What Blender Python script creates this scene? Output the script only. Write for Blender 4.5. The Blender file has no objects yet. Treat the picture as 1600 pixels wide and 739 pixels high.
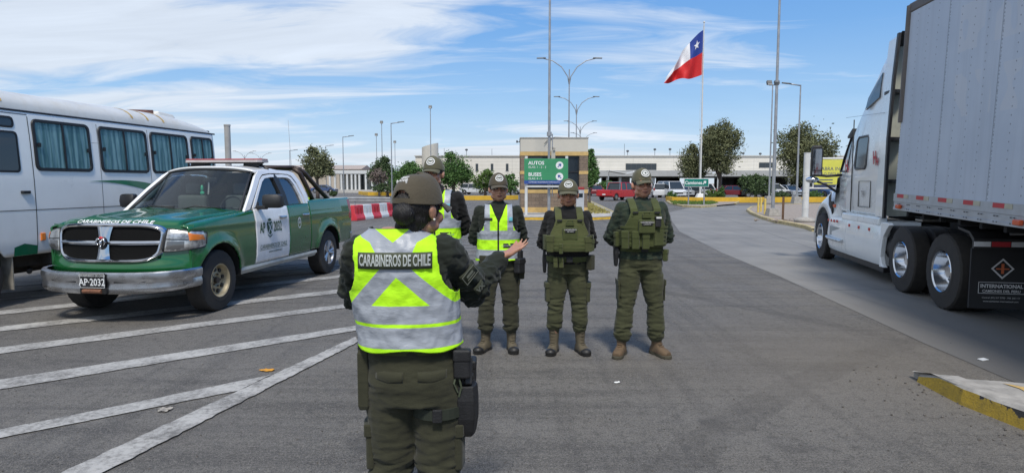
import bpy, bmesh, math, random
import numpy as np
from mathutils import Vector, Matrix, noise
R = math.radians
PI = math.pi
random.seed(7)
scn = bpy.context.scene
col = scn.collection

# ---------------- camera ----------------
CAM_H = 1.68
PITCH = math.atan(82.5 / 1000.0)
cd = bpy.data.cameras.new('camera'); cam = bpy.data.objects.new('camera', cd); col.objects.link(cam)
cam.location = (0, 0, CAM_H); cam.rotation_euler = (R(90) - PITCH, 0, 0)
cd.sensor_width = 36; cd.lens = 22.5; cd.clip_end = 20000; cd.clip_start = .05
scn.camera = cam
def gp(px, py, z=0.0):
    "ground point (at height z) seen at photo pixel px,py"
    u = (px - 800) / 1000; v = (369.5 - py) / 1000
    d = Vector((u, math.cos(PITCH) + v * math.sin(PITCH), -math.sin(PITCH) + v * math.cos(PITCH)))
    t = (z - CAM_H) / d.z
    return Vector((d.x * t, d.y * t, z))
def dp(px, py, dist):
    "point at forward distance dist seen at photo pixel px,py"
    u = (px - 800) / 1000; v = (369.5 - py) / 1000
    d = Vector((u, math.cos(PITCH) + v * math.sin(PITCH), -math.sin(PITCH) + v * math.cos(PITCH)))
    t = dist / d.y
    return Vector((d.x * t, dist, CAM_H + d.z * t))

# ---------------- view / world / sun ----------------
scn.view_settings.view_transform = 'Standard'; scn.view_settings.look = 'None'
scn.view_settings.gamma = 1; scn.view_settings.exposure = 0.36
SUN_EL, SUN_AZ = 58, 174      # degrees; azimuth measured from +Y (ahead) towards +X
wd = bpy.data.worlds.new('World'); scn.world = wd; wd.use_nodes = True
wnt = wd.node_tree; wnt.nodes.clear()

class X:
    "tiny expression wrapper for shader maths"
    def __init__(s, nt, v): s.nt = nt; s.v = v
    def _m(s, op, *a, clamp=False):
        n = s.nt.nodes.new('ShaderNodeMath'); n.operation = op; n.use_clamp = clamp
        for i, q in enumerate((s,) + a):
            q = q.v if isinstance(q, X) else q
            if isinstance(q, (int, float)): n.inputs[i].default_value = q
            else: s.nt.links.new(q, n.inputs[i])
        return X(s.nt, n.outputs[0])
    def __add__(s, o): return s._m('ADD', o)
    __radd__ = __add__
    def __sub__(s, o): return s._m('SUBTRACT', o)
    def __rsub__(s, o): return (s * -1) + o
    def __mul__(s, o): return s._m('MULTIPLY', o)
    __rmul__ = __mul__
    def __truediv__(s, o): return s._m('DIVIDE', o)
    def __gt__(s, o): return s._m('GREATER_THAN', o)
    def __lt__(s, o): return s._m('LESS_THAN', o)
    def abs(s): return s._m('ABSOLUTE')
    def max(s, o): return s._m('MAXIMUM', o)
    def min(s, o): return s._m('MINIMUM', o)
    def mod(s, o): return s._m('FLOORED_MODULO', o)
    def pow(s, o): return s._m('POWER', o)
    def sin(s): return s._m('SINE')
    def floor(s): return s._m('FLOOR')
    def between(s, a, b): return (s > a) * (s < b)
    def ramp(s, a, b, c=0, d=1):
        n = s.nt.nodes.new('ShaderNodeMapRange'); s.nt.links.new(s.v, n.inputs[0])
        for i, q in enumerate((a, b, c, d)): n.inputs[i + 1].default_value = q
        return X(s.nt, n.outputs[0])
def mix(nt, f, a, b):
    n = nt.nodes.new('ShaderNodeMix'); n.data_type = 'RGBA'
    def st(i, q):
        q = q.v if isinstance(q, X) else q
        if isinstance(q, (int, float)): n.inputs[i].default_value = q
        elif isinstance(q, (tuple, list)): n.inputs[i].default_value = (*q[:3], 1)
        else: nt.links.new(q, n.inputs[i])
    st(0, f); st(6, a); st(7, b)
    return n.outputs[2]
def coords(nt, kind='Object', scale=(1, 1, 1), rot=(0, 0, 0), loc=(0, 0, 0)):
    t = nt.nodes.new('ShaderNodeTexCoord'); m = nt.nodes.new('ShaderNodeMapping')
    m.inputs['Scale'].default_value = scale; m.inputs['Rotation'].default_value = rot; m.inputs['Location'].default_value = loc
    nt.links.new(t.outputs[kind], m.inputs[0]); return m.outputs[0]
def xyz(nt, kind='Object'):
    t = nt.nodes.new('ShaderNodeTexCoord'); s = nt.nodes.new('ShaderNodeSeparateXYZ')
    nt.links.new(t.outputs[kind], s.inputs[0]); return [X(nt, s.outputs[i]) for i in range(3)]
def nz(nt, vec, scale=5, detail=3, rough=.55, dist=0):
    n = nt.nodes.new('ShaderNodeTexNoise'); n.inputs['Scale'].default_value = scale; n.inputs['Detail'].default_value = detail
    n.inputs['Roughness'].default_value = rough; n.inputs['Distortion'].default_value = dist
    nt.links.new(vec, n.inputs['Vector']); return X(nt, n.outputs['Fac'])

def build_world():
    nt = wnt
    out = nt.nodes.new('ShaderNodeOutputWorld'); bg = nt.nodes.new('ShaderNodeBackground'); bg.inputs[1].default_value = .10
    sky = nt.nodes.new('ShaderNodeTexSky'); sky.sky_type = 'NISHITA'; sky.sun_disc = False
    sky.sun_elevation = R(SUN_EL); sky.sun_rotation = R(SUN_AZ); sky.air_density = 1.0; sky.dust_density = .4; sky.ozone_density = 2.2
    x, y, z = xyz(nt, 'Generated')
    # project the direction on a cloud layer overhead
    zz = (z.max(0.0) + .13)
    cx = x / zz; cy = y / zz
    cmb = nt.nodes.new('ShaderNodeCombineXYZ'); nt.links.new(cx.v, cmb.inputs[0]); nt.links.new(cy.v, cmb.inputs[1])
    mp = nt.nodes.new('ShaderNodeMapping'); mp.inputs['Rotation'].default_value = (0, 0, R(35)); mp.inputs['Scale'].default_value = (.34, 1.0, 1)
    mp.inputs['Location'].default_value = (31., 12., 0)
    nt.links.new(cmb.outputs[0], mp.inputs[0])
    a = nz(nt, mp.outputs[0], .75, 2.5, .45, .5)
    b = nz(nt, mp.outputs[0], 2.8, 6, .6, 1.0)
    # more veil towards the left of the view, clearer to the right
    left = (x * -1).ramp(-.6, .6, -.09, .10)
    c = a * .72 + b * .34 + left
    cov = c.ramp(.49, .60)
    low = z.ramp(.0, .22, .30, .0)
    f = (cov * .88).max(low)
    dens = b.ramp(.3, .75, 5.9, 7.4)
    cc = nt.nodes.new('ShaderNodeCombineXYZ')
    for i, k in enumerate((.90, .98, 1.09)): nt.links.new((dens * k).v, cc.inputs[i])
    hs = nt.nodes.new('ShaderNodeHueSaturation'); hs.inputs['Saturation'].default_value = 1.32; hs.inputs['Value'].default_value = 1.0
    nt.links.new(sky.outputs[0], hs.inputs['Color'])
    grad = mix(nt, z.ramp(.12, .42), mix(nt, z.ramp(0, .12), (4.4, 5.6, 7.3), (2.3, 4.3, 7.1)), (.7, 2.4, 6.5))
    clear = mix(nt, .72, hs.outputs[0], grad)
    colr = mix(nt, f, clear, cc.outputs[0])
    nt.links.new(colr, bg.inputs[0]); nt.links.new(bg.outputs[0], out.inputs[0])
build_world()
sl = bpy.data.lights.new('sun', 'SUN'); sun = bpy.data.objects.new('sun', sl); col.objects.link(sun)
sl.energy = 2.5; sl.angle = R(9); sl.color = (1, .95, .87)
sd = Vector((math.sin(R(SUN_AZ)) * math.cos(R(SUN_EL)), math.cos(R(SUN_AZ)) * math.cos(R(SUN_EL)), math.sin(R(SUN_EL))))
sun.rotation_euler = sd.to_track_quat('Z', 'Y').to_euler()

# ---------------- materials ----------------
_mc = {}
def new_mat(name):
    m = bpy.data.materials.new(name); m.use_nodes = True
    nt = m.node_tree; p = nt.nodes['Principled BSDF']; return m, nt, p
def M(name, c=None, rough=.6, metal=0.0, var=.12, scale=6, bump=0.0, bscale=60, spec=.5, coat=0.0, dirt=0.0, dirtc=(.16, .13, .10), stretch=(1, 1, 1), alpha=None):
    if name in _mc: return _mc[name]
    m, nt, p = new_mat(name)
    v = coords(nt, scale=stretch)
    n = nz(nt, v, scale, 4, .6)
    a = tuple(q * (1 - var) for q in c); b = tuple(min(1, q * (1 + var)) for q in c)
    cc = mix(nt, n.ramp(.3, .7), a, b)
    if dirt > 0:
        d = nz(nt, coords(nt, scale=(1, 1, .6)), scale * .7 + 1.3, 6, .7)
        cc = mix(nt, d.ramp(.48, .8, 0, dirt), cc, dirtc)
    nt.links.new(cc, p.inputs['Base Color'])
    r = n.ramp(.3, .7, max(.02, rough - .07), min(1, rough + .07)); nt.links.new(r.v, p.inputs['Roughness'])
    p.inputs['Metallic'].default_value = metal; p.inputs['Specular IOR Level'].default_value = spec
    p.inputs['Coat Weight'].default_value = coat; p.inputs['Coat Roughness'].default_value = .06
    if bump > 0:
        bn = nt.nodes.new('ShaderNodeBump'); bn.inputs['Strength'].default_value = bump; bn.inputs['Distance'].default_value = .01
        nt.links.new(nz(nt, v, bscale, 4, .65).v, bn.inputs['Height']); nt.links.new(bn.outputs[0], p.inputs['Normal'])
    _mc[name] = m; return m
def glass(name, c=(.03, .04, .045), rough=.05, trans=.0, alpha=1.0):
    if name in _mc: return _mc[name]
    m, nt, p = new_mat(name); p.inputs['Base Color'].default_value = (*c, 1); p.inputs['Roughness'].default_value = rough
    p.inputs['Specular IOR Level'].default_value = .8
    p.inputs['Alpha'].default_value = alpha
    _mc[name] = m; return m

# ---------------- mesh building ----------------
class MB:
    def __init__(s): s.v = []; s.f = []; s.m = []; s.cur = 0; s.sm = []; s.smooth = False
    def add(s, vs, fs, M_=None):
        o = len(s.v)
        s.v += [tuple((M_ @ Vector(q)) if M_ is not None else q) for q in vs]
        for f in fs: s.f.append(tuple(i + o for i in f)); s.m.append(s.cur); s.sm.append(s.smooth)
        return s
    def box(s, c, d, M_=None, rz=0, rx=0, ry=0):
        x, y, z = (q / 2 for q in d)
        vs = [(-x, -y, -z), (x, -y, -z), (x, y, -z), (-x, y, -z), (-x, -y, z), (x, -y, z), (x, y, z), (-x, y, z)]
        T = Matrix.Translation(c) @ Matrix.Rotation(rz, 4, 'Z') @ Matrix.Rotation(ry, 4, 'Y') @ Matrix.Rotation(rx, 4, 'X')
        if M_ is not None: T = M_ @ T
        return s.add(vs, [(0, 3, 2, 1), (4, 5, 6, 7), (0, 1, 5, 4), (1, 2, 6, 5), (2, 3, 7, 6), (3, 0, 4, 7)], T)
    def b2(s, a, b):   # box from min corner to max corner
        return s.box([(a[i] + b[i]) / 2 for i in range(3)], [abs(b[i] - a[i]) for i in range(3)])
    def cyl(s, p0, p1, r0, r1=None, n=16, cap=True):
        r1 = r0 if r1 is None else r1; p0 = Vector(p0); p1 = Vector(p1)
        return s.loft([(p0, r0), (p1, r1)], n, cap, axis=(p1 - p0))
    def tube(s, pts, r, n=10, cap=True):
        pts = [Vector(p) for p in pts]
        rs = r if isinstance(r, (list, tuple)) else [r] * len(pts)
        rings = []; up = None
        for i, p in enumerate(pts):
            t = (pts[min(i + 1, len(pts) - 1)] - pts[max(i - 1, 0)]).normalized()
            if up is None:
                up = Vector((0, 0, 1)) if abs(t.z) < .9 else Vector((1, 0, 0))
            a = t.cross(up).normalized(); b = a.cross(t).normalized(); up = b
            rings.append([p + (a * math.cos(q * 2 * PI / n) + b * math.sin(q * 2 * PI / n)) * rs[i] for q in range(n)])
        return s.rings(rings, cap)
    def loft(s, pr, n=16, cap=True, axis=(0, 0, 1)):
        t = Vector(axis).normalized(); up = Vector((0, 0, 1)) if abs(t.z) < .9 else Vector((1, 0, 0))
        a = t.cross(up).normalized(); b = a.cross(t).normalized()
        return s.rings([[Vector(p) + (a * math.cos(q * 2 * PI / n) + b * math.sin(q * 2 * PI / n)) * r for q in range(n)] for p, r in pr], cap)
    def rings(s, rings, cap=True, closed=True, loop=False):
        n = len(rings[0]); vs = [p for r in rings for p in r]; fs = []
        m = len(rings)
        for i in range(m if loop else m - 1):
            i2 = (i + 1) % m
            for j in range(n if closed else n - 1):
                k = (j + 1) % n
                fs.append((i * n + j, i * n + k, i2 * n + k, i2 * n + j))
        if cap and not loop: fs.append(tuple(range(n))[::-1]); fs.append(tuple((m - 1) * n + j for j in range(n)))
        return s.add(vs, fs)
    def ell(s, c, r, n=20, m=12, M_=None):
        vs = []; fs = []
        T = Matrix.Translation(c) if M_ is None else Matrix.Translation(c) @ M_
        for i in range(1, m):
            a = PI * i / m
            for j in range(n):
                b = 2 * PI * j / n; vs.append((r[0] * math.sin(a) * math.cos(b), r[1] * math.sin(a) * math.sin(b), r[2] * math.cos(a)))
        vs += [(0, 0, r[2]), (0, 0, -r[2])]; t = len(vs) - 2
        for i in range(m - 2):
            for j in range(n):
                k = (j + 1) % n; fs.append((i * n + j, (i + 1) * n + j, (i + 1) * n + k, i * n + k))
        for j in range(n):
            k = (j + 1) % n; fs.append((t, j, k)); fs.append((t + 1, (m - 2) * n + k, (m - 2) * n + j))
        return s.add(vs, fs, T)
    def prism(s, poly, h, M_=None):
        "polygon in local XY extruded along Z by h"
        n = len(poly); vs = [(p[0], p[1], 0) for p in poly] + [(p[0], p[1], h) for p in poly]
        fs = [tuple(range(n))[::-1], tuple(range(n, 2 * n))] + [(i, (i + 1) % n, n + (i + 1) % n, n + i) for i in range(n)]
        return s.add(vs, fs, M_)
    def grid(s, fn, nu, nv, keep=None):
        P = [[Vector(fn(i / nu, j / nv)) for j in range(nv + 1)] for i in range(nu + 1)]
        o = [q for r in P for q in r]; fs = []
        for i in range(nu):
            for j in range(nv):
                if keep is None or keep((i + .5) / nu, (j + .5) / nv):
                    a = i * (nv + 1) + j; fs.append((a, a + nv + 1, a + nv + 2, a + 1))
        return s.add(o, fs)
    def mesh(s, name='m'):
        me = bpy.data.meshes.new(name); me.from_pydata([tuple(q) for q in s.v], [], s.f)
        for p, mi, sm in zip(me.polygons, s.m, s.sm): p.material_index = mi; p.use_smooth = sm
        me.update(); return me
    def build(s, name, mats, parent=None, smooth=False, bevel=0, seg=2, fix=True, angle=35, solid=0, clean=False):
        me = s.mesh(name)
        if fix or clean:
            bm = bmesh.new(); bm.from_mesh(me)
            if clean: bmesh.ops.remove_doubles(bm, verts=bm.verts, dist=.0005)
            bm.verts.ensure_lookup_table()
            loose = [v for v in bm.verts if not v.link_faces]
            bmesh.ops.delete(bm, geom=loose, context='VERTS')
            bmesh.ops.recalc_face_normals(bm, faces=bm.faces); bm.to_mesh(me); bm.free()
        return link(me, name, mats, parent, smooth, bevel, seg, angle, solid)
def link(me, name, mats, parent=None, smooth=False, bevel=0, seg=2, angle=35, solid=0):
    ob = bpy.data.objects.new(name, me); col.objects.link(ob)
    for m in (mats if isinstance(mats, (list, tuple)) else [mats]): me.materials.append(m)
    if smooth:
        for p in me.polygons: p.use_smooth = True
        if smooth != 'all':
            try: me.set_sharp_from_angle(angle=R(angle))
            except Exception: pass
    if solid:
        md = ob.modifiers.new('solid', 'SOLIDIFY'); md.thickness = solid; md.offset = 0
    if bevel > 0:
        md = ob.modifiers.new('bevel', 'BEVEL'); md.width = bevel; md.segments = seg; md.limit_method = 'ANGLE'; md.angle_limit = R(40); md.harden_normals = False
    if parent is not None: ob.parent = parent
    return ob
def tag(o, label=None, cat=None, group=None, kind=None):
    if label: o['label'] = label
    if cat: o['category'] = cat
    if group: o['group'] = group
    if kind: o['kind'] = kind
    return o
def thing(name, label, cat, loc=(0, 0, 0), rz=0, group=None, scale=1):
    o = bpy.data.objects.new(name, None); col.objects.link(o); o.location = loc; o.rotation_euler = (0, 0, rz)
    o.scale = (scale,) * 3 if isinstance(scale, (int, float)) else scale
    o.empty_display_size = .2
    return tag(o, label, cat, group)
def kids(o): return [c for c in bpy.data.objects if c.parent == o]
def copy_tree(o, parent=None):
    c = o.copy(); col.objects.link(c); c.parent = parent
    for ch in kids(o): copy_tree(ch, c)
    return c
def dup(o, loc, rz=None, label=None, group=None):
    c = copy_tree(o); c.location = loc
    if rz is not None: c.rotation_euler = (0, 0, rz)
    if label: c['label'] = label
    if group: c['group'] = group
    return c
def text_mesh(txt, size, align='CENTER', extrude=.0, spacing=1.0, xs=1.0, shear=0, bold=0, line=1.0):
    cu = bpy.data.curves.new('txt', 'FONT'); cu.body = txt; cu.size = size; cu.align_x = align; cu.align_y = 'CENTER'
    cu.extrude = extrude; cu.space_character = spacing; cu.shear = shear; cu.offset = bold; cu.space_line = line; cu.resolution_u = 3
    ob = bpy.data.objects.new('txt', cu); col.objects.link(ob)
    dg = bpy.context.evaluated_depsgraph_get(); me = bpy.data.meshes.new_from_object(ob.evaluated_get(dg))
    bpy.data.objects.remove(ob); bpy.data.curves.remove(cu)
    for v in me.vertices: v.co.x *= xs
    me.materials.clear()
    return me
def text(txt, size, T, mat_, name='lettering', parent=None, **k):
    "T maps text plane (x right, y up, z out) to parent space"
    me = text_mesh(txt, size, **k); me.transform(T)
    return link(me, name, mat_, parent)
def frame(o, right, up):
    "matrix with x=right, y=up, z=out at origin o"
    r = Vector(right).normalized(); u = Vector(up); u = (u - r * u.dot(r)).normalized(); n = r.cross(u)
    m = Matrix((r, u, n)).transposed().to_4x4(); m.translation = Vector(o); return m
def remesh(mb, voxel, smooth=3, name='m', factor=.5):
    me = mb.mesh(name)
    ob = bpy.data.objects.new('tmp', me); col.objects.link(ob)
    md = ob.modifiers.new('r', 'REMESH'); md.mode = 'VOXEL'; md.voxel_size = voxel
    if smooth:
        sm = ob.modifiers.new('s', 'SMOOTH'); sm.factor = factor; sm.iterations = smooth
    dg = bpy.context.evaluated_depsgraph_get(); out = bpy.data.meshes.new_from_object(ob.evaluated_get(dg))
    bpy.data.objects.remove(ob)
    out.materials.clear()
    return out
def displace(me, fn):
    n = len(me.vertices); co = np.empty(n * 3); me.vertices.foreach_get('co', co); no = np.empty(n * 3); me.vertices.foreach_get('normal', no)
    co = co.reshape(-1, 3); no = no.reshape(-1, 3)
    for i in range(n):
        d = fn(Vector(co[i]), Vector(no[i]))
        if isinstance(d, (int, float)): co[i] += no[i] * d
        else: co[i] += np.array(d)
    me.vertices.foreach_set('co', co.ravel()); me.update()
    return me
# ======================= ground =======================
def asphalt_mat():
    m, nt, p = new_mat('asphalt'); v = coords(nt)
    big = nz(nt, v, .22, 5, .62); mid = nz(nt, v, 1.3, 6, .7, .8); fine = nz(nt, v, 70, 4, .75); grit = nz(nt, v, 150, 2, .6); peb = nz(nt, v, 36, 3, .6)
    st = nz(nt, coords(nt, scale=(.14, 1.9, 1), rot=(0, 0, R(-62))), 1.5, 6, .66)      # tyre polish streaks
    st2 = nz(nt, coords(nt, scale=(2.4, .10, 1), rot=(0, 0, R(12))), 1.3, 6, .66)
    base = mix(nt, big.ramp(.36, .64), (.128, .119, .107), (.192, .179, .160))
    base = mix(nt, st.ramp(.48, .64, 0, .7), base, (.068, .064, .060))
    base = mix(nt, st2.ramp(.50, .66, 0, .6), base, (.074, .070, .066))
    base = mix(nt, mid.ramp(.52, .75, 0, .5), base, (.185, .172, .150))
    base = mix(nt, grit.ramp(.54, .66, 0, .75), base, (.36, .335, .30))
    base = mix(nt, peb.ramp(.53, .63, 0, .5), base, (.25, .232, .205))
    base = mix(nt, nz(nt, v, 13, 5, .7).ramp(.35, .5, .45, 0), base, (.055, .052, .048))
    base = mix(nt, fine.ramp(.36, .50, .8, 0), base, (.030, .029, .028))
    x, y, z = xyz(nt); rr = ((x - 11.5) * (x - 11.5) + (y + 4.5) * (y + 4.5)).pow(.5) + (mid - .5) * .25; r2 = ((x + 14) * (x + 14) + (y + 2) * (y + 2)).pow(.5) + (mid - .5) * .25
    trk = rr.between(8.9, 9.25).max(rr.between(10.7, 11.05)).max(rr.between(13.2, 13.5)).max(r2.between(20.1, 20.35))
    base = mix(nt, trk * mid.ramp(.35, .65, .05, .42), base, (.062, .058, .054))
    # oil drips and sealed patches with shapes of their own
    oil = nz(nt, v, .75, 3, .5, 1.2); base = mix(nt, oil.ramp(.66, .74, 0, .45), base, (.045, .043, .042))
    x, y, z = xyz(nt)
    sx = (x - 3.2) * .75 ; sy = (y - 6.0) * .85
    d = (sx * sx + sy * sy).pow(.5) + (mid - .5) * 2.2
    base = mix(nt, d.ramp(.2, 1.8, .45, 0), base, (.20, .17, .13))
    # faint longitudinal paving joint
    #j_ = ((x + y * .06 - .9 + (mid - .5) * .05).abs() < .012) * (y > 3); base = mix(nt, j_ * .35, base, (.04, .038, .036))
    nt.links.new(base, p.inputs['Base Color']); nt.links.new(mid.ramp(.3, .7, .65, .92).v, p.inputs['Roughness'])
    p.inputs['Specular IOR Level'].default_value = .3
    bn = nt.nodes.new('ShaderNodeBump'); bn.inputs['Strength'].default_value = .9; bn.inputs['Distance'].default_value = .016
    nt.links.new((fine * .7 + grit * .4 + peb * .5).v, bn.inputs['Height']); nt.links.new(bn.outputs[0], p.inputs['Normal'])
    return m
def concrete_mat():
    m, nt, p = new_mat('lane_concrete'); v = coords(nt)
    a = nz(nt, v, .5, 5, .6, .4); f = nz(nt, v, 60, 4, .7)
    st = nz(nt, coords(nt, scale=(1.9, .10, 1), rot=(0, 0, R(18))), 1.3, 5, .65)
    b = mix(nt, a.ramp(.35, .65), (.185, .174, .156), (.245, .232, .208))
    b = mix(nt, st.ramp(.5, .75, 0, .6), b, (.10, .10, .10))
    b = mix(nt, f.ramp(.55, .75, 0, .35), b, (.36, .35, .33))
    x, y, z = xyz(nt)
    # oil stains and trailer shadow painted into the approach near the truck's rear axle
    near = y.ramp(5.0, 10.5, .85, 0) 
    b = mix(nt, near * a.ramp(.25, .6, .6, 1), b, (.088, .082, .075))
    # joints across the lane
    q = (y * .97 + x * -.10).mod(4.6)
    j = q.between(0, .022).max((x * .985 - y * .17 - 4.9).abs() < .011)
    b = mix(nt, j * .85, b, (.035, .035, .035))
    nt.links.new(b, p.inputs['Base Color']); p.inputs['Roughness'].default_value = .75
    bn = nt.nodes.new('ShaderNodeBump'); bn.inputs['Strength'].default_value = .3; bn.inputs['Distance'].default_value = .01
    nt.links.new(f.v, bn.inputs['Height']); nt.links.new(bn.outputs[0], p.inputs['Normal'])
    return m
def paint_mat(name, c, worn=.5, under=(.10, .098, .094)):
    m, nt, p = new_mat(name); v = coords(nt)
    a = nz(nt, v, 26, 6, .75); g = nz(nt, v, 3.0, 4, .6); f = nz(nt, v, 130, 3, .7)
    w = (a * .6 + g * .4 + f * .15).ramp(.52 + .1 * (1 - worn), .68 + .1 * (1 - worn), 0, .9)
    cc = mix(nt, g.ramp(.35, .7, 0, .35), c, tuple(q * .62 for q in c))
    nt.links.new(mix(nt, w, cc, under), p.inputs['Base Color']); p.inputs['Roughness'].default_value = .7
    bn = nt.nodes.new('ShaderNodeBump'); bn.inputs['Strength'].default_value = .4; bn.inputs['Distance'].default_value = .008
    nt.links.new(f.v, bn.inputs['Height']); nt.links.new(bn.outputs[0], p.inputs['Normal'])
    return m
def sheet(name, pts, z, mat_, cut=False):
    bm = bmesh.new(); vs = [bm.verts.new((p[0], p[1], z)) for p in pts]; f = bm.faces.new(vs)
    if f.normal.z < 0: f.normal_flip()
    bmesh.ops.triangulate(bm, faces=bm.faces)
    bmesh.ops.recalc_face_normals(bm, faces=bm.faces)
    for f in bm.faces:
        if f.normal.z < 0: f.normal_flip()
    me = bpy.data.meshes.new(name); bm.to_mesh(me); bm.free()
    o = link(me, name, mat_); return tag(o, kind='structure')
ASPH = asphalt_mat(); CONC = concrete_mat()
DES = M('desert_soil', (.30, .235, .18), .95, var=.25, scale=.05, bump=.4, bscale=8)
sheet('ground', [(-6000, -3000), (6000, -3000), (6000, 9000), (-6000, 9000)], -.06, DES)
sheet('asphalt_road', [(-90, -30), (60, -30), (70, 145), (-120, 135)], 0, ASPH)
g = lambda x, y, z=0: tuple(gp(x, y, z)[:2])
lane = [g(1700, 640), g(1575, 593), g(1445, 537), g(1340, 488), g(1218, 432), g(1130, 396), g(1062, 362), g(1050, 346), g(1046, 332), g(1075, 325), g(1120, 322)]
lane += [(26, 53), (40, 54), (34, 30), (22, 12), (16, 2), (9, 2)]
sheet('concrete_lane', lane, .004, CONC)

WHITE = paint_mat('worn_white_paint', (.43, .415, .385), 1.0, (.13, .122, .11))
YPAINT = paint_mat('worn_yellow_paint', (.62, .38, .04), .55)
FAINT = paint_mat('faint_white_paint', (.27, .26, .245), 1.3, (.13, .125, .115))
def strip_mark(name, a, b, c, d, mat_=None, z=.008, ext=0):
    # four corner ground points, jittered edges
    n = 60; A = [Vector(q) for q in (a, b, c, d)]; vs = []; fs = []
    if ext: A[0] += (A[0] - A[1]).normalized() * ext; A[3] += (A[3] - A[2]).normalized() * ext
    for i in range(n + 1):
        t = i / n
        for s_, (p, q) in enumerate(((A[0], A[1]), (A[3], A[2]))):
            r = p.lerp(q, t); vs.append((r.x + random.uniform(-.008, .008), r.y + random.uniform(-.008, .008), z))
    for i in range(n): fs.append((2 * i, 2 * i + 1, 2 * i + 3, 2 * i + 2))
    me = bpy.data.meshes.new(name); me.from_pydata(vs, [], fs)
    for p in me.polygons:
        if p.normal.z < 0: p.flip()
    return tag(link(me, name, mat_ or WHITE), kind='structure')
G2 = lambda x, y: gp(x, y).to_2d()
strip_mark('road_marking', G2(80, 748), G2(556, 527), G2(560, 535), G2(147, 748), z=.0115)
strip_mark('road_marking', G2(-120, 697), G2(425, 586), G2(372, 611), G2(-120, 710), ext=3)
strip_mark('road_marking', G2(-120, 612), G2(566, 508), G2(566, 515.5), G2(-120, 629), ext=3)
strip_mark('road_marking', G2(-120, 558.5), G2(556, 473.5), G2(556, 479.5), G2(-120, 569), ext=3)
strip_mark('road_marking', G2(-120, 524), G2(545, 451.2), G2(545, 457), G2(-120, 532), ext=3)
strip_mark('road_marking', G2(-120, 498.5), G2(543, 429), G2(543, 433.5), G2(-120, 505.5), ext=3)
pA = G2(300, 480); pB = G2(543, 454); dirn = (pB - pA).normalized(); nrm = Vector((-dirn.y, dirn.x))
e0 = G2(543, 431)
for k in range(1, 17):          # the hatching goes on behind the pickup as far as the barriers
    o_ = e0 + Vector((.25, 1.12)) * k
    l_ = 7.5 if k < 9 else 4.0 + (17 - k) * .2
    r_ = 3.4 + k * .18
    a_ = o_ - dirn * l_; b_ = o_ + dirn * r_
    if k > 12: a_ = o_ - dirn * 2.6
    strip_mark('road_marking', a_, b_, b_ + nrm * .11, a_ + nrm * .11, FAINT)
# far lane lines
for (x0, y0, x1, y1) in ((1136, 321.2, 1175, 321.8), (1010, 323, 1040, 336)):
    a_, b_ = G2(x0, y0), G2(x1, y1); t_ = (b_ - a_).normalized(); q_ = Vector((-t_.y, t_.x)) * .14
    strip_mark('road_marking', a_, b_, b_ + q_, a_ + q_, z=.012)
# small marks on the asphalt
def blotch(name, px, py, rx, ry, mat_, seed=0, kind='structure', z=.010):
    c = gp(px, py); rnd = random.Random(seed); n = 22
    k = 1000 / max(c.y, 1); pts = []
    for i in range(n):
        a = 2 * PI * i / n; r = 1 + rnd.uniform(-.35, .35); pts.append((c.x + math.cos(a) * rx * r, c.y + math.sin(a) * ry * r))
    bm = bmesh.new(); f = bm.faces.new([bm.verts.new((p[0], p[1], z)) for p in pts]); bmesh.ops.triangulate(bm, faces=[f])
    me = bpy.data.meshes.new(name); bm.to_mesh(me); bm.free()
    return tag(link(me, name, mat_), kind=kind)
blotch('paint_patch', 418, 579, .065, .04, paint_mat('orange_paint', (.75, .33, .02), .3), 3)
blotch('paint_patch', 257, 641, .045, .05, paint_mat('pale_paint', (.45, .40, .33), .5), 5)
CHALK = paint_mat('chalk', (.20, .19, .175), 1.4, (.12, .112, .102))
for i, (px, py, rx, ry) in enumerate(()):
    blotch('chalk_scuff', px, py, rx, ry * .5, CHALK, i + 20)
for (px, py) in ((963, 599),):
    mb = MB(); c = gp(px, py, .0); mb.ell((c.x, c.y, .01), (.020, .012, .008), 10, 6); mb.ell((c.x + .022, c.y + .012, .01), (.012, .010, .008), 8, 6)
    tag(mb.build('litter', M('paper', (.7, .7, .68), .8), smooth=True), 'small crumpled white scrap lying on open asphalt in front of the officers', 'litter')
mb = MB(); c = gp(1536, 563); mb.box((c.x, c.y, .012), (.09, .05, .006), rz=.4, rx=.1)
tag(mb.build('litter', M('paper')), 'flat white scrap of paper on the dark concrete lane below the trailer', 'litter')
# loose grit along the kerb
rnd = random.Random(11); mb = MB()
for i in range(300):
    t = rnd.random(); side = rnd.gauss(0, 1)
    px = 1330 + 330 * t + rnd.gauss(0, 30); py = 560 + 115 * t + 22 + rnd.gauss(0, 16)
    if py > 738: continue
    c = gp(px, py); r = .0022 + .010 * rnd.random() ** 4
    mb.ell((c.x, c.y, r * .5), (r, r * rnd.uniform(.6, 1), r * .7), 5, 4)
for i in range(500):
    px = rnd.uniform(0, 1500); py = rnd.uniform(520, 739)
    c = gp(px, py); r = rnd.uniform(.002, .007)
    mb.ell((c.x, c.y, r * .5), (r, r * rnd.uniform(.6, 1), r * .7), 5, 4)
tag(mb.build('loose_grit', M('dark_grit', (.11, .10, .09), .9, var=.6, scale=40), smooth=True), kind='stuff')

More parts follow.
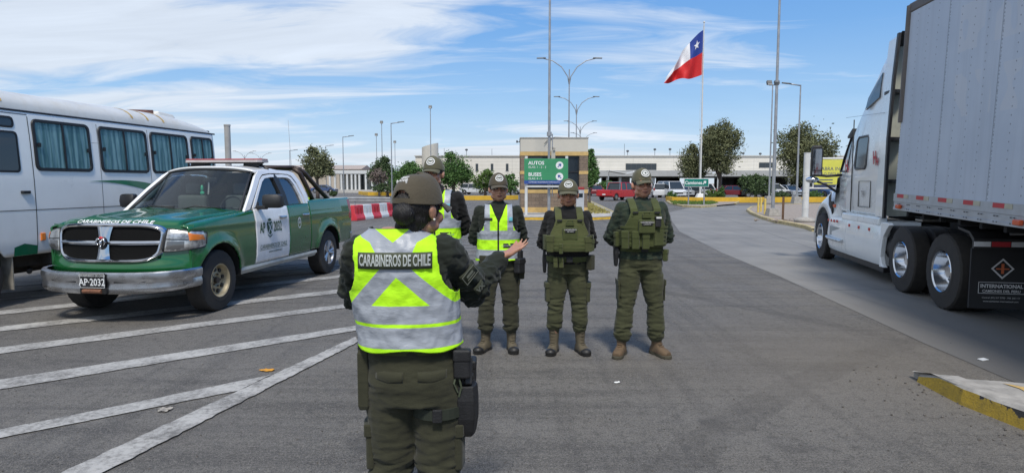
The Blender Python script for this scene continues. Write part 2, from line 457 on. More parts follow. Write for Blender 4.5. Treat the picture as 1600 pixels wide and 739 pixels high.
# ======================= kerbs and islands =======================
KC = M('kerb_concrete', (.33, .31, .28), .85, var=.25, scale=7, bump=.5, bscale=40, dirt=.5, dirtc=(.16, .14, .12))
def kerb_yellow():
    m, nt, p = new_mat('chipped_yellow_kerb'); v = coords(nt); x, y, z = xyz(nt)
    a = nz(nt, v, 9, 6, .7); b = nz(nt, v, 3.2, 4, .6); f = nz(nt, v, 70, 3, .7)
    cc = mix(nt, a.ramp(.35, .7), (.50, .33, .035), (.28, .20, .04))
    cc = mix(nt, f.ramp(.52, .7, 0, .6), cc, (.12, .09, .04))
    chip = (b * .7 + a * .3 + z * 1.4).ramp(.70, .72)
    cc = mix(nt, chip, cc, (.035, .034, .033))
    nt.links.new(cc, p.inputs['Base Color']); p.inputs['Roughness'].default_value = .85
    bn = nt.nodes.new('ShaderNodeBump'); bn.inputs['Strength'].default_value = .8; bn.inputs['Distance'].default_value = .012
    nt.links.new((f * .6 + a + chip * -.6).v, bn.inputs['Height']); nt.links.new(bn.outputs[0], p.inputs['Normal'])
    return m
KY = kerb_yellow()
def kerb_run(name, pts, h=.14, w=.15, face=None, top=None, parent=None, taper0=False, inner=1):
    "kerb along ground points; inner=+1 puts the top to the left of the run"
    pts = [Vector(p).to_2d() for p in pts]; dense = []
    for i in range(len(pts) - 1):
        n = max(2, int((pts[i + 1] - pts[i]).length / .12)) if (pts[i + 1] - pts[i]).length < 12 else 6
        for k in range(n): dense.append(pts[i].lerp(pts[i + 1], k / n))
    dense.append(pts[-1]); mf = MB(); rings = []; rr = random.Random(5)
    for i, p in enumerate(dense):
        t = (dense[min(i + 1, len(dense) - 1)] - dense[max(i - 1, 0)]).normalized(); n = Vector((-t.y, t.x)) * inner
        hh = h * (min(1, .45 + i / 4) if taper0 else 1) + rr.uniform(-.004, .004)
        rings.append([(p.x, p.y, -.01), (p.x + n.x * .015, p.y + n.y * .015, hh - .02), (p.x + n.x * .035, p.y + n.y * .035, hh), (p.x + n.x * w, p.y + n.y * w, hh), (p.x + n.x * w, p.y + n.y * w, -.01)])
    n5 = 5
    for i in range(len(rings) - 1):
        for k in range(4):
            mf.cur = 0 if k < 1 else 1
            mf.add([rings[i][k], rings[i][k + 1], rings[i + 1][k + 1], rings[i + 1][k]], [(0, 1, 2, 3)])
    for e in (0, -1): mf.add(rings[e], [(0, 1, 2, 3, 4)])
    return mf.build(name, [face or KC, top or KC], parent, clean=True)
# foreground island, bottom right
isl = thing('kerb_island', 'low traffic island with chipped yellow kerb face at the near right corner', 'traffic island', tuple(gp(1436, 596)))
o_ = Vector(isl.location).to_2d()
fr = [G2(1432, 596) - o_, G2(1462, 612) - o_, G2(1500, 632) - o_, G2(1600, 672) - o_, G2(1760, 740) - o_]; fr.append(fr[-1] + (fr[-1] - fr[-2]).normalized() * 6)
kerb_run('kerb', fr, .14, .17, KY, KC, isl, True, 1)
G3 = lambda a, b: gp(a, b, .134).to_2d() - o_
bk = [fr[0] + Vector((.05, .12)), G3(1500, 589.5), G3(1562, 595), G3(1640, 602), G3(1800, 622)]; bk.append(bk[-1] + Vector((1.2, -6)))
mb = MB(); zz_ = (.06, .125, .134, .134, .134, .134); A = [Vector((q.x + .02, q.y + .10, z_)) for q, z_ in zip(fr, zz_)]; B = [Vector((q.x, q.y, z_)) for q, z_ in zip(bk, zz_)]
mb.add([tuple(q) for q in A] + [tuple(q) for q in B] + [(q.x, q.y, -.01) for q in B], [(i, i + 1, 7 + i, 6 + i) for i in range(5)] + [(6 + i, 7 + i, 13 + i, 12 + i) for i in range(5)])
mb.build('top_slab', KC, isl)
mb = MB(); p0 = gp(1566, 598, .14).to_2d() - o_; p1 = gp(1640, 611, .14).to_2d() - o_; p2 = gp(1660, 640, .14).to_2d() - o_; p3 = gp(1592, 606, .14).to_2d() - o_
mb.add([(q.x, q.y, .14) for q in (p0, p1, p2, p3)], [(0, 1, 2, 3)]); mb.build('painted_band', paint_mat('faded_yellow_band', (.58, .38, .12), .5, (.3, .27, .2)), isl)

# right-hand gravel island with poles
GRAV = M('gravel', (.30, .25, .205), .95, var=.35, scale=9, bump=.6, bscale=55)
ri = [G2(1268, 362), G2(1257, 357.5), G2(1235, 353), G2(1210, 348.5), G2(1188, 342), G2(1172, 335), G2(1166, 330), G2(1172, 326), G2(1190, 323), G2(1240, 321), G2(1330, 320.5)]
rk = thing('gravel_island', 'gravel island with curved pale kerb beside the concrete lane, poles standing on it', 'traffic island', (ri[0].x, ri[0].y, 0))
o_ = ri[0].copy(); KYC = M('pale_yellow_kerb', (.45, .37, .19), .85, var=.3, scale=6, bump=.4, bscale=40, dirt=.6)
kerb_run('kerb', [q - o_ for q in ri], .14, .16, KYC, KYC, rk, True, -1)
end = [Vector((30, 40)), Vector((27, 24)), Vector((13.5, 20))]
pts = [q - o_ for q in ri] + [q - o_ for q in end]
sheet_ = sheet('gravel_bed', pts, .11, GRAV); sheet_.parent = rk; del sheet_['kind']
# small round median with grass (sign and flagpole)
md = [G2(1120, 323), G2(1095, 325), G2(1066, 323.5), G2(1046, 319), G2(1041, 315.5), G2(1048, 313), G2(1110, 313), G2(1160, 314.5), G2(1150, 320)]
mi_ = thing('grass_island', 'small grassed island with worn kerb around the foot of the flagpole', 'traffic island', (md[0].x, md[0].y, 0))
o_ = md[0].copy(); kerb_run('kerb', [q - o_ for q in md], .13, .16, KYC, KYC, mi_, False, -1)
s2 = sheet('grass_bed', [q - o_ for q in md], .10, GRAV); s2.parent = mi_; del s2['kind']
GRASS = M('grass', (.10, .17, .03), .9, var=.4, scale=3, bump=.8, bscale=30)
def grass_patch(name, pts, z, hgt=.12, n=1200, seed=1, dry=False):
    rnd = random.Random(seed); mb = MB(); P = [Vector(p) for p in pts]
    x0, x1 = min(p.x for p in P), max(p.x for p in P); y0, y1 = min(p.y for p in P), max(p.y for p in P)
    def inside(x, y):
        c = False; j = len(P) - 1
        for i in range(len(P)):
            if (P[i].y > y) != (P[j].y > y) and x < (P[j].x - P[i].x) * (y - P[i].y) / (P[j].y - P[i].y) + P[i].x: c = not c
            j = i
        return c
    k = 0
    while k < n:
        x, y = rnd.uniform(x0, x1), rnd.uniform(y0, y1)
        if not inside(x, y): continue
        k += 1; a = rnd.uniform(0, PI); w = rnd.uniform(.02, .06); h = hgt * rnd.uniform(.5, 1.3); dx, dy = math.cos(a) * w, math.sin(a) * w; lx, ly = rnd.uniform(-.05, .05), rnd.uniform(-.05, .05)
        mb.add([(x - dx, y - dy, z), (x + dx, y + dy, z), (x + lx, y + ly, z + h)], [(0, 1, 2)])
    m = M('dry_grass', (.30, .26, .08), .9, var=.4, scale=3) if dry else GRASS
    return tag(mb.build(name, m, fix=False), kind='stuff')
grass_patch('grass', [G2(1052, 321.5), G2(1046, 316.5), G2(1110, 315), G2(1122, 319), G2(1110, 322)], .10, .12, 2500)
# kiosk island
ki = [Vector((-1.2, 29.6)), Vector((3.8, 29.6)), Vector((4.7, 30.3)), Vector((5.6, 34)), Vector((7.9, 70)), Vector((4.6, 70)), Vector((1.9, 42)), Vector((.5, 40.5)), Vector((-.8, 38)), Vector((-1.5, 31))]
kk = thing('kiosk_island', 'long pale island with yellow painted kerb under the stone control booth', 'traffic island', (ki[0].x, ki[0].y, 0))
o_ = ki[0].copy(); YK = M('yellow_kerb_paint', (.62, .38, .04), .8, var=.2, scale=4, bump=.2, dirt=.35)
kerb_run('kerb', [q - o_ for q in ki[:4]] , .15, .18, YK, KC, kk, False, 1)
kerb_run('kerb', [q - o_ for q in ki[3:5]], .15, .18, KYC, KYC, kk, False, 1)
s3 = sheet('pavement', [q - o_ for q in ki], .13, M('pale_paving', (.42, .40, .37), .85, var=.15, scale=2, bump=.2, dirt=.3)); s3.parent = kk; del s3['kind']
grass_patch('grass', [Vector((3.95, 33)), Vector((5.2, 33.5)), Vector((6.6, 56)), Vector((4.9, 56))], .13, .10, 2600, 3, True)

# low yellow planter walls
YW = M('yellow_wall_paint', (.66, .40, .03), .75, var=.15, scale=1.5, dirt=.3, dirtc=(.35, .25, .1))
SOIL = M('planter_soil', (.16, .12, .085), .95, var=.3, scale=4, bump=.5)
def planter(pts, h, label, w=.3, depth=3.2, nm='planter_wall'):
    pts = [Vector(p) for p in pts]; t = thing(nm, label, 'planter', (pts[0].x, pts[0].y, 0)); o_ = pts[0]
    mb = MB(); rings = []
    for i, p in enumerate(pts):
        d = (pts[min(i + 1, len(pts) - 1)] - pts[max(i - 1, 0)]).normalized(); n = Vector((-d.y, d.x)); q = p - o_
        rings.append([(q.x, q.y, 0), (q.x, q.y, h), (q.x + n.x * w, q.y + n.y * w, h), (q.x + n.x * w, q.y + n.y * w, 0)])
    mb.rings(rings); mb.build('wall', YW, t, bevel=.02)
    mb = MB(); vs = []; fs = []
    for i, r in enumerate(rings):
        d = (pts[min(i + 1, len(pts) - 1)] - pts[max(i - 1, 0)]).normalized(); n = Vector((-d.y, d.x))
        vs += [(r[2][0], r[2][1], h - .06), (r[2][0] + n.x * depth, r[2][1] + n.y * depth, h - .06)]
    for i in range(len(rings) - 1): fs.append((2 * i, 2 * i + 2, 2 * i + 3, 2 * i + 1))
    mb.add(vs, fs).build('soil', SOIL, t)
    return t
planter([gp(1040, 314.5).to_2d(), gp(1050, 316.3).to_2d(), gp(1090, 317).to_2d(), gp(1180, 316.8).to_2d(), gp(1300, 316.3).to_2d(), gp(1420, 316).to_2d()], .47, 'long low yellow planter wall in front of the car park on the right')
planter([gp(688, 311.5).to_2d(), gp(720, 313).to_2d(), gp(770, 313).to_2d(), gp(810, 312).to_2d()], .45, 'low yellow planter wall with shrubs left of the stone booth')
planter([gp(560, 304).to_2d(), gp(575, 306).to_2d(), gp(640, 306.5).to_2d()], .5, 'ochre planter wall under the green trees beyond the guard rail')

# gravel verge beyond the guard rail, far dark road
sheet('gravel_verge', [(-16, 40), (-4, 38), (-8, 52), (-26, 56)], .006, M('pink_gravel', (.34, .27, .225), .95, var=.2, scale=2, bump=.4))

# ======================= distant hill =======================
def hill():
    mb = MB(); n = 90
    def fn(u, v):
        x = -2600 + 3600 * u; y = 1500 + v * 900
        s = (x + 1900) / 2400
        h = 62 * max(0, math.sin(min(max((x + 2600) / 2700, 0), 1) * PI)) ** .8
        return (x, y, h * math.sin(min(v * 1.6, 1) * PI / 2) * (1 + .12 * noise.noise(Vector((x * .002, v, 3)))) - 2)
    mb.grid(fn, n, 10)
    return tag(mb.build('desert_hill', M('hill_sand', (.36, .285, .235), .95, var=.12, scale=.004), smooth='all'), kind='structure')
hill()

# ======================= vegetation =======================
def leaf_mat(name, c, var=.45):
    m, nt, p = new_mat(name)
    gi = nt.nodes.new('ShaderNodeNewGeometry'); r = X(nt, gi.outputs['Random Per Island'])
    n = nz(nt, coords(nt), 1.1, 3, .6)
    a = tuple(q * (1 - var) for q in c); b = tuple(min(1, q * (1 + var)) for q in c)
    cc = mix(nt, (r * .6 + n * .5).ramp(.15, .9), a, b)
    nt.links.new(cc, p.inputs['Base Color']); p.inputs['Roughness'].default_value = .7; p.inputs['Specular IOR Level'].default_value = .25
    return m
BARK = M('bark', (.13, .10, .08), .9, var=.3, scale=5, bump=.5, bscale=30)
LEAF = {'olive': leaf_mat('leaf_olive', (.135, .145, .070)), 'green': leaf_mat('leaf_green', (.08, .155, .042)), 'dark': leaf_mat('leaf_dark', (.065, .10, .04)),
        'light': leaf_mat('leaf_light', (.09, .15, .035)), 'grey': leaf_mat('leaf_grey', (.19, .15, .13), .3)}
def crown_mesh(blobs, n, leaf, rnd, M_=None):
    mb = MB(); tot = sum(b[1][0] * b[1][2] for b in blobs)
    for (c, r) in blobs:
        k = int(n * r[0] * r[2] / tot); cl = []
        for _ in range(max(6, k // 22)):      # clumps sit towards the outside of the blob
            while True:
                d = Vector([rnd.gauss(0, 1) for _ in range(3)]).normalized()
                q = rnd.uniform(.45, 1.02)
                if d.z > -.85: break
            cl.append((Vector((c[0] + d.x * r[0] * q, c[1] + d.y * r[1] * q, c[2] + d.z * r[2] * q)), rnd.uniform(.13, .26) * min(r)))
        for _ in range(k):
            cc, cr = rnd.choice(cl); p = cc + Vector([rnd.gauss(0, 1) for _ in range(3)]) * cr
            a = Vector([rnd.gauss(0, 1) for _ in range(3)]).normalized(); b = a.orthogonal().normalized(); b = Matrix.Rotation(rnd.uniform(0, 6), 3, a) @ b
            l = leaf * rnd.uniform(.6, 1.4); w = l * .45; s = a.cross(b)
            mb.add([p - b * l, p + s * w, p + b * l, p - s * w], [(0, 1, 2, 3)])
    return mb
def tree(name, label, x, y, blobs, trunk_h, tr, kind, n=2600, leaf=.16, seed=1, group=None, cat='tree', limbs=7, lean=0):
    rnd = random.Random(seed); t = thing(name, label, cat, (x, y, 0), 0, group)
    mb = MB(); top = Vector((lean, 0, trunk_h))
    mb.tube([(0, 0, -.1), (lean * .2, .02, trunk_h * .3), (lean * .6, -.03, trunk_h * .7), top], [tr * 1.25, tr, tr * .8, tr * .6], 9)
    for i in range(limbs):
        c, r = rnd.choice(blobs); e = Vector((c[0] + rnd.uniform(-.6, .6) * r[0], c[1] + rnd.uniform(-.6, .6) * r[1], c[2] + rnd.uniform(-.3, .7) * r[2]))
        s = Vector((lean * .6, 0, trunk_h * rnd.uniform(.55, 1)))
        m_ = s.lerp(e, .5) + Vector([rnd.uniform(-.15, .15) for _ in range(3)]) * (e - s).length * .5
        mb.tube([s, m_, e], [tr * .5, tr * .3, tr * .1], 6)
    mb.build('trunk', BARK, t, smooth='all')
    crown_mesh(blobs, n, leaf, rnd).build('crown', LEAF[kind], t, fix=False)
    return t
def treep(label, cx, ytop, ybot, hw, d, kind, name='tree', n=2600, leaf=.16, seed=1, extra=(), group=None, cat='tree', trunk=True, nb=6):
    "tree from its size in the photo at distance d"
    k = 1000 / d; x = (cx - 800) / k; zt = CAM_H + (287 - ytop) / k; zb = max(.15, CAM_H + (287 - ybot) / k); w = hw / k
    n = int(n * 2.3); leaf *= .78; rnd = random.Random(seed * 3 + 1); cz = (zt + zb) / 2; hz = (zt - zb) / 2; bl = [((0, 0, cz), (w * .82, w * .8, hz * .84))]
    for i in range(nb):
        a = rnd.uniform(0, 2 * PI); zz = rnd.uniform(-.55, .62)
        s = math.sqrt(1 - zz * zz) * .58
        bl.append(((math.cos(a) * w * s, math.sin(a) * w * s, cz + zz * hz), (w * rnd.uniform(.34, .5), w * rnd.uniform(.34, .5), hz * rnd.uniform(.28, .42))))
    bl.append(((w * .12 * rnd.choice((-1, 1)), 0, zt - hz * .25), (w * .38, w * .38, hz * .27)))
    return tree(name, label, x, d, bl, max(zb + hz * .4, .3), .07 * w + .05, kind, n, leaf, seed, group, cat, 8)
treep('round leafy dark olive tree with bare trunk behind the pickup bed', 497, 230, 283, 27, 72, 'olive', n=3200, leaf=.17, seed=2)
treep('dark green tree behind the red and white barriers, tallest of its clump', 598, 246, 296, 22, 92, 'dark', n=2200, leaf=.2, seed=3)
treep('bushy mid green tree left of the officer half hidden behind the front officer', 638, 252, 299, 32, 84, 'green', n=3200, leaf=.18, seed=4)
treep('dense green tree to the right of the half hidden officer', 709, 240, 300, 31, 74, 'green', n=4200, leaf=.16, seed=5)
treep('sparse leafless greyish pink shrub in front of the white canopy building', 593, 262, 292, 15, 86, 'grey', 'bare_shrub', n=700, leaf=.13, seed=6, cat='shrub')
treep('light green spreading shrub behind the yellow wall left of the booth', 758, 266, 301, 26, 72, 'light', 'shrub', n=2000, leaf=.15, seed=7, cat='shrub')
treep('small dark green bush between light shrub and stone booth', 798, 272, 305, 15, 70, 'green', 'shrub', n=1400, leaf=.14, seed=8, cat='shrub')
treep('narrow green street tree growing just behind the stone booth', 921, 232, 303, 14, 50, 'green', n=3000, leaf=.12, seed=9)
treep('lower left olive tree of the pair beside the flagpole', 1079, 226, 288, 23, 84, 'olive', n=3800, leaf=.17, seed=10)
treep('tall rounded olive tree directly right of the flagpole', 1124, 191, 284, 34, 82, 'olive', n=8500, leaf=.17, seed=11, nb=9)
treep('big olive tree behind the lamp posts and yellow billboard', 1256, 195, 302, 47, 66, 'olive', n=8500, leaf=.16, seed=12, nb=10)
treep('dark green bush behind yellow wall left of the tall grey pole', 1180, 272, 308, 30, 64, 'dark', 'shrub', n=2600, leaf=.14, seed=13, cat='shrub')
treep('low dark bush behind the guard rail under the green trees', 606, 286, 303, 26, 80, 'dark', 'shrub', n=1500, leaf=.13, seed=14, cat='shrub')
treep('little round bush on the verge behind the pickup bed', 522, 299, 307, 7, 60, 'dark', 'shrub', n=500, leaf=.09, seed=15, cat='shrub')
treep('small green bush behind yellow wall beside the white van', 1050, 298, 313, 9, 60.5, 'green', 'shrub', n=500, leaf=.09, seed=16, cat='shrub')
treep('low flowering bush behind yellow wall right of the flagpole base', 1112, 296, 314, 15, 60.5, 'light', 'shrub', n=800, leaf=.10, seed=17, cat='shrub')
treep('narrow upright bush in front of the dark red car', 1127, 290, 314, 6, 60.5, 'green', 'shrub', n=500, leaf=.09, seed=18, cat='shrub')
treep('low bush behind yellow wall between the two right lamp posts', 1222, 298, 314, 14, 61, 'dark', 'shrub', n=700, leaf=.10, seed=19, cat='shrub')
treep('low bush behind yellow wall below the billboard', 1272, 298, 314, 16, 61, 'green', 'shrub', n=700, leaf=.10, seed=20, cat='shrub')
treep('distant green tree seen through the gap right of the booth', 948, 283, 300, 16, 118, 'green', n=900, leaf=.25, seed=21)

# ======================= poles, lamps, flag, signs =======================
GALV = M('galvanised_steel', (.36, .37, .38), .5, .6, var=.15, scale=3)
DGREY = M('dark_grey_metal', (.09, .095, .10), .5, .3, var=.2, scale=4)
WPOLE = M('white_pole_paint', (.62, .62, .60), .5, var=.08, scale=3, dirt=.25)
LAMPG = M('lamp_lens', (.6, .6, .58), .2)
def pole_base(mb, w=.45, h=.5): 
    mb.rings([[(-w / 2, -w / 2, 0), (w / 2, -w / 2, 0), (w / 2, w / 2, 0), (-w / 2, w / 2, 0)], [(-w * .36, -w * .36, h), (w * .36, -w * .36, h), (w * .36, w * .36, h), (-w * .36, w * .36, h)]])
def lamp(kind, cx, ytop, d, label, r=.07, base=False, ybase=None, group=None, z0=0, arm=2.3):
    k = 1000 / d; x = (cx - 800) / k; h = CAM_H + (287 - ytop) / k - z0
    t = thing('street_lamp' if kind != 'flood' else 'floodlight_pole', label, 'street lamp' if kind != 'flood' else 'floodlight', (x, d, z0), 0, group)
    mb = MB(); mb.cyl((0, 0, 0), (0, 0, h - (.9 if kind == 'double' else 0)), r, r * .55, 10); mb.build('pole', GALV, t, smooth=True)
    if base:
        mb = MB(); pole_base(mb, .75, .62); mb.build('foot_block', KC, t, bevel=.02)
    if kind == 'double':
        for s in (-1, 1):
            mb = MB(); pts = [(0, 0, h - 2.2), (s * .12, 0, h - 1.5), (s * arm * .28, 0, h - .7), (s * arm * .6, 0, h - .2), (s * arm * .95, 0, h)]
            mb.tube(pts, r * .5, 8); mb.build('curved_arm', GALV, t, smooth='all')
            mb = MB(); mb.rings([[(s * (arm * .85 + q * .75), y_, h + .02 + z_ - q * .02) for y_, z_ in ((-.13 * w_, -.03), (-.10 * w_, .05), (.10 * w_, .05), (.13 * w_, -.03))] for q, w_ in ((0, .5), (.3, 1), (1, .8))])
            mb.build('lamp_head', DGREY, t, bevel=.01)
    elif kind == 'arm' or kind == 'arm_left':
        s = -1 if kind == 'arm_left' else 1
        mb = MB(); mb.tube([(0, 0, h - .05), (s * .5, 0, h + .02), (s * 1.0, 0, h + .1)], r * .6, 8); mb.build('arm', GALV, t, smooth='all')
        mb = MB(); mb.rings([[(s * (.75 + q * .75), y_ , h + .07 + q * .08 + z_) for y_, z_ in ((-.14 * w_, -.03), (-.1 * w_, .06), (.1 * w_, .06), (.14 * w_, -.03))] for q, w_ in ((0, .5), (.3, 1), (1, .8))]); mb.build('lamp_head', DGREY, t, bevel=.01)
    elif kind == 'flood':
        for s in ((-1, 1) if base else (0, )):
            mb = MB(); mb.box((s * .32, -.05, h + .12), (.42, .25, .34), rx=-.5); mb.cyl((s * .32, 0, h - .05), (s * .32, -.02, h + .08), .03)
            if s: mb.cyl((0, 0, h - .08), (s * .34, 0, h - .08), .03)
            f = mb.build('flood_head', DGREY, t, bevel=.03)
            mb = MB(); mb.box((s * .32, -.165, h + .055), (.34, .02, .26), rx=-.5); mb.build('lens', LAMPG, f)
    return t
gl = 'double curved lamps receding behind the booth'
lamp('double', 888, 96, 54, 'tallest double curved street lamp above the stone booth, nearest of its row', .08, group=gl)
lamp('double', 899.5, 154, 77, 'second double curved street lamp above the booth roof', .09, group=gl)
lamp('double', 905.5, 191, 106, 'third double curved street lamp low over the right end of the booth roof', .10, group=gl)
lamp('double', 911, 209, 132, 'smallest visible double curved lamp beside the booth roof corner', .10, group=gl)
lamp('double', 385, 237, 150, 'tiny far double curved lamp just right of the grey column', .10, group=gl)
lamp('double', 410, 240, 160, 'tiny far double curved lamp above the roof of the pickup, rightmost of two', .10, group=gl)
lamp('flood', 674, 171, 82, 'tall single floodlight pole behind the half hidden officer', .08)
lamp('flood', 590, 213, 98, 'short single floodlight pole left of the other poles over the dark tree', .07)
lamp('flood', 598.5, 194, 92, 'taller single floodlight pole over the dark tree', .08)
lamp('arm', 613, 194, 74, 'grey street lamp with arm to the right beside the guard rail', .08)
lamp('flood', 618.5, 224, 104, 'short thin floodlight pole right of the armed lamp', .07)
lamp('arm', 538, 215, 88, 'grey street lamp with arm to the right in front of the white canopy building', .08)
lamp('arm', 511, 229, 120, 'small distant street lamp behind the round olive tree', .08)
lamp('arm', 455, 236, 118, 'small distant street lamp near the thin antenna over the pickup', .08)
lamp('flood', 1201, 135, 55, 'twin headed floodlight pole left of the tall grey pole', .08, base=True)
lamp('arm_left', 1244, 136, 52, 'grey lamp post with arm to the left on a concrete foot', .09, base=True, arm=1.2)
# tall pole right
p = gp(1207, 337, .12); t = thing('tall_pole', 'very tall grey steel pole on a square concrete foot, reaching out of the picture', 'pole', (p.x, p.y, .11))
mb = MB(); mb.cyl((0, 0, 0), (0, 0, 11.6), .088, .05, 14); mb.build('pole', GALV, t, smooth=True)
mb = MB(); pole_base(mb, .60, .38); mb.build('foot_block', KC, t, bevel=.02)
mb = MB(); mb.cyl((0, 0, 6.3), (0, 0, 6.42), .095, .095, 14); mb.build('collar', DGREY, t)
mb = MB(); mb.tube([(0, 0, 11.4), (-.5, 0, 11.5), (-.9, 0, 11.55)], .04, 8); mb.box((-1.0, 0, 11.55), (.6, .24, .1)); mb.build('lamp_arm', DGREY, t, bevel=.01)
# mast in front of the booth
t = thing('tall_mast', 'tall grey mast in front of the stone booth, rising behind the green direction sign', 'pole', (1.85, 32.1, .13))
mb = MB(); mb.cyl((0, 0, 0), (0, 0, 11.5), .078, .05, 14); mb.build('pole', GALV, t, smooth=True)
mb = MB(); mb.cyl((0, 0, 3.9), (0, 0, 4.1), .12, .12, 12); mb.cyl((.16, 0, .9), (.16, 0, 4.0), .025, .025, 8); mb.cyl((.0, 0, 4.0), (.17, 0, 4.0), .03); mb.build('conduit', GALV, t, smooth=True)
mb = MB(); mb.box((.2, -.04, 2.95), (.2, .18, .5)); mb.box((.24, -.1, 3.3), (.12, .3, .12)); mb.cyl((.1, 0, 3.1), (.2, 0, 3.1), .03); mb.build('control_box', M('beige_box', (.45, .42, .36), .6), t, bevel=.015)
# flagpole
p = gp(1093.5, 316); FP = thing('flagpole', 'tall white flagpole on a white pyramid foot behind the small green sign', 'flagpole', (p.x, p.y, 0))
mb = MB(); mb.cyl((0, 0, .7), (0, 0, 15.9), .085, .045, 14); mb.ell((0, 0, 15.95), (.09, .09, .09), 12, 8); mb.build('pole', WPOLE, FP, smooth=True)
mb = MB(); mb.rings([[(-s, -s, z), (s, -s, z), (s, s, z), (-s, s, z)] for s, z in ((.52, 0), (.5, .1), (.24, .75), (.22, .8))]); mb.build('foot_block', M('white_render', (.72, .71, .68), .8, var=.05, dirt=.2), FP, bevel=.01)
mb = MB(); mb.tube([(-.12, -.05, 1.4), (-.2, -.05, 8), (-.07, -.03, 15.6)], .012, 5); mb.build('halyard', WPOLE, FP)
def flag():
    t = thing('national_flag', 'white, blue and red national flag with a star streaming left from the flagpole', 'flag', (FP.location.x - .08, FP.location.y - .05, 11.2))
    nu, nv = 70, 36
    # hoist on the right (u=0), fly end droops to the left
    def P(u, v):
        hoistz = 4.25 * v
        tz = 4.3 * v * (1 - .18 * u)
        top = Vector((-3.25 * u, 0, 4.05 - 4.1 * u ** 1.12)); bot = Vector((-3.45 * u ** .95, 0, .15 - .85 * u - .10 * math.sin(u * 7)))
        top.z += .25 * math.sin(u * PI); 
        q = bot.lerp(top, v)
        if u > .5: q.x += (v - .3) * (u - .5) * .4
        q.y = .30 * math.sin(u * 11 + v * 3.2) * min(1, u * 3) + .18 * math.sin(u * 23 - v * 5) * u
        q.z += .10 * math.sin(u * 14 + v * 6) * u
        return q
    w = M('flag_white', (.78, .78, .80), .7, var=.03); b = M('flag_blue', (.015, .045, .26), .7, var=.08); r = M('flag_red', (.56, .012, .015), .7, var=.06)
    mb = MB()
    for i in range(nu):
        for j in range(nv):
            u, v = (i + .5) / nu, (j + .5) / nv
            mb.cur = 2 if v < .5 else (1 if u < .34 else 0)
            a = [P(x_ / nu, y_ / nv) for x_, y_ in ((i, j), (i + 1, j), (i + 1, j + 1), (i, j + 1))]; mb.add(a, [(0, 1, 2, 3)])
    f = mb.build('cloth', [w, b, r], t, smooth='all', clean=True)
    for s in (-1, 1):
        mb = MB(); pts = []
        for i in range(10):
            a = PI / 2 + i * PI / 5; rr = .088 if i % 2 == 0 else .036
            uu = .17 + rr * math.cos(a) * .95; vv = .75 + rr * math.sin(a) * 1.25; q = P(uu, vv); pts.append((q.x, q.y + s * .03, q.z))
        q = P(.17, .75); pts.append((q.x, q.y + s * .03, q.z)); mb.add(pts, [(i, (i + 1) % 10, 10) for i in range(10)]); mb.build('star', w, f, fix=False)
flag()
# green direction sign
SG = M('sign_green', (.045, .26, .115), .45, var=.06, scale=3); SW = M('sign_white', (.75, .76, .75), .5, var=.02); SB = M('sign_blue', (.03, .075, .28), .5)
sx0, sx1 = (819 - 800) / 31.5, (887 - 800) / 31.5; sy = 1000 / 31.5; sz1 = CAM_H + 38.5 / 31.5; sz0 = CAM_H - .5 / 31.5
t = thing('direction_sign', 'large green sign on white posts reading autos and buses with two arrows', 'sign', ((sx0 + sx1) / 2, sy, .13))
hw = (sx1 - sx0) / 2; a0 = sz0 - .13; a1 = sz1 - .13; zz = a0 + .18
mb = MB(); mb.box((0, -.03, (zz + a1) / 2), (2 * hw, .04, a1 - zz)); mb.build('panel', SG, t, bevel=.004)
mb = MB(); mb.box((0, -.03, (a0 + zz) / 2 - .002), (2 * hw, .04, zz - a0 - .004)); mb.build('footer_band', SB, t)
FT = lambda x, z, y=-.054: frame((x, y, z), (1, 0, 0), (0, 0, 1))
text('AUTOS', .24, FT(-hw + .2, a1 - .22), SW, parent=t, align='LEFT', bold=.006)
text('ISLAS: 1 - 2 - 3', .145, FT(-hw + .2, a1 - .42), SW, parent=t, align='LEFT')
text('BUSES', .24, FT(-hw + .2, a1 - .78), SW, parent=t, align='LEFT', bold=.006)
text('ISLAS: 4 - 5', .145, FT(-hw + .2, a1 - .98), SW, parent=t, align='LEFT')
text('COMPLEJO FRONTERIZO CHACALLUTA', .085, FT(-.1, a0 + .085), SW, parent=t)
for zc, s in ((a1 - .33, 1), (a1 - .88, -1)):
    mb = MB(); mb.cyl((hw - .42, -.056, zc), (hw - .42, -.050, zc), .185, .185, 32); mb.build('arrow_disc', SW, t)
    mb = MB(); T = Matrix.Translation((hw - .42, -.059, zc)) @ Matrix.Rotation(PI / 2, 4, 'X') @ Matrix.Rotation(s * -PI / 4, 4, 'Z')
    mb.prism([(-.02, -.12), (.02, -.12), (.02, .02), (.075, -.02), (.075, .03), (0, .12), (-.075, .03), (-.075, -.02), (-.02, .02)], .004, T); mb.build('arrow', SB, t)
for x_, r_ in ((-hw + .1, .075), (hw - .06, .075)):
    mb = MB(); mb.cyl((x_, .09, 0), (x_, .09, a1 + .13), r_, r_, 14); mb.build('post', WPOLE, t, smooth=True)
mb = MB(); mb.box((0, .03, a0 - .12), (2 * hw - .2, .05, .09)); mb.build('cross_bar', WPOLE, t)
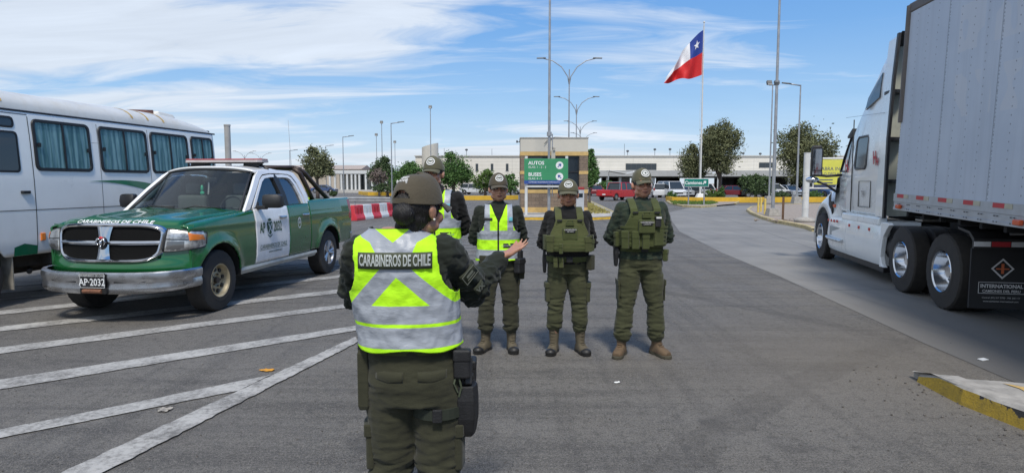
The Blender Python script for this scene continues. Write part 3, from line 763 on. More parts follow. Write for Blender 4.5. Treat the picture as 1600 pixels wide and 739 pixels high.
# small green Camiones sign
p = gp(1087, 322); k_ = 1000 / p.y
t = thing('lorry_sign', 'small green sign reading Camiones with arrow, on two grey posts by the flagpole', 'sign', (p.x, p.y, .1))
w_ = 39 / k_; h_ = 13 / k_; zc = CAM_H + 1.5 / k_ - .1
mb = MB(); mb.box((0, -.03, zc), (w_, .03, h_)); mb.build('border', SW, t, bevel=.01)
mb = MB(); mb.box((0, -.052, zc), (w_ - .08, .008, h_ - .08)); mb.build('panel', M('sign_teal', (.0, .17, .125), .45, var=.05), t)
text('Camiones', .34, FT(-.22, zc - .02, -.058), SW, parent=t, bold=.008, xs=.95)
mb = MB(); T = Matrix.Translation((w_ / 2 - .34, -.062, zc)) @ Matrix.Rotation(PI / 2, 4, 'X') @ Matrix.Rotation(-PI / 4, 4, 'Z')
mb.prism([(-.035, -.17), (.035, -.17), (.035, .03), (.11, -.02), (.11, .06), (0, .18), (-.11, .06), (-.11, -.02), (-.035, .03)], .004, T); mb.build('arrow', SW, t)
for x_ in (-.55, .62):
    mb = MB(); mb.cyl((x_, .03, 0), (x_, .03, zc + h_ / 2 - .1), .055, .055, 12); mb.build('post', GALV, t, smooth=True)
# billboard
p = gp(1257.5, 347, .11); k_ = 1000 / p.y
t = thing('billboard', 'yellow billboard in white pipe frame behind the cab of the lorry', 'billboard', (p.x, p.y, .11))
bh = CAM_H + 47 / k_ - .11
for x_ in (0, 3.6):
    mb = MB(); mb.cyl((x_, 0, -.05), (x_, 0, bh), .125, .125, 16)
    mb.cyl((x_, 0, bh), (x_, 0, bh + .02), .135, .135, 16)
    for z_ in (.55, 1.2, 1.9): mb.cyl((x_, 0, z_), (x_, 0, z_ + .02), .131, .131, 16)
    mb.build('post', WPOLE, t, smooth=True)
mb = MB(); zt = bh - .22; zb = bh - 1.42
for z_ in (zt, zb): mb.cyl((0, 0, z_), (3.6, 0, z_), .045, .045, 10)
mb.cyl((.28, 0, zb), (.28, 0, zt), .03); mb.build('rail', WPOLE, t, smooth=True)
mb = MB(); mb.box((1.85, -.03, (zt + zb) / 2 + .03), (3.1, .04, 1.04)); pn = mb.build('panel', M('billboard_yellow', (.62, .60, .09), .5, var=.05), t)
mb = MB(); mb.box((1.85, -.03, zb + .10), (3.1, .044, .09)); mb.build('dark_band', M('navy_band', (.03, .04, .10), .5), t)
NV = M('navy_ink', (.05, .06, .16), .6)
text('HABRA INGRESO', .20, FT(.42, zt - .42), NV, parent=t, align='LEFT'); text('SI LO DECLARA', .15, FT(.45, zt - .62), NV, parent=t, align='LEFT')
mb = MB()
for z_ in (-.86, -.98): mb.box((.75, -.055, zt + z_), (.6, .004, .035))
mb.build('small_print', NV, t)
mb = MB(); mb.ell((0, 0, .06), (.42, .42, .16), 16, 8); mb.build('foot_mound', KC, t, smooth='all')
# yellow bollards and rusty post
BY = M('bollard_yellow', (.68, .50, .12), .6, var=.12, dirt=.4)
for i, (px, py, lb) in enumerate(((1184.5, 332, 'leftmost of the three pale yellow bollards by the lane kerb'), (1188.8, 331, 'middle one of three pale yellow bollards, set furthest back'), (1195, 335, 'rightmost and nearest of the three pale yellow bollards'))):
    p = gp(px, py, .11); mb = MB(); mb.cyl((0, 0, 0), (0, 0, .78), .055, .055, 12); mb.ell((0, 0, .78), (.055, .055, .03), 12, 6)
    o = tag(mb.build('bollard', BY, smooth=True), lb, 'bollard', 'yellow bollards on the gravel island'); o.location = p
p = gp(1223, 344, .11); mb = MB(); mb.cyl((0, 0, 0), (.01, 0, 1.02), .04, .035, 8); mb.box((0, 0, .5), (.10, .012, .98))
o = tag(mb.build('rusty_post', M('rusty_iron', (.17, .10, .06), .9, var=.4, scale=8)), 'short rusty iron post standing on the gravel island', 'post'); o.location = p
mb = MB(); p = gp(1232, 345, .11); rr = random.Random(4)
for i in range(40):
    a, q = rr.uniform(0, 6.28), rr.uniform(0, 1.0); mb.ell((math.cos(a) * q * 1.6, math.sin(a) * q * .6, .02), (rr.uniform(.03, .12),) * 2 + (rr.uniform(.02, .07),), 6, 4)
o = mb.build('rubble', GRAV, smooth=True); o.location = p; tag(o, kind='stuff')
# guard rail
t = thing('guard_rail', 'galvanised guard rail on short posts behind the red and white barriers', 'guard rail', (-12, 43, 0))
mb = MB(); prof = [(0, .0), (-.05, .05), (-.05, .09), (0, .13), (0, .18), (-.05, .22), (-.05, .26), (0, .31), (.03, .31), (.03, 0)]
def gpt(s): return Vector((-.5 + s * 5.0, 1.0 - s * .9 + (.35 * max(0, s - .9) ** 2), .45))
mb.rings([[(gpt(s * .1).x, gpt(s * .1).y + a, gpt(s * .1).z + b) for a, b in prof] for s in range(0, 17)]); mb.build('rail', GALV, t)
for s in (0, .35, .7, 1.05, 1.4):
    mb = MB(); q = gpt(s); mb.box((q.x, q.y + .09, .37), (.09, .09, .74)); mb.build('post', GALV, t)
# barriers
def barrier_mesh(mat_, name):
    mb = MB(); L, H = .93, .70
    prof = [(-.22, 0), (-.22, .12), (-.13, .32), (-.10, H), (.10, H), (.13, .32), (.22, .12), (.22, 0)]
    mb.rings([[(x_, a, b) for a, b in prof] for x_ in (-L / 2 + .008, L / 2 - .008)])
    o = mb.build(name, mat_, bevel=.025)
    return o
RB = M('barrier_red', (.60, .035, .05), .5, var=.15, scale=3, dirt=.25, dirtc=(.5, .25, .25)); WB = M('barrier_white', (.70, .70, .68), .5, var=.06, scale=3, dirt=.35, dirtc=(.4, .38, .35))
b0 = Vector(gp(553, 345)); b1 = Vector(gp(622, 336.3)); db = (b1 - b0).normalized(); az = math.atan2(db.y, db.x)
names = ['leftmost visible red plastic barrier, half behind the pickup tail', 'white plastic barrier between first and second red barriers', 'second red plastic barrier from the pickup tail', 'white plastic barrier between second and third red barriers', 'third red plastic barrier from the pickup tail', 'white plastic barrier partly behind the cap of the front officer', 'furthest red plastic barrier behind the head of the front officer']
proto = {}
for i, lb in enumerate(names):
    pos = b0 + db * (.93 * (i + .35)) ; ck = 'r' if i % 2 == 0 else 'w'
    t = thing('plastic_barrier', lb, 'barrier', tuple(pos), az, 'red and white plastic barriers in a row')
    if ck not in proto:
        o = barrier_mesh(RB if ck == 'r' else WB, 'shell'); o.parent = t
        sl_ = []
        for s in (-1, 1):
            mb = MB(); 
            mb.add([(s * .17 - .035, -.127, .58), (s * .17 + .035, -.127, .58), (s * .17 + .035, -.150, .30), (s * .17 - .035, -.150, .30), (s * .17 - .03, -.09, .56), (s * .17 + .03, -.09, .56), (s * .17 + .03, -.10, .32), (s * .17 - .03, -.10, .32)], [(0, 1, 2, 3), (0, 4, 5, 1), (1, 5, 6, 2), (2, 6, 7, 3), (3, 7, 4, 0)])
            sl_.append(mb.build('moulded_rib', M('barrier_red_dark', (.34, .012, .02), .6) if ck == 'r' else M('barrier_grey', (.5, .5, .48), .6), t))
        proto[ck] = [o] + sl_
    else:
        for o in proto[ck]: c = o.copy(); col.objects.link(c); c.parent = t
# thin antenna, grey column
mb = MB(); mb.cyl((0, 0, 0), (-.5, 0, 12.5), .06, .025, 6); o = mb.build('antenna', M('antenna_grey', (.4, .4, .4), .6)); o.location = ((459 - 800) / 9, 111, 0); tag(o, 'very thin leaning antenna mast far behind the roof of the pickup', 'antenna')
p = Vector((-13.3, 30.2, 0)); mb = MB(); mb.cyl((0, 0, 0), (0, 0, 4.35), .135, .135, 16); mb.cyl((0, 0, 4.35), (0, 0, 4.42), .15, .15, 16)
o = mb.build('concrete_column', M('column_grey', (.36, .35, .33), .8, var=.12, scale=2, bump=.2, dirt=.3), smooth=True); o.location = p; tag(o, 'plain grey concrete column standing behind the rear of the white bus', 'column')

# ======================= stone booth =======================
def stone_mat():
    m, nt, p = new_mat('split_stone'); v = coords(nt, rot=(R(90), 0, 0))
    br = nt.nodes.new('ShaderNodeTexBrick'); br.inputs['Scale'].default_value = 1.0; br.inputs['Brick Width'].default_value = .40; br.inputs['Row Height'].default_value = .20
    br.inputs['Mortar Size'].default_value = .008; br.inputs['Color1'].default_value = (.22, .165, .12, 1); br.inputs['Color2'].default_value = (.30, .23, .17, 1); br.inputs['Mortar'].default_value = (.12, .10, .085, 1)
    nt.links.new(v, br.inputs['Vector']); f = nz(nt, coords(nt), 14, 6, .75)
    cc = mix(nt, f.ramp(.35, .7, 0, .6), br.outputs['Color'], (.12, .09, .07)); nt.links.new(cc, p.inputs['Base Color']); p.inputs['Roughness'].default_value = .95
    bn = nt.nodes.new('ShaderNodeBump'); bn.inputs['Strength'].default_value = 1; bn.inputs['Distance'].default_value = .05
    nt.links.new(f.v, bn.inputs['Height']); nt.links.new(bn.outputs[0], p.inputs['Normal']); return m
ST = stone_mat(); OCH = M('ochre_block', (.56, .38, .15), .85, var=.12, scale=5, bump=.2, bscale=30); CRM = M('cream_render', (.55, .52, .45), .85, var=.05, scale=1.5, dirt=.12, dirtc=(.4, .37, .3))
GLS = glass('dark_glass', (.02, .028, .035), .06)
def booth():
    d = 34.6; k = 1000 / d; x0 = 13 / k; x1 = 118 / k; W = x1 - x0; D = 3.4
    Z = lambda y: CAM_H + (287 - y) / k - .13
    t = thing('stone_booth', 'square stone and ochre control booth with cream parapet behind the green sign', 'booth', ((x0 + x1) / 2, d, .13))
    def ring(name, z0, z1, m_, inset=0, bev=.01):
        mb = MB(); w = W / 2 - inset; mb.b2((-w, inset, z0), (w, D - inset, z1)); return mb.build(name, m_, t, bevel=bev)
    ring('base_course', 0, Z(324), OCH, -.01); 
    ring('stone_base', Z(324), Z(302), ST)
    ring('ochre_band', Z(302), Z(296.5), OCH, -.012)
    for xa, xb, ya, yb in ((-W / 2, -W / 2 + .42, 0, .42), (W / 2 - .46, W / 2, 0, .42), (-W / 2, -W / 2 + .42, D - .42, D), (W / 2 - .46, W / 2, D - .42, D)):
        mb = MB(); mb.b2((xa, ya, Z(296.5)), (xb, yb, Z(272.5))); mb.build('stone_pier', ST, t)
        mb = MB(); mb.b2((xa - .01, ya - .01, Z(272.5)), (xb + .01, yb + .01, Z(267.5))); mb.build('ochre_block', OCH, t)
        mb = MB(); mb.b2((xa, ya, Z(267.5)), (xb, yb, Z(244))); mb.build('stone_pier', ST, t)
    ring('ochre_lintel', Z(244), Z(238), OCH, -.012)
    ring('parapet', Z(238), Z(217), CRM, 0, .015)
    mb = MB(); w = W / 2; mb.b2((-w - .03, -.03, Z(217)), (w + .03, D + .03, Z(215.8))); mb.build('coping', M('coping_grey', (.4, .38, .34), .8), t)
    mb = MB(); w = W / 2 - .3; mb.b2((-W / 2 + .42, .12, Z(296.5)), (W / 2 - .46, .14, Z(244))); mb.b2((-W / 2 + .42, D - .14, Z(296.5)), (W / 2 - .46, D - .12, Z(244)))
    mb.b2((-W / 2 + .12, .42, Z(296.5)), (-W / 2 + .14, D - .42, Z(244))); mb.b2((W / 2 - .14, .42, Z(296.5)), (W / 2 - .12, D - .42, Z(244)))
    wn = mb.build('window', GLS, t)
    mb = MB()
    for xx in (-W / 2 + .45, -.55, .55, W / 2 - .5): mb.b2((xx - .03, .08, Z(296.5)), (xx + .03, .11, Z(244)))
    for zz in (Z(295.5), Z(269), Z(245)): mb.b2((-W / 2 + .42, .075, zz - .03), (W / 2 - .46, .105, zz + .03))
    mb.build('window_frame', M('black_frame', (.02, .02, .02), .4), wn)
    mb = MB(); mb.b2((-W / 2 + .5, .30, Z(296)), (W / 2 - .6, 1.0, Z(287))); mb.build('counter', M('counter_grey', (.25, .25, .25), .7), t)
    mb = MB(); mb.cyl((-W / 2 - .02, .1, Z(223)), (-W / 2 - .16, .05, Z(222.6)), .02); mb.box((-W / 2 - .18, 0, Z(222.3)), (.09, .24, .10), rx=.2); mb.build('security_camera', DGREY, t, bevel=.01)
    mb = MB(); mb.tube([(W / 2 - 1.0, .0, Z(217) + .02), (W / 2 - 1.8, -.02, Z(216.5) + .03), (W / 2 - 2.2, -.06, Z(221)), (W / 2 - 2.35, -.08, Z(226))], .02, 6); mb.build('cable', DGREY, t)
booth()
# cabinet with red top
t = thing('grey_cabinet', 'small grey cabinet with red top in front of the booth, behind an officer', 'cabinet', ((906 - 800) / 30.5, 32.8, .13))
mb = MB(); mb.box((0, 0, .62), (.40, .3, 1.24)); mb.build('body', M('cabinet_grey', (.42, .44, .46), .5, var=.06), t, bevel=.02)
mb = MB(); mb.box((0, 0, 1.30), (.42, .32, .15)); mb.build('top', M('cabinet_red', (.28, .02, .02), .5), t, bevel=.03)
mb = MB(); mb.box((0, -.155, .95), (.26, .012, .2)); mb.build('panel', GLS, t)

# ======================= border building =======================
def panel_mat():
    m, nt, p = new_mat('cream_panels'); x, y, z = xyz(nt); v = coords(nt)
    n = nz(nt, v, .35, 4, .6); j = z.mod(.83).between(0, .05); jv = x.mod(9.2).between(0, .09)
    cc = mix(nt, n.ramp(.3, .7), (.66, .63, .55), (.74, .70, .62)); cc = mix(nt, (j * .5).max(jv * .35), cc, (.2, .19, .17))
    st = nz(nt, coords(nt, scale=(2, 1, .12)), 1.2, 4, .7); cc = mix(nt, st.ramp(.58, .8, 0, .35), cc, (.38, .35, .30))
    nt.links.new(cc, p.inputs['Base Color']); p.inputs['Roughness'].default_value = .8; return m
PM = panel_mat(); GRYF = M('grey_fascia', (.40, .40, .39), .8, var=.08, scale=.4, dirt=.2)
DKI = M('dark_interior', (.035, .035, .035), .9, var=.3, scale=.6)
def building():
    d = 147.; k = 1000 / d; Xp = lambda px: (px - 800) / k; Z = lambda y: CAM_H + (287 - y) / k
    t = thing('border_building', 'long cream panelled two storey building across the background with vehicle lanes beneath', 'building', (0, d, 0))
    mb = MB(); mb.b2((Xp(650), 0, Z(267)), (Xp(1460), 26, Z(245))); mb.build('upper_wall', PM, t)
    mb = MB(); mb.b2((Xp(650) - .2, -.25, Z(245)), (Xp(1460), 26.2, Z(243.6))); mb.build('roof_edge', M('roof_edge', (.5, .49, .45), .7), t)
    mb = MB(); mb.b2((Xp(650), 0, 0), (Xp(850), 26, Z(267) - .004)); mb.build('lower_wall', PM, t)
    for px in (722, 745.5, 769, 792.5):
        mb = MB(); mb.b2((Xp(px - 2), -.05, Z(267)), (Xp(px + 2), .4, Z(256.3))); w = mb.build('window', GLS, t)
        mb = MB(); mb.b2((Xp(px - 2) - .08, -.10, Z(267) - .1), (Xp(px + 2) + .08, -.052, Z(267) - .0)); mb.build('sill', DGREY, w)
    for a, b, c_, e in ((977, 1024, 256, 266), (1184, 1210, 254.5, 262.5)):
        mb = MB(); mb.b2((Xp(a), -.05, Z(e)), (Xp(b), .4, Z(c_))); w = mb.build('window', GLS, t)
        mb = MB(); n = int((b - a) / 7.5)
        for i in range(n + 1): xx = Xp(a) + (Xp(b) - Xp(a)) * i / n; mb.b2((xx - .05, -.12, Z(e)), (xx + .05, -.052, Z(c_)))
        mb.build('mullion', DGREY, w)
    # canopy fascia over the lanes
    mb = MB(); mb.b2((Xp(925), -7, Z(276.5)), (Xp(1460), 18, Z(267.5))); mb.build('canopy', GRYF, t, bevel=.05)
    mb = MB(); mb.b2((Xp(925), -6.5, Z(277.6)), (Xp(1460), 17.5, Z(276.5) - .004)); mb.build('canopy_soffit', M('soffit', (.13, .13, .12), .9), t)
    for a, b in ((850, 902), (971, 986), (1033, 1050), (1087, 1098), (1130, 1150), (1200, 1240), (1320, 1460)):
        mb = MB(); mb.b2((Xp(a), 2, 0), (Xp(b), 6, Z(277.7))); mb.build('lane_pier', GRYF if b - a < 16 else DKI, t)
    for a, b in ((955, 1001), (1052, 1086), (1151, 1199), (1241, 1300)):
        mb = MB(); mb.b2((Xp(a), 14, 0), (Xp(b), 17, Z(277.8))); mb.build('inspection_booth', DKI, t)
    for px in (943, 962, 1012, 1060, 1112.5, 1160, 1215, 1270):
        mb = MB(); mb.cyl((Xp(px), -5.5, 0), (Xp(px), -5.5, Z(277.7)), .3, .3, 12); mb.build('column', WPOLE, t, smooth=True)
    rr = random.Random(3)
    for px in (705, 728, 983, 1026, 1050, 1166, 1193):
        mb = MB(); h = rr.uniform(.5, 2.2); mb.cyl((Xp(px), 3, Z(243.6)), (Xp(px), 3, Z(243.6) + h), .05); mb.ell((Xp(px), 3, Z(243.6) + h), (.35, .35, .25), 8, 6); mb.build('roof_vent', DGREY, t)
    for px, yt in ((692, 231), (768, 232), (979, 224), (1067, 232)):
        mb = MB(); mb.cyl((Xp(px), 4, Z(243.6)), (Xp(px), 4, Z(yt)), .04); mb.build('roof_aerial', DGREY, t)
    # folded white shade roofs in front
    for px in (951, 1068):
        x = Xp(px); g_ = thing('shade_canopy', 'white folded lane canopy left of the capless gap' if px == 951 else 'white folded lane canopy behind the small green sign', 'canopy', (x, d - 16, 0))
        g_['label'] = 'white folded shade canopy behind the red pickup' if px == 951 else 'white folded shade canopy behind the small green Camiones sign'
        w = 2.55
        for s in (-1, 1):
            mb = MB(); mb.cyl((s * w, 0, 0), (s * w, 0, Z(268) - .2), .13); mb.build('post', WPOLE, g_, smooth=True)
        mb = MB(); z1 = 4.35; z2 = 3.75
        mb.add([(-w, -2, z1), (w * .35, -2, z2), (w, -2, z1 - .25), (w, 3, z1 - .25), (w * .35, 3, z2), (-w, 3, z1), (-w, -2, z1 - .14), (w * .35, -2, z2 - .14), (w, -2, z1 - .39), (w, 3, z1 - .39), (w * .35, 3, z2 - .14), (-w, 3, z1 - .14)],
               [(0, 1, 4, 5), (1, 2, 3, 4), (6, 11, 10, 7), (7, 10, 9, 8), (0, 6, 7, 1), (1, 7, 8, 2), (2, 8, 9, 3), (3, 9, 10, 4), (4, 10, 11, 5), (5, 11, 6, 0)])
        mb.build('roof', WPOLE, g_)
building()
t = thing('roof_drum', 'white round tower with slanted top rising behind the trees, above the half hidden officer', 'tower', ((673 - 800) / 6.9, 145, 0))
mb = MB(); n = 28; r = 1.85; z0, z1 = 0, 1.68 + 42 / 6.9
ring0 = [(r * math.cos(a * 2 * PI / n), r * math.sin(a * 2 * PI / n), 0) for a in range(n)]; ring1 = [(x_, y_, 1.68 + (59 + 3.5 * (x_ / r)) / 6.9) for x_, y_, _ in ring0]
mb.rings([ring0, ring1]); mb.build('drum', CRM, t, smooth=True)
# white canopy building at left
def far_pavilion():
    d = 118.; k = 1000 / d; Xp = lambda px: (px - 555) / k; Z = lambda y: CAM_H + (287 - y) / k
    t = thing('pavilion', 'low white pavilion with slim columns and flat roof in front of the desert hill', 'building', ((555 - 800) / k, d, 0))
    mb = MB(); mb.b2((Xp(514), 0, Z(272)), (Xp(612), 10, Z(266.5))); mb.build('roof', WPOLE, t, bevel=.03)
    mb = MB(); mb.b2((Xp(514), -1, 0), (Xp(612), 12, .55)); mb.build('plinth', M('pale_plinth', (.5, .48, .44), .8), t)
    mb = MB(); mb.b2((Xp(518), 6, .55), (Xp(548), 8, Z(272))); mb.b2((Xp(562), 6, .55), (Xp(608), 8, Z(272))); mb.build('back_wall', M('pavilion_wall', (.5, .48, .42), .8, var=.1), t)
    mb = MB(); mb.b2((Xp(548), 6.3, .55), (Xp(562), 6.5, Z(272))); mb.build('window', GLS, t)
    for px in (516, 524, 534, 543, 550, 556, 562, 572, 582, 592, 604):
        mb = MB(); w_ = .16; mb.b2((Xp(px) - w_, .1, .55), (Xp(px) + w_, .5, Z(272))); mb.build('column', WPOLE, t)
    d2 = 150.; k2 = 1000 / d2
    t = thing('beige_shed', 'long low beige shed behind the round olive tree', 'building', ((470 - 800) / k2, d2, 0))
    mb = MB(); mb.b2((-14, 0, 0), (14, 12, 5.0)); mb.build('wall', M('beige_wall', (.42, .37, .30), .85, var=.08, scale=.3), t)
    mb = MB(); mb.rings([[(-14.4, -.4, 5.0), (-14.4, 6, 6.1), (-14.4, 12.4, 5.0)], [(14.4, -.4, 5.0), (14.4, 6, 6.1), (14.4, 12.4, 5.0)]]); mb.build('roof', M('pinkish_roof', (.40, .33, .28), .8, var=.08, scale=.3), t)
far_pavilion()
# ======================= shared vehicle bits =======================
def car_glass(name, tint=(.25, .3, .3), refl=.10, dark=.0, body=(.02, .025, .03), fm=.9):
    if name in _mc: return _mc[name]
    m = bpy.data.materials.new(name); m.use_nodes = True; nt = m.node_tree; nt.nodes.clear()
    o = nt.nodes.new('ShaderNodeOutputMaterial'); tr = nt.nodes.new('ShaderNodeBsdfTransparent'); gl = nt.nodes.new('ShaderNodeBsdfGlossy'); df = nt.nodes.new('ShaderNodeBsdfDiffuse')
    tr.inputs[0].default_value = (*tint, 1); gl.inputs['Roughness'].default_value = .03; gl.inputs['Color'].default_value = (.9, .95, 1, 1); df.inputs[0].default_value = (*body, 1)
    fr = nt.nodes.new('ShaderNodeFresnel'); fr.inputs[0].default_value = 1.45
    f = X(nt, fr.outputs[0]) * fm + refl
    a = nt.nodes.new('ShaderNodeMixShader'); a.inputs[0].default_value = dark; nt.links.new(tr.outputs[0], a.inputs[1]); nt.links.new(df.outputs[0], a.inputs[2])
    b = nt.nodes.new('ShaderNodeMixShader'); nt.links.new(f.v, b.inputs[0]); nt.links.new(a.outputs[0], b.inputs[1]); nt.links.new(gl.outputs[0], b.inputs[2])
    nt.links.new(b.outputs[0], o.inputs[0]); _mc[name] = m; return m
CHROME = M('chrome', (.55, .56, .58), .12, 1.0, var=.05, scale=8)
BLK = M('black_plastic', (.018, .018, .019), .5, var=.3, scale=8)
RUB = M('tyre_rubber', (.034, .031, .028), .85, var=.25, scale=14, bump=.3, bscale=90, dirt=.35, dirtc=(.07, .06, .05))
UND = M('dark_underside', (.012, .012, .012), .95, var=.3)
def wheel(parent, c, r, w, rim_r, side, rim_mat, style, name='wheel'):
    "wheel with axis along x; side=+1 outer face towards +x"
    mb = MB(); n = 56; prof = [(-.5, rim_r), (-.5, rim_r * 1.02), (-.49, (r + rim_r) / 2), (-.44, r * .955), (-.36, r * .99), (.36, r * .99), (.44, r * .955), (.49, (r + rim_r) / 2), (.5, rim_r * 1.02), (.42, rim_r * .96)]
    prof = [(a * w, b) for a, b in prof]
    rings = []
    for i in range(n):
        a = 2 * PI * i / n; lug = 1 + (.012 if i % 2 else -.006)
        rings.append([(q, math.cos(a) * (rr * (lug if rr > r * .93 else 1)), math.sin(a) * (rr * (lug if rr > r * .93 else 1))) for q, rr in prof])
    mb.rings(rings, cap=False, closed=False, loop=True)
    wh = bpy.data.objects.new(name, None); col.objects.link(wh); wh.parent = parent; wh.location = c; wh.scale = (side, 1, 1)
    ty = mb.build('tyre', RUB, wh, smooth=True, angle=25)
    for q in (.41,):   # sidewall ridge rings
        mb = MB(); rings = []
        for i in range(n):
            a = 2 * PI * i / n; rings.append([((.492 + dx) * w, math.cos(a) * rr, math.sin(a) * rr) for dx, rr in ((0, rim_r * 1.14), (.02, rim_r * 1.17), (0, rim_r * 1.20))])
        mb.rings(rings, cap=False, closed=False, loop=True); mb.build('sidewall_ring', RUB, ty, smooth='all')
    mb = MB(); n2 = 40
    if style == 'steel':
        pr = [(.46, rim_r), (.50, rim_r * .97), (.46, rim_r * .90), (.30, rim_r * .84), (.20, rim_r * .74), (.22, rim_r * .60), (.27, rim_r * .42), (.18, rim_r * .28), (.20, rim_r * .22), (.24, .0001)]
    elif style == 'dish':
        pr = [(.47, rim_r), (.52, rim_r * .97), (.46, rim_r * .92), (-.05, rim_r * .84), (-.14, rim_r * .78), (-.16, rim_r * .45), (-.10, rim_r * .36), (.16, rim_r * .33), (.20, rim_r * .27), (.20, .0001)]
    else:
        pr = [(.46, rim_r), (.50, rim_r * .97), (.44, rim_r * .92), (.10, rim_r * .86), (-.05, rim_r * .60), (-.05, .0001)]
    rings = [[(q * w, math.cos(2 * PI * i / n2) * rr, math.sin(2 * PI * i / n2) * rr) for q, rr in pr] for i in range(n2)]
    mb.rings(rings, cap=False, closed=False, loop=True)
    rim = mb.build('rim', rim_mat, wh, smooth=True, angle=30, clean=True)
    if style == 'steel':
        mb = MB()
        for i in range(8):
            a = 2 * PI * i / 8 + .2; c_ = Vector((.255 * w, math.cos(a) * rim_r * .64, math.sin(a) * rim_r * .64)); mb.cyl(c_ - Vector((.02, 0, 0)), c_ + Vector((.012, 0, 0)), rim_r * .115, rim_r * .115, 14)
        mb.build('vent_hole', BLK, rim)
        mb = MB(); mb.cyl((.22 * w, 0, 0), (.36 * w, 0, 0), rim_r * .2, rim_r * .18, 20)
        for i in range(5):
            a = 2 * PI * i / 5; c_ = Vector((.26 * w, math.cos(a) * rim_r * .35, math.sin(a) * rim_r * .35)); mb.cyl(c_, c_ + Vector((.06 * w, 0, 0)), .012, .012, 6)
        mb.build('hub', M('hub_dark', (.08, .06, .045), .6, .4), rim)
    elif style == 'alloy':
        mb = MB()
        for i in range(5):
            for da in (-.16, .16):
                a = 2 * PI * i / 5 + da; a0 = 2 * PI * i / 5 + da * 1.9
                d0 = Vector((0, math.cos(a), math.sin(a))); d1 = Vector((0, math.cos(a0 * 0 + a), math.sin(a)))
                mb.tube([Vector((.34 * w, 0, 0)) + d0 * rim_r * .12, Vector((.38 * w, 0, 0)) + d0 * rim_r * .5, Vector((.40 * w, 0, 0)) + d0 * rim_r * .93], [.028, .024, .03], 6)
        mb.cyl((.2 * w, 0, 0), (.40 * w, 0, 0), rim_r * .26, rim_r * .22, 20); mb.build('spokes', rim_mat, rim, smooth=True)
    elif style == 'dish':
        mb = MB()
        for i in range(10):
            a = 2 * PI * i / 10; c_ = Vector((-.16 * w, math.cos(a) * rim_r * .52, math.sin(a) * rim_r * .52)); mb.cyl(c_, c_ + Vector((.12 * w, 0, 0)), .017, .014, 6)
        mb.build('wheel_nuts', CHROME, rim)
        mb = MB()
        for i in range(5):
            a = 2 * PI * (i + .5) / 5; c_ = Vector((-.155 * w, math.cos(a) * rim_r * .68, math.sin(a) * rim_r * .68)); mb.cyl(c_, c_ + Vector((.01, 0, 0)), .03, .03, 10)
        mb.build('hand_hole', BLK, rim)
    return wh

# ======================= police pickup =======================
PG = M('carabineros_green', (.008, .105, .026), .22, var=.06, scale=3, coat=.8, dirt=.10, dirtc=(.05, .10, .05))
PW = M('pickup_white', (.80, .80, .79), .25, var=.03, coat=.7, dirt=.08)
PK = thing('police_pickup', 'green and white police pickup truck with red light bar, parked beside the white bus', 'pickup truck', tuple(gp(347, 484.8) - Vector((.98 * .9925 + 1.0 * .122, -.98 * .122 + 1.0 * .9925, 0))), -math.atan(.1225))
AX = (1.0, 4.56); WR = .405; AR = .50
ip = lambda x, xs, ys: float(np.interp(x, xs, ys))
def pW(t): return ip(t, (.3, .45, .7, 1.0, 1.5, 3.8, 5.2, 5.8), (.90, .955, .99, 1.0, .99, .99, .99, .965))
def pX(t, z):
    a = ip(z, (.40, .50, .62, .80, .95, 1.10, 1.22, 1.32, 1.40), (-.075, -.035, -.012, 0, -.004, -.012, -.022, -.045, -.07))
    fl = 0
    for ax in AX:
        d = math.hypot(t - ax, z - WR); fl = max(fl, .028 * math.exp(-((d - AR) / .09) ** 2))
    # sculpted waist line
    return pW(t) + a + fl + .008 * math.exp(-((z - 1.13) / .04) ** 2)
def side_panel(name, t0, t1, zb, zt, mat_, s, parent, nu, nv=30, extra=((-.02, .018), (-.055, .03)), split=None):
    P = []; ins = []
    for i in range(nu + 1):
        t = t0 + (t1 - t0) * i / nu; row = []; rin = []
        for j in range(nv + 1):
            q = j / nv; z = zb(t) + (zt(t) - zb(t)) * q; tt = t; inn = False
            for ax in AX:
                dx, dz = tt - ax, z - WR; d = math.hypot(dx, dz)
                if d < AR:
                    inn = True; 
                    if d < 1e-4: dx, d = 0, 1; dz = 1
                    tt = ax + dx / d * AR; z = WR + dz / d * AR
            row.append(Vector((s * pX(tt, z), tt, z))); rin.append(inn)
        for dx, dz in extra: row.append(row[nv] + Vector((s * dx, 0, dz))); rin.append(False)
        P.append(row); ins.append(rin)
    mb = MB(); m = len(P[0]); vs = [p for r in P for p in r]; fs = []
    for i in range(nu):
        for j in range(m - 1):
            if ins[i][j] and ins[i + 1][j] and ins[i][j + 1] and ins[i + 1][j + 1]: continue
            fs.append((i * m + j, (i + 1) * m + j, (i + 1) * m + j + 1, i * m + j + 1))
    mb.add(vs, fs)
    o = mb.build(name, mat_, parent, smooth='all')
    md = o.modifiers.new('solid', 'SOLIDIFY'); md.thickness = .022; md.offset = -1
    return o
yN = lambda x: .24 + .30 * abs(x) ** 2.4
yC = lambda x: 1.50 + .22 * x * x
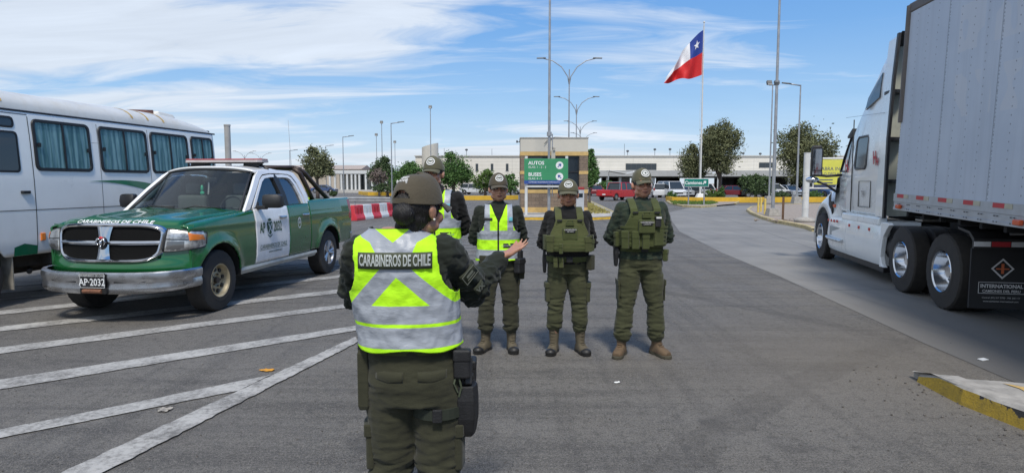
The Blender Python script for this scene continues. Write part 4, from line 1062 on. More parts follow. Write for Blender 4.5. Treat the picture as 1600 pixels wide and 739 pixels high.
def pickup():
    zt_f = lambda t: ip(t, (.3, .6, 1.0, 1.7, 2.0), (1.10, 1.165, 1.205, 1.262, 1.285))
    zr = lambda t: ip(t, (.3, .6, 1.4, 1.6), (.66, .62, .50, .47))
    for s in (1, -1):
        side_panel('front_fender', .42, 1.925, zr, zt_f, PG, s, PK, 64, extra=((-.03, .022), (-.09, .034), (-.15, .036)))
        belt = lambda t: ip(t, (1.9, 3.8), (1.30, 1.325))
        fd = side_panel('front_door', 1.94, 2.985, lambda t: .51, belt, PW, s, PK, 30, 20); fd['label'] = 'white front door with police lettering' if s > 0 else 'white front door on the far side'
        rd = side_panel('rear_door', 2.998, 3.775, lambda t: .51, belt, PG, s, PK, 30, 20)
        side_panel('bed_side', 3.80, 5.74, lambda t: .53, lambda t: ip(t, (3.8, 5.74), (1.375, 1.39)), PG, s, PK, 70, extra=((-.03, .015), (-.10, .015), (-.10, -.35)))
        # rocker
        mb = MB(); mb.rings([[(s * (pX(t, .5) + a), t, b) for a, b in ((-.005, .50), (.0, .46), (-.05, .40), (-.14, .40), (-.14, .50))] for t in (1.52, 2.5, 4.02)]); mb.build('rocker', M('rocker_pale', (.45, .47, .45), .4, dirt=.4), PK, smooth=True)
        # door handles
        for d_, t in ((fd, 2.78), (rd, 3.60)):
            mb = MB(); mb.rings([[(s * (pX(t, 1.13) + a), t + q, 1.155 + b) for a, b in ((-.005, -.022), (.03 * e, -.018), (.035 * e, 0), (.03 * e, .018), (-.005, .022))] for q, e in ((-.13, .2), (-.09, 1), (.07, 1), (.11, .2))]); mb.build('door_handle', CHROME, d_, bevel=.004)
        # wheel wells
        for ax in AX:
            mb = MB(); n = 24; mb.rings([[(s * xx, ax + math.cos(PI * (i / n)) * (AR + .005), WR + math.sin(PI * (i / n)) * (AR + .005)) for i in range(n + 1)] for xx in (.975, .60)], cap=False, closed=False)
            mb.add([(s * .60, ax + math.cos(a) * (AR + .005), WR + math.sin(a) * (AR + .005)) for a in [PI * i / 24 for i in range(25)]], [tuple(range(25))]); mb.build('wheel_well', UND, PK)
        w1 = wheel(PK, (s * .845, AX[0], WR), WR, .27, .225, s, M('tan_steel_rim', (.42, .35, .22), .5, .2, var=.2, scale=9, dirt=.4, dirtc=(.2, .12, .06)), 'steel'); w1['label'] = 'front wheel with tan steel rim'
        w2 = wheel(PK, (s * .845, AX[1], WR), WR, .27, .230, s, M('silver_alloy', (.5, .5, .51), .3, .8, dirt=.2), 'alloy'); w2['label'] = 'rear wheel with silver spoked rim'
    # hood
    def hood(u, v):
        s = v; x = (u * 2 - 1); xe = (1 - s) * .80 + s * .86; X_ = x * xe
        y = (1 - s) * (yN(X_) + .005) + s * (yC(X_) + .14)
        base = ip(s, (0, .03, .07, .12, .2, .4, 1), (1.118, 1.172, 1.208, 1.228, 1.24, 1.256, 1.30))
        crown = .075 * (1 - abs(x) ** 2.2) * (.55 + .45 * s) ** 1
        rid = .022 * math.exp(-((abs(x) - (.50 + .12 * s)) / .11) ** 2) * min(1, s * 5) * (1.1 - s * .5)
        dip = -.016 * math.exp(-(x / .26) ** 2) * min(1, s * 4)
        return (X_, y, base + crown * .62 + rid + dip - .03 * (abs(x) > .99))
    mb = MB(); mb.grid(hood, 56, 40); o = mb.build('bonnet', PG, PK, smooth='all')
    md = o.modifiers.new('solid', 'SOLIDIFY'); md.thickness = .02; md.offset = -1
    # under-hood filler to hide gaps; low front box added to block sun behind bumper
    mb = MB(); mb.grid(lambda u, v: ((u * 2 - 1) * .90, .50 + v * 1.5, 1.10 + .05 * v), 4, 4); mb.b2((-.74, .5, .42), (.74, 5.55, .72)); mb.b2((-.68, .12, .43), (.68, .52, .57)); mb.b2((-.80, 1.6, .55), (.80, 3.8, .80)); mb.build('chassis', UND, PK)
    # nose
    def nose(u, v, off=0):
        x = (u * 2 - 1) * .955; z = .60 + .575 * v
        y = yN(x) - .065 + .06 * v ** 2 - off
        y -= .05 * math.exp(-((v - .10) / .14) ** 2) * (1 - abs(x) ** 4)
        return (x, y, z)
    mb = MB(); mb.grid(nose, 60, 26); mb.build('front_fascia', PG, PK, smooth='all')
    NY = lambda x, z, off: Vector((x, nose((x / .955 + 1) / 2, (z - .60) / .575, off)[1], z))
    # grille: chrome surround ring
    def sq(a, hx, hz, cz, n=5.0):
        c_, s_ = math.cos(a), math.sin(a); r = (abs(c_) ** n + abs(s_) ** n) ** (-1 / n)
        zz = s_ * r; wx = hx * (1 + .05 * zz) ; return c_ * r * wx, cz + hz * zz
    gr = bpy.data.objects.new('grille', None); col.objects.link(gr); gr.parent = PK
    N = 88; rings = []
    for i in range(N):
        a = 2 * PI * i / N; ring = []
        for hx, hz, off in ((.700, .236, .004), (.692, .229, .036), (.672, .212, .048), (.650, .195, .036), (.645, .190, .0)):
            x, z = sq(a, hx, hz, .965); ring.append(NY(x, z, off))
        rings.append(ring)
    mb = MB(); mb.rings(rings, cap=False, loop=True); mb.build('chrome_surround', CHROME, gr, smooth=True, angle=50)
    m, nt, p = new_mat('grille_mesh'); v = coords(nt, rot=(R(90), 0, 0), scale=(38, 38, 38))
    vo = nt.nodes.new('ShaderNodeTexVoronoi'); vo.feature = 'DISTANCE_TO_EDGE'; vo.inputs['Randomness'].default_value = 0; nt.links.new(v, vo.inputs['Vector'])
    nt.links.new(mix(nt, X(nt, vo.outputs['Distance']) < .07, (.002, .002, .002), (.010, .010, .010)), p.inputs['Base Color']); p.inputs['Roughness'].default_value = .8; p.inputs['Specular IOR Level'].default_value = .15
    pts = [NY(*sq(2 * PI * i / N, .56, .185, .965), .012) for i in range(N)]; c_ = NY(0, .965, .014)
    mb = MB(); mb.grid(lambda u, v_: NY((u * 2 - 1) * .655, .965 + (v_ * 2 - 1) * .192, .008), 30, 6); mb.build('mesh_insert', m, gr, smooth='all')
    mb = MB(); mb.grid(lambda u, v_: NY((u * 2 - 1) * .655, .965 + (v_ * 2 - 1) * .024, .026 + .016 * math.sin(v_ * PI)), 40, 6); mb.build('horizontal_bar', CHROME, gr, smooth='all')
    mb = MB(); mb.grid(lambda u, v_: NY((u * 2 - 1) * (.058 + .045 * v_ ** 3 + .03 * (1 - v_) ** 3), .965 + (1 - v_ * 2) * .196 * -1, .030 + .022 * math.sin(u * PI)), 10, 16); mb.build('vertical_bar', CHROME, gr, smooth='all')
    # emblem: horned head on the crossing
    mb = MB(); c_ = NY(0, .965, .062); mb.ell(c_, (.062, .018, .078), 16, 10)
    em = mb.build('emblem', BLK, gr, smooth='all')
    mb = MB()
    for s in (-1, 1): mb.tube([c_ + Vector((s * .010, -.018, .045)), c_ + Vector((s * .040, -.022, .052)), c_ + Vector((s * .058, -.022, .015)), c_ + Vector((s * .042, -.024, -.022)), c_ + Vector((s * .030, -.020, -.005))], [.014, .015, .013, .009, .004], 7)
    mb.ell(c_ + Vector((0, -.024, .004)), (.022, .014, .034), 10, 8); mb.ell(c_ + Vector((0, -.026, -.045)), (.014, .012, .026), 10, 8); mb.build('horned_head', CHROME, em, smooth='all')
    mb = MB(); mb.ell(c_ + Vector((0, -.010, .062)), (.030, .014, .020), 10, 8); mb.build('red_mark', M('red_enamel', (.5, .02, .02), .3), em, smooth='all')
    # lettering on bonnet lip
    me = text_mesh('CARABINEROS DE CHILE', .098, xs=.93, bold=.0018)
    bm = bmesh.new(); bm.from_mesh(me); bmesh.ops.subdivide_edges(bm, edges=[e for e in bm.edges if e.calc_length() > .03], cuts=2); bmesh.ops.triangulate(bm, faces=bm.faces); bm.to_mesh(me); bm.free()
    for v in me.vertices: q = hood(((v.co.x + .02) / .80 + 1) / 2, .042 + v.co.y / 1.9); v.co = (q[0], q[1] - .010, q[2] + .006)
    link(me, 'bonnet_lettering', SW, PK)
    # headlights
    m, nt, p = new_mat('headlight_inner'); n_ = nz(nt, coords(nt), 14, 3, .6); nt.links.new(mix(nt, n_.ramp(.35, .65), (.22, .22, .21), (.62, .62, .60)), p.inputs['Base Color']); p.inputs['Metallic'].default_value = .5; p.inputs['Roughness'].default_value = .25
    p.inputs['Coat Weight'].default_value = 1
    for s in (1, -1):
        def hl(u, v):      # u 0 inner .. 1 outer (wraps), v bottom..top
            ang = u; zt_ = 1.135 - .055 * u - .02 * (u > .9); zb_ = .835 + .055 * u ** 1.5 + .02 * (1 - u)
            z = zb_ + (zt_ - zb_) * v; x = .722 + .268 * min(u / .82, 1) - .03 * (1 - v) * (1 - u)
            y = yN(x) - .095 + .06 * ((z - .6) / .575) ** 2 + max(0, u - .72) * .85
            bl = .028 * (1 - (2 * v - 1) ** 4) * (1 - (2 * u - 1) ** 6)
            return (s * (x + bl * u), y - bl * (1 - u * .6), z)
        hd = bpy.data.objects.new('headlight', None); col.objects.link(hd); hd.parent = PK
        mb = MB(); mb.grid(hl, 20, 10); mb.build('lens', m, hd, smooth='all')
        def off(fn, d): return lambda u, v: tuple(Vector(fn(u, v)) + Vector((s * .5 * u, -1 + u * .6, 0)).normalized() * d)
        mb = MB(); mb.grid(lambda u, v: off(hl, .004)(.66 + .30 * u - .06 * v, .50 + .42 * v * (1 - u * .35)), 8, 6); mb.build('amber_reflector', M('amber', (.75, .20, .02), .25, coat=.6), hd, smooth='all')
        mb = MB(); mb.grid(lambda u, v: off(hl, .004)(.08 + .46 * u, .12 + .34 * v), 10, 6); mb.build('lower_lamp', M('lamp_grey', (.14, .14, .14), .2, .3, coat=.8), hd, smooth='all')
        for q in (.53,):
            mb = MB(); mb.grid(lambda u, v: off(hl, .005)(.03 + .62 * u, q + .04 * v), 10, 2); mb.build('divider', BLK, hd, smooth='all')
        mb = MB(); ed = [hl(t_, 0) for t_ in np.linspace(0, 1, 12)] + [hl(1, t_) for t_ in np.linspace(.2, 1, 5)] + [hl(t_, 1) for t_ in np.linspace(.92, 0, 12)] + [hl(0, t_) for t_ in np.linspace(.8, 0, 5)]
        mb.tube(ed, .008, 6); mb.build('bezel', BLK, hd, smooth='all')
    # bumper
    path = [(0, -.015), (.25, -.01), (.5, .02), (.7, .075), (.85, .165), (.95, .29), (.995, .43), (1.0, .56)]
    full = [(-x, y) for x, y in path[::-1]] + path[1:]
    full = [Vector(q) for q in full]; dense = []
    for i in range(len(full) - 1):
        for k in range(5): dense.append(full[i].lerp(full[i + 1], k / 5))
    dense.append(full[-1]); prof = [(.05, .628), (.004, .630), (-.012, .615), (-.016, .58), (-.012, .54), (.0, .515), (.004, .485), (-.006, .44), (-.004, .395), (.018, .37), (.09, .37)]
    rings = []
    for i, p_ in enumerate(dense):
        t = (dense[min(i + 1, len(dense) - 1)] - dense[max(i - 1, 0)]).normalized(); n_ = Vector((-t.y, t.x)) ; up = .04 * (abs(p_.x) / 1.0) ** 3
        rings.append([(p_.x + n_.x * a, p_.y + n_.y * a, b + up * (1 if b < .5 else .4)) for a, b in prof])
    bmp = bpy.data.objects.new('front_bumper', None); col.objects.link(bmp); bmp.parent = PK
    mb = MB(); mb.rings(rings, cap=False, closed=False); mb.build('bumper_shell', M('worn_chrome', (.46, .47, .49), .28, 1.0, var=.18, scale=5, dirt=.3, dirtc=(.25, .22, .18), bump=.15, bscale=9), bmp, smooth=True, angle=40)
    mb = MB(); mb.b2((-.17, -.045, .375), (.17, .02, .45)); mb.build('winch_opening', UND, bmp, bevel=.01)
    mb = MB(); mb.cyl((-.12, -.05, .412), (.12, -.05, .412), .026, .026, 10); mb.build('roller', M('rusty_roller', (.20, .09, .05), .7, .3, var=.4, scale=20), bmp)
    for s in (1, -1):
        mb = MB(); mb.rings([[(s * a, ip(a, [q[0] for q in path], [q[1] for q in path]) + dy, b) for a, b in ((.25, .505), (.60, .515), (.64, .54), (.62, .565), (.25, .565))] for dy in (-.006, .05)]); mb.build('slot', BLK, bmp)
    mb = MB(); mb.b2((-.165, -.048, .505), (.165, -.034, .685)); pl = mb.build('number_plate', M('plate_black', (.02, .02, .022), .4), PK, bevel=.004)
    PT = lambda x, z, y=-.0535: frame((x, y, z), (1, 0, 0), (0, 0, 1))
    text('AP·2032', .118, PT(0, .575), SW, 'plate_lettering', pl, xs=.83, bold=.0015); text('CARABINEROS DE CHILE', .031, PT(0, .655), SW, 'plate_lettering', pl)
    mb = MB()
    for a, b in (((-.158, -.0505, .511), (.158, -.049, .515)), ((-.158, -.0505, .675), (.158, -.049, .679)), ((-.158, -.0505, .515), (-.154, -.049, .675)), ((.154, -.0505, .515), (.158, -.049, .675))): mb.b2(a, b)
    mb.build('plate_rim', SW, pl); pl.location.z = -.058
    # ---------------- cab ----------------
    CX = lambda z: ip(z, (1.28, 1.50, 1.72, 1.88, 1.95), (.925, .865, .785, .715, .66))
    def aP(v, s): return Vector((s * ip(v, (0, .5, 1), (.90, .79, .690)), ip(v, (0, .5, 1), (1.72, 2.09, 2.45)), ip(v, (0, .5, 1), (1.27, 1.575, 1.865))))
    WG = car_glass('windscreen', (.75, .84, .80), .02, .06, (.03, .045, .045))
    def ws(u, v, off=0):
        a, b = aP(v, -1), aP(v, 1); q = a.lerp(b, u); bow = (1 - (2 * u - 1) ** 2); q.y -= bow * ip(v, (0, 1), (.20, .10)); q.z += bow * ip(v, (0, 1), (.035, .05)); return tuple(q + Vector((0, -off, off * .8)))
    wsc = bpy.data.objects.new('windscreen', None); col.objects.link(wsc); wsc.parent = PK
    mb = MB(); mb.grid(lambda u, v: ws(.03 + .94 * u, .02 + .95 * v), 24, 14); mb.build('glass', WG, wsc, smooth='all')
    mb = MB(); mb.tube([ws(t_, .02) for t_ in np.linspace(.02, .98, 14)] + [ws(.98, t_) for t_ in (.3, .6, .97)] + [ws(t_, .97) for t_ in np.linspace(.98, .02, 14)] + [ws(.02, t_) for t_ in (.6, .3, .02)], .018, 6); mb.build('rubber_seal', BLK, wsc, smooth='all')
    mb = MB(); mb.grid(lambda u, v: (-.86 + 1.72 * u, yC(-.86 + 1.72 * u) + .10 + .28 * v - .02, 1.30 + .035 * (1 - (2 * u - 1) ** 2) - .02 * v), 20, 3); mb.build('cowl', BLK, PK, smooth='all')
    for x0 in (-.55, .12):
        mb = MB(); mb.tube([Vector(ws((x0 + .86 + .0) / 1.72, .0, .02)), Vector(ws((x0 + .86 + .15) / 1.72, .06, .03)), Vector(ws((x0 + .86 + .55) / 1.72, .035, .03))], .011, 6); mb.build('wiper', BLK, wsc, smooth='all')
    mb = MB(); q = ws(.52, .86, -.12); mb.box(q, (.22, .03, .07)); mb.build('rear_view_mirror', BLK, wsc, bevel=.01)
    mb = MB(); q = Vector(ws(.52, .62, -.10)); mb.ell(q, (.022, .022, .05), 8, 8); mb.ell(q - Vector((0, 0, .07)), (.035, .02, .03), 8, 8); mb.build('green_pendant', M('pendant_green', (.05, .5, .3), .4), wsc)
    # roof
    def roof(u, v):
        x = (u * 2 - 1); y = 2.43 + v * 1.22; e = CX(1.875); X_ = x * (e + .005); bow = (1 - x * x)
        z = 1.868 + .072 * (1 - abs(x) ** 3.2) * 1 + .028 * math.sin(min(v * 1.2, 1) * PI) - .035 * max(0, v - .75) * 4 * .6
        return (X_, y - .10 * bow * (1 - v) + .05 * bow * v, z)
    mb = MB(); mb.grid(roof, 30, 20); o = mb.build('roof', PW, PK, smooth='all'); md = o.modifiers.new('solid', 'SOLIDIFY'); md.thickness = .03; md.offset = -1
    # side frames
    for s in (1, -1):
        S3 = lambda t, z, off=0: Vector((s * (CX(z) + off), t, z))
        def band(name, outer, inner, mat_, par):
            mb = MB(); n = len(outer); O = [S3(*q) for q in outer]; I = [S3(*q) for q in inner]
            mb.add(O + I, [(i, i + 1, n + i + 1, n + i) for i in range(n - 1)]); o = mb.build(name, mat_, par); md = o.modifiers.new('solid', 'SOLIDIFY'); md.thickness = .045; md.offset = 0; return o
        # white cab shell outline from A pillar foot over the roof rail to the rear corner
        O = [(1.70, 1.275), (2.08, 1.585), (2.36, 1.80), (2.50, 1.868), (2.80, 1.89), (3.20, 1.89), (3.50, 1.885), (3.66, 1.85), (3.76, 1.72), (3.84, 1.50), (3.88, 1.32)]
        I = [(1.86, 1.302), (2.18, 1.56), (2.44, 1.755), (2.56, 1.812), (2.80, 1.835), (3.20, 1.838), (3.42, 1.828), (3.53, 1.80), (3.62, 1.69), (3.70, 1.48), (3.735, 1.335)]
        band('cab_pillar', O, I, PW, PK)
        O2 = [(1.93, 1.30), (2.20, 1.545), (2.45, 1.74), (2.57, 1.795), (2.80, 1.818), (2.93, 1.818)]; I2 = [(2.03, 1.33), (2.27, 1.545), (2.47, 1.70), (2.59, 1.755), (2.80, 1.775), (2.90, 1.775)]
        band('door_frame', O2, I2, PW, PK)
        band('door_frame', [(2.97, 1.815), (3.20, 1.82), (3.40, 1.81), (3.50, 1.775), (3.58, 1.67), (3.66, 1.47), (3.70, 1.335)], [(3.02, 1.77), (3.20, 1.775), (3.36, 1.77), (3.44, 1.74), (3.51, 1.65), (3.585, 1.47), (3.62, 1.335)], PW, PK)
        band('centre_pillar', [(2.87, 1.82), (2.92, 1.5), (2.95, 1.32)], [(3.04, 1.82), (3.075, 1.5), (3.085, 1.32)], BLK, PK)
        # glass
        SGl = car_glass('side_glass', (.45, .52, .52), .06, .35, (.03, .04, .045)); DGl = car_glass('dark_side_glass', (.1, .12, .14), .10, .75, (.02, .026, .04))
        def pane(name, pts, g_):
            c_ = (sum(p_[0] for p_ in pts) / len(pts), sum(p_[1] for p_ in pts) / len(pts)); mb = MB(); mb.add([S3(*p_, -.012) for p_ in pts] + [S3(*c_, -.012)], [(i, (i + 1) % len(pts), len(pts)) for i in range(len(pts))]); mb.build(name, g_, PK, smooth='all')
        pane('side_window', [(1.98, 1.31), (2.22, 1.55), (2.46, 1.735), (2.58, 1.79), (2.90, 1.80), (2.93, 1.55), (2.95, 1.31)], SGl)
        pane('side_window', [(3.05, 1.31), (3.03, 1.55), (3.0, 1.80), (3.38, 1.80), (3.47, 1.76), (3.55, 1.65), (3.62, 1.47), (3.66, 1.31)], DGl)
        mb = MB(); mb.tube([S3(1.94, 1.315, .012), S3(2.95, 1.325, .012), S3(3.70, 1.335, .012)], .012, 6); mb.build('window_trim', BLK, PK, smooth='all')
        # mirror
        mr = bpy.data.objects.new('door_mirror', None); col.objects.link(mr); mr.parent = PK
        mb = MB(); mb.rings([[(s * (1.03 + a * .27), 2.10 + b + a * .05, 1.42 + c_ ) for b, c_ in ((-.07 * e, -.10 * f), (-.09 * e, 0), (-.06 * e, .10 * f), (.05 * e, .105 * f), (.06 * e, 0), (.05 * e, -.10 * f))] for a, e, f in ((0, .75, .85), (.15, 1, 1), (.8, 1, 1), (1, .7, .8))]); mb.build('mirror_housing', BLK, mr, smooth='all', bevel=.01)
        mb = MB(); mb.rings([[(s * x_, 2.08 + b, 1.335 + c_) for b, c_ in ((-.05, -.035), (.05, -.035), (.05, .02), (-.05, .02))] for x_ in (.90, 1.08)]); mb.rings([[(s * x_, y_, z_) for x_, y_, z_ in ((.90, 1.98, 1.30), (.90, 2.14, 1.30), (.885, 2.16, 1.42))], [(s * x_, y_, z_) for x_, y_, z_ in ((.94, 1.99, 1.30), (.94, 2.14, 1.30), (.92, 2.16, 1.41))]]); mb.build('mirror_arm', BLK, mr, bevel=.01)
        mb = MB(); mb.b2((s * 1.07, 2.163, 1.34), (s * 1.28, 2.168, 1.50)); mb.build('mirror_glass', CHROME, mr)
        # tail lamp
        mb = MB(); mb.rings([[(s * (pX(5.7, z) + a), y_, z) for a, y_ in ((.006, 5.62), (.006, 5.75), (-.10, 5.765), (-.10, 5.64))] for z in (.98, 1.1, 1.24, 1.36)]); mb.build('tail_light', M('tail_red', (.30, .01, .012), .25, coat=.5), PK, bevel=.01)
    # interior
    SEAT = M('seat_cloth', (.10, .105, .105), .9)
    for x in (-.40, .40):
        for y in (2.55, 3.25):
            mb = MB(); mb.rings([[(x + a, y + b, z) for a, b in ((-.24, -.05), (.24, -.05), (.24, .09), (-.24, .09))] for z, in ((1.0,), (1.5,))]); mb.box((x, y - .25, .95), (.5, .55, .18)); st = mb.build('seat', SEAT, PK, bevel=.05, seg=3)
            mb = MB(); mb.box((x, y + .05, 1.60), (.26, .10, .17)); mb.build('headrest', SEAT, st, bevel=.04, seg=3)
    mb = MB(); mb.box((0, 2.0, 1.17), (1.6, .5, .22)); mb.build('dashboard', M('dash', (.05, .052, .052), .7), PK, bevel=.05, seg=3)
    mb = MB(); c_ = Vector((.40, 2.30, 1.30)); mb.tube([c_ + Vector((math.cos(a) * .19, math.sin(a) * .05, math.sin(a) * .18)) for a in np.linspace(0, 2 * PI, 25)], .016, 6); mb.tube([c_, c_ + Vector((0, -.2, -.05))], .03, 6); mb.tube([c_ + Vector((-.18, 0, 0)), c_ + Vector((.18, 0, 0))], .02, 6); mb.build('steering_wheel', BLK, PK, smooth='all')
    mb = MB(); mb.b2((-.78, 1.75, .62), (.78, 3.80, .84)); mb.build('cab_floor', UND, PK)
    # cab back wall + rear window
    mb = MB(); mb.add([(-.90, 3.80, .70), (.90, 3.80, .70), (.925, 3.86, 1.33), (.70, 3.64, 1.87), (-.70, 3.64, 1.87), (-.925, 3.86, 1.33)], [(0, 1, 2, 5), (5, 2, 3, 4)]); o = mb.build('cab_back', PG, PK); md = o.modifiers.new('s', 'SOLIDIFY'); md.thickness = .02
    mb = MB(); mb.add([(-.62, 3.856, 1.42), (.62, 3.856, 1.42), (.55, 3.745, 1.76), (-.55, 3.745, 1.76)], [(0, 1, 2, 3)]); mb.build('rear_window', GLS, PK)
    # bed
    mb = MB(); mb.b2((-.88, 3.88, .80), (.88, 5.72, .84)); mb.b2((-.90, 3.87, .5), (.90, 3.90, 1.36)); mb.build('bed_floor', UND, PK)
    mb = MB(); mb.b2((-.92, 5.70, .62), (.92, 5.76, 1.37)); mb.build('tailgate', PG, PK, bevel=.015)
    mb = MB(); mb.rings([[(x_, y_, z_) for x_, y_, z_ in ((-.98, 5.72 + a, b), (-.9, 5.86 + a, b), (.9, 5.86 + a, b), (.98, 5.72 + a, b), (.98, 5.66, b), (-.98, 5.66, b))] for a, b in ((0, .50), (.02, .56), (.02, .66), (0, .70))]); mb.build('rear_bumper', CHROME, PK, bevel=.01)
    # side rail on bed
    BR = M('brown_tube', (.060, .042, .034), .45, .3, var=.2, scale=9)
    mb = MB()
    for s in (1, -1):
        mb.tube([(s * .80, 5.02, 1.36), (s * .78, 4.55, 1.60), (s * .74, 4.12, 1.86), (s * .70, 4.0, 1.93), (s * .62, 3.95, 1.955)], .042, 10)
        mb.tube([(s * .80, 4.30, 1.36), (s * .77, 4.12, 1.62), (s * .72, 3.97, 1.86), (s * .62, 3.93, 1.95)], .042, 10)
    mb.tube([(-.62, 3.94, 1.955), (.62, 3.94, 1.955)], .045, 10); mb.tube([(-.5, 3.9, 1.958), (.1, 3.5, 1.972), (.6, 3.92, 1.958)], .03, 8)
    mb.build('roll_bar', BR, PK, smooth='all')
    # light bar
    lb = bpy.data.objects.new('light_bar', None); col.objects.link(lb); lb.parent = PK
    mb = MB(); mb.rings([[(x_, 2.88 + b, 2.035 + c_) for b, c_ in ((-.17 * e, -.02), (-.15 * e, .022), (.15 * e, .022), (.17 * e, -.02))] for x_, e in ((-.66, .6), (-.60, 1), (.60, 1), (.66, .6))]); mb.build('lamp_cover', M('lightbar_lens', (.38, .34, .33), .3, coat=.5), lb, bevel=.008)
    mb = MB(); mb.rings([[(x_, 2.88 + b, 2.062 + c_) for b, c_ in ((-.155 * e, -.005), (-.14 * e, .012), (.14 * e, .012), (.155 * e, -.005))] for x_, e in ((-.655, .6), (-.60, 1), (.60, 1), (.655, .6))]); mb.build('red_top', M('lightbar_red', (.33, .03, .03), .3, coat=.4), lb, bevel=.004)
    mb = MB(); mb.box((0, 2.88, 2.008), (1.16, .22, .012))
    for s in (-1, 1): mb.box((s * .45, 2.88, 1.975), (.26, .14, .06)); mb.tube([(s * .50, 2.88, 1.985), (s * .60, 2.88, 1.965), (s * .70, 2.88, 1.905)], .022, 6)
    mb.build('mounting', BLK, lb, bevel=.005)
    # door decals
    DG = M('decal_green', (.01, .07, .03), .5); z0 = 0
    def DT(t, z, s=1): 
        q = Vector((pX(t, z) + .006, t, z)); up = Vector((pX(t, z + .08) - pX(t, z - .08), 0, .16)); return frame(q, (0, 1, 0), up)
    door = [o for o in PK.children if o.name.startswith('front_door')][0]
    text('AP', .215, DT(2.12, 1.015), DG, 'door_lettering', PK, xs=.62, bold=.004); text('2032', .215, DT(2.585, 1.015), DG, 'door_lettering', PK, xs=.60, bold=.004)
    text('CARABINEROS DE CHILE', .092, DT(2.45, .735), DG, 'door_lettering', PK, xs=.82); text('www.carabineros.cl', .062, DT(2.50, .650), DG, 'door_lettering', PK, xs=.85, shear=.2)
    mb = MB(); a_ = DT(2.45, .692); mb.add([a_ @ Vector(q) for q in ((-.44, -.003, 0), (.44, -.003, 0), (.44, .003, 0), (-.44, .003, 0))], [(0, 1, 2, 3)]); mb.build('door_rule', DG, PK)
    T_ = DT(2.335, 1.02); cr = bpy.data.objects.new('crest', None); col.objects.link(cr); cr.parent = PK
    mb = MB(); mb.prism([(-.078, .06), (-.06, .085), (0, .075), (.06, .085), (.078, .06), (.07, -.03), (.045, -.08), (0, -.115), (-.045, -.08), (-.07, -.03)], .003, T_); mb.prism([(-.05, .10), (0, .09), (.05, .10), (.045, .125), (0, .135), (-.045, .125)], .003, T_); mb.build('shield', DG, cr)
    mb = MB()
    for s in (-1, 1):
        T2 = T_ @ Matrix.Translation((0, -.01, .005)) @ Matrix.Rotation(s * .62, 4, 'Z'); mb.prism([(-.008, -.09), (.008, -.09), (.008, .085), (-.008, .085)], .002 + .0005 * s, T2)
    mb.build('crossed_rifles', SW, cr)
    mb = MB(); mb.prism([(-.062, -.105), (-.03, -.128), (0, -.133), (.03, -.128), (.062, -.105), (.062, -.125), (0, -.155), (-.062, -.125)], .003, T_); mb.build('scroll', DG, cr)
    T_ = DT(3.34, 1.03); mb = MB(); rr = [(.062 * math.cos(a), .092 * math.sin(a)) for a in np.linspace(0, 2 * PI, 28, endpoint=False)]; ri_ = [(x_ * .80, y_ * .82) for x_, y_ in rr]
    mb.add([T_ @ Vector((*q, 0)) for q in rr + ri_], [(i, (i + 1) % 28, 28 + (i + 1) % 28, 28 + i) for i in range(28)]); mb.prism([(-.045, -.012 + .06), (.045, .048), (.045, .058), (-.045, .058)], .001, T_); mb.build('round_emblem', SW, PK)
    text('133', .062, DT(3.34, 1.03), SW, 'emblem_lettering', PK, xs=.8, bold=.002)
    # shut lines
    mb = MB()
    for t in (1.9325, 2.9915, 3.7875):
        for s in (1, -1):
            mb.rings([[(s * (pX(t, z) - .030), t - .012, z), (s * (pX(t, z) - .012), t, z), (s * (pX(t, z) - .030), t + .012, z)] for z in np.linspace(.53, 1.3, 12)], cap=False, closed=False)
    mb.build('shut_line', UND, PK)
    mb = MB(); mb.cyl((-.7, AX[0], WR), (.7, AX[0], WR), .06); mb.cyl((-.7, AX[1], WR), (.7, AX[1], WR), .07); mb.build('axle', UND, PK)
pickup()
# yellow jacket lying on the bed edge
t = MB(); t.rings([[(.70 + a * w_, 3.93 + y_, 1.36 + b * h_) for a, b in ((-.10, 0), (-.09, .8), (0, 1), (.09, .75), (.10, 0), (.0, -.1))] for y_, w_, h_ in ((0, .6, .07), (.06, 1, .11), (.22, 1.1, .09), (.34, .6, .04))])
o = t.build('safety_jacket', M('hi_vis_yellow', (.55, .80, .03), .6, var=.1), smooth='all'); o.matrix_world = PK.matrix_basis.copy(); o.location = PK.location; o.rotation_euler = PK.rotation_euler
tag(o, 'rolled fluorescent yellow jacket on the bed rail behind the pickup cab', 'jacket')
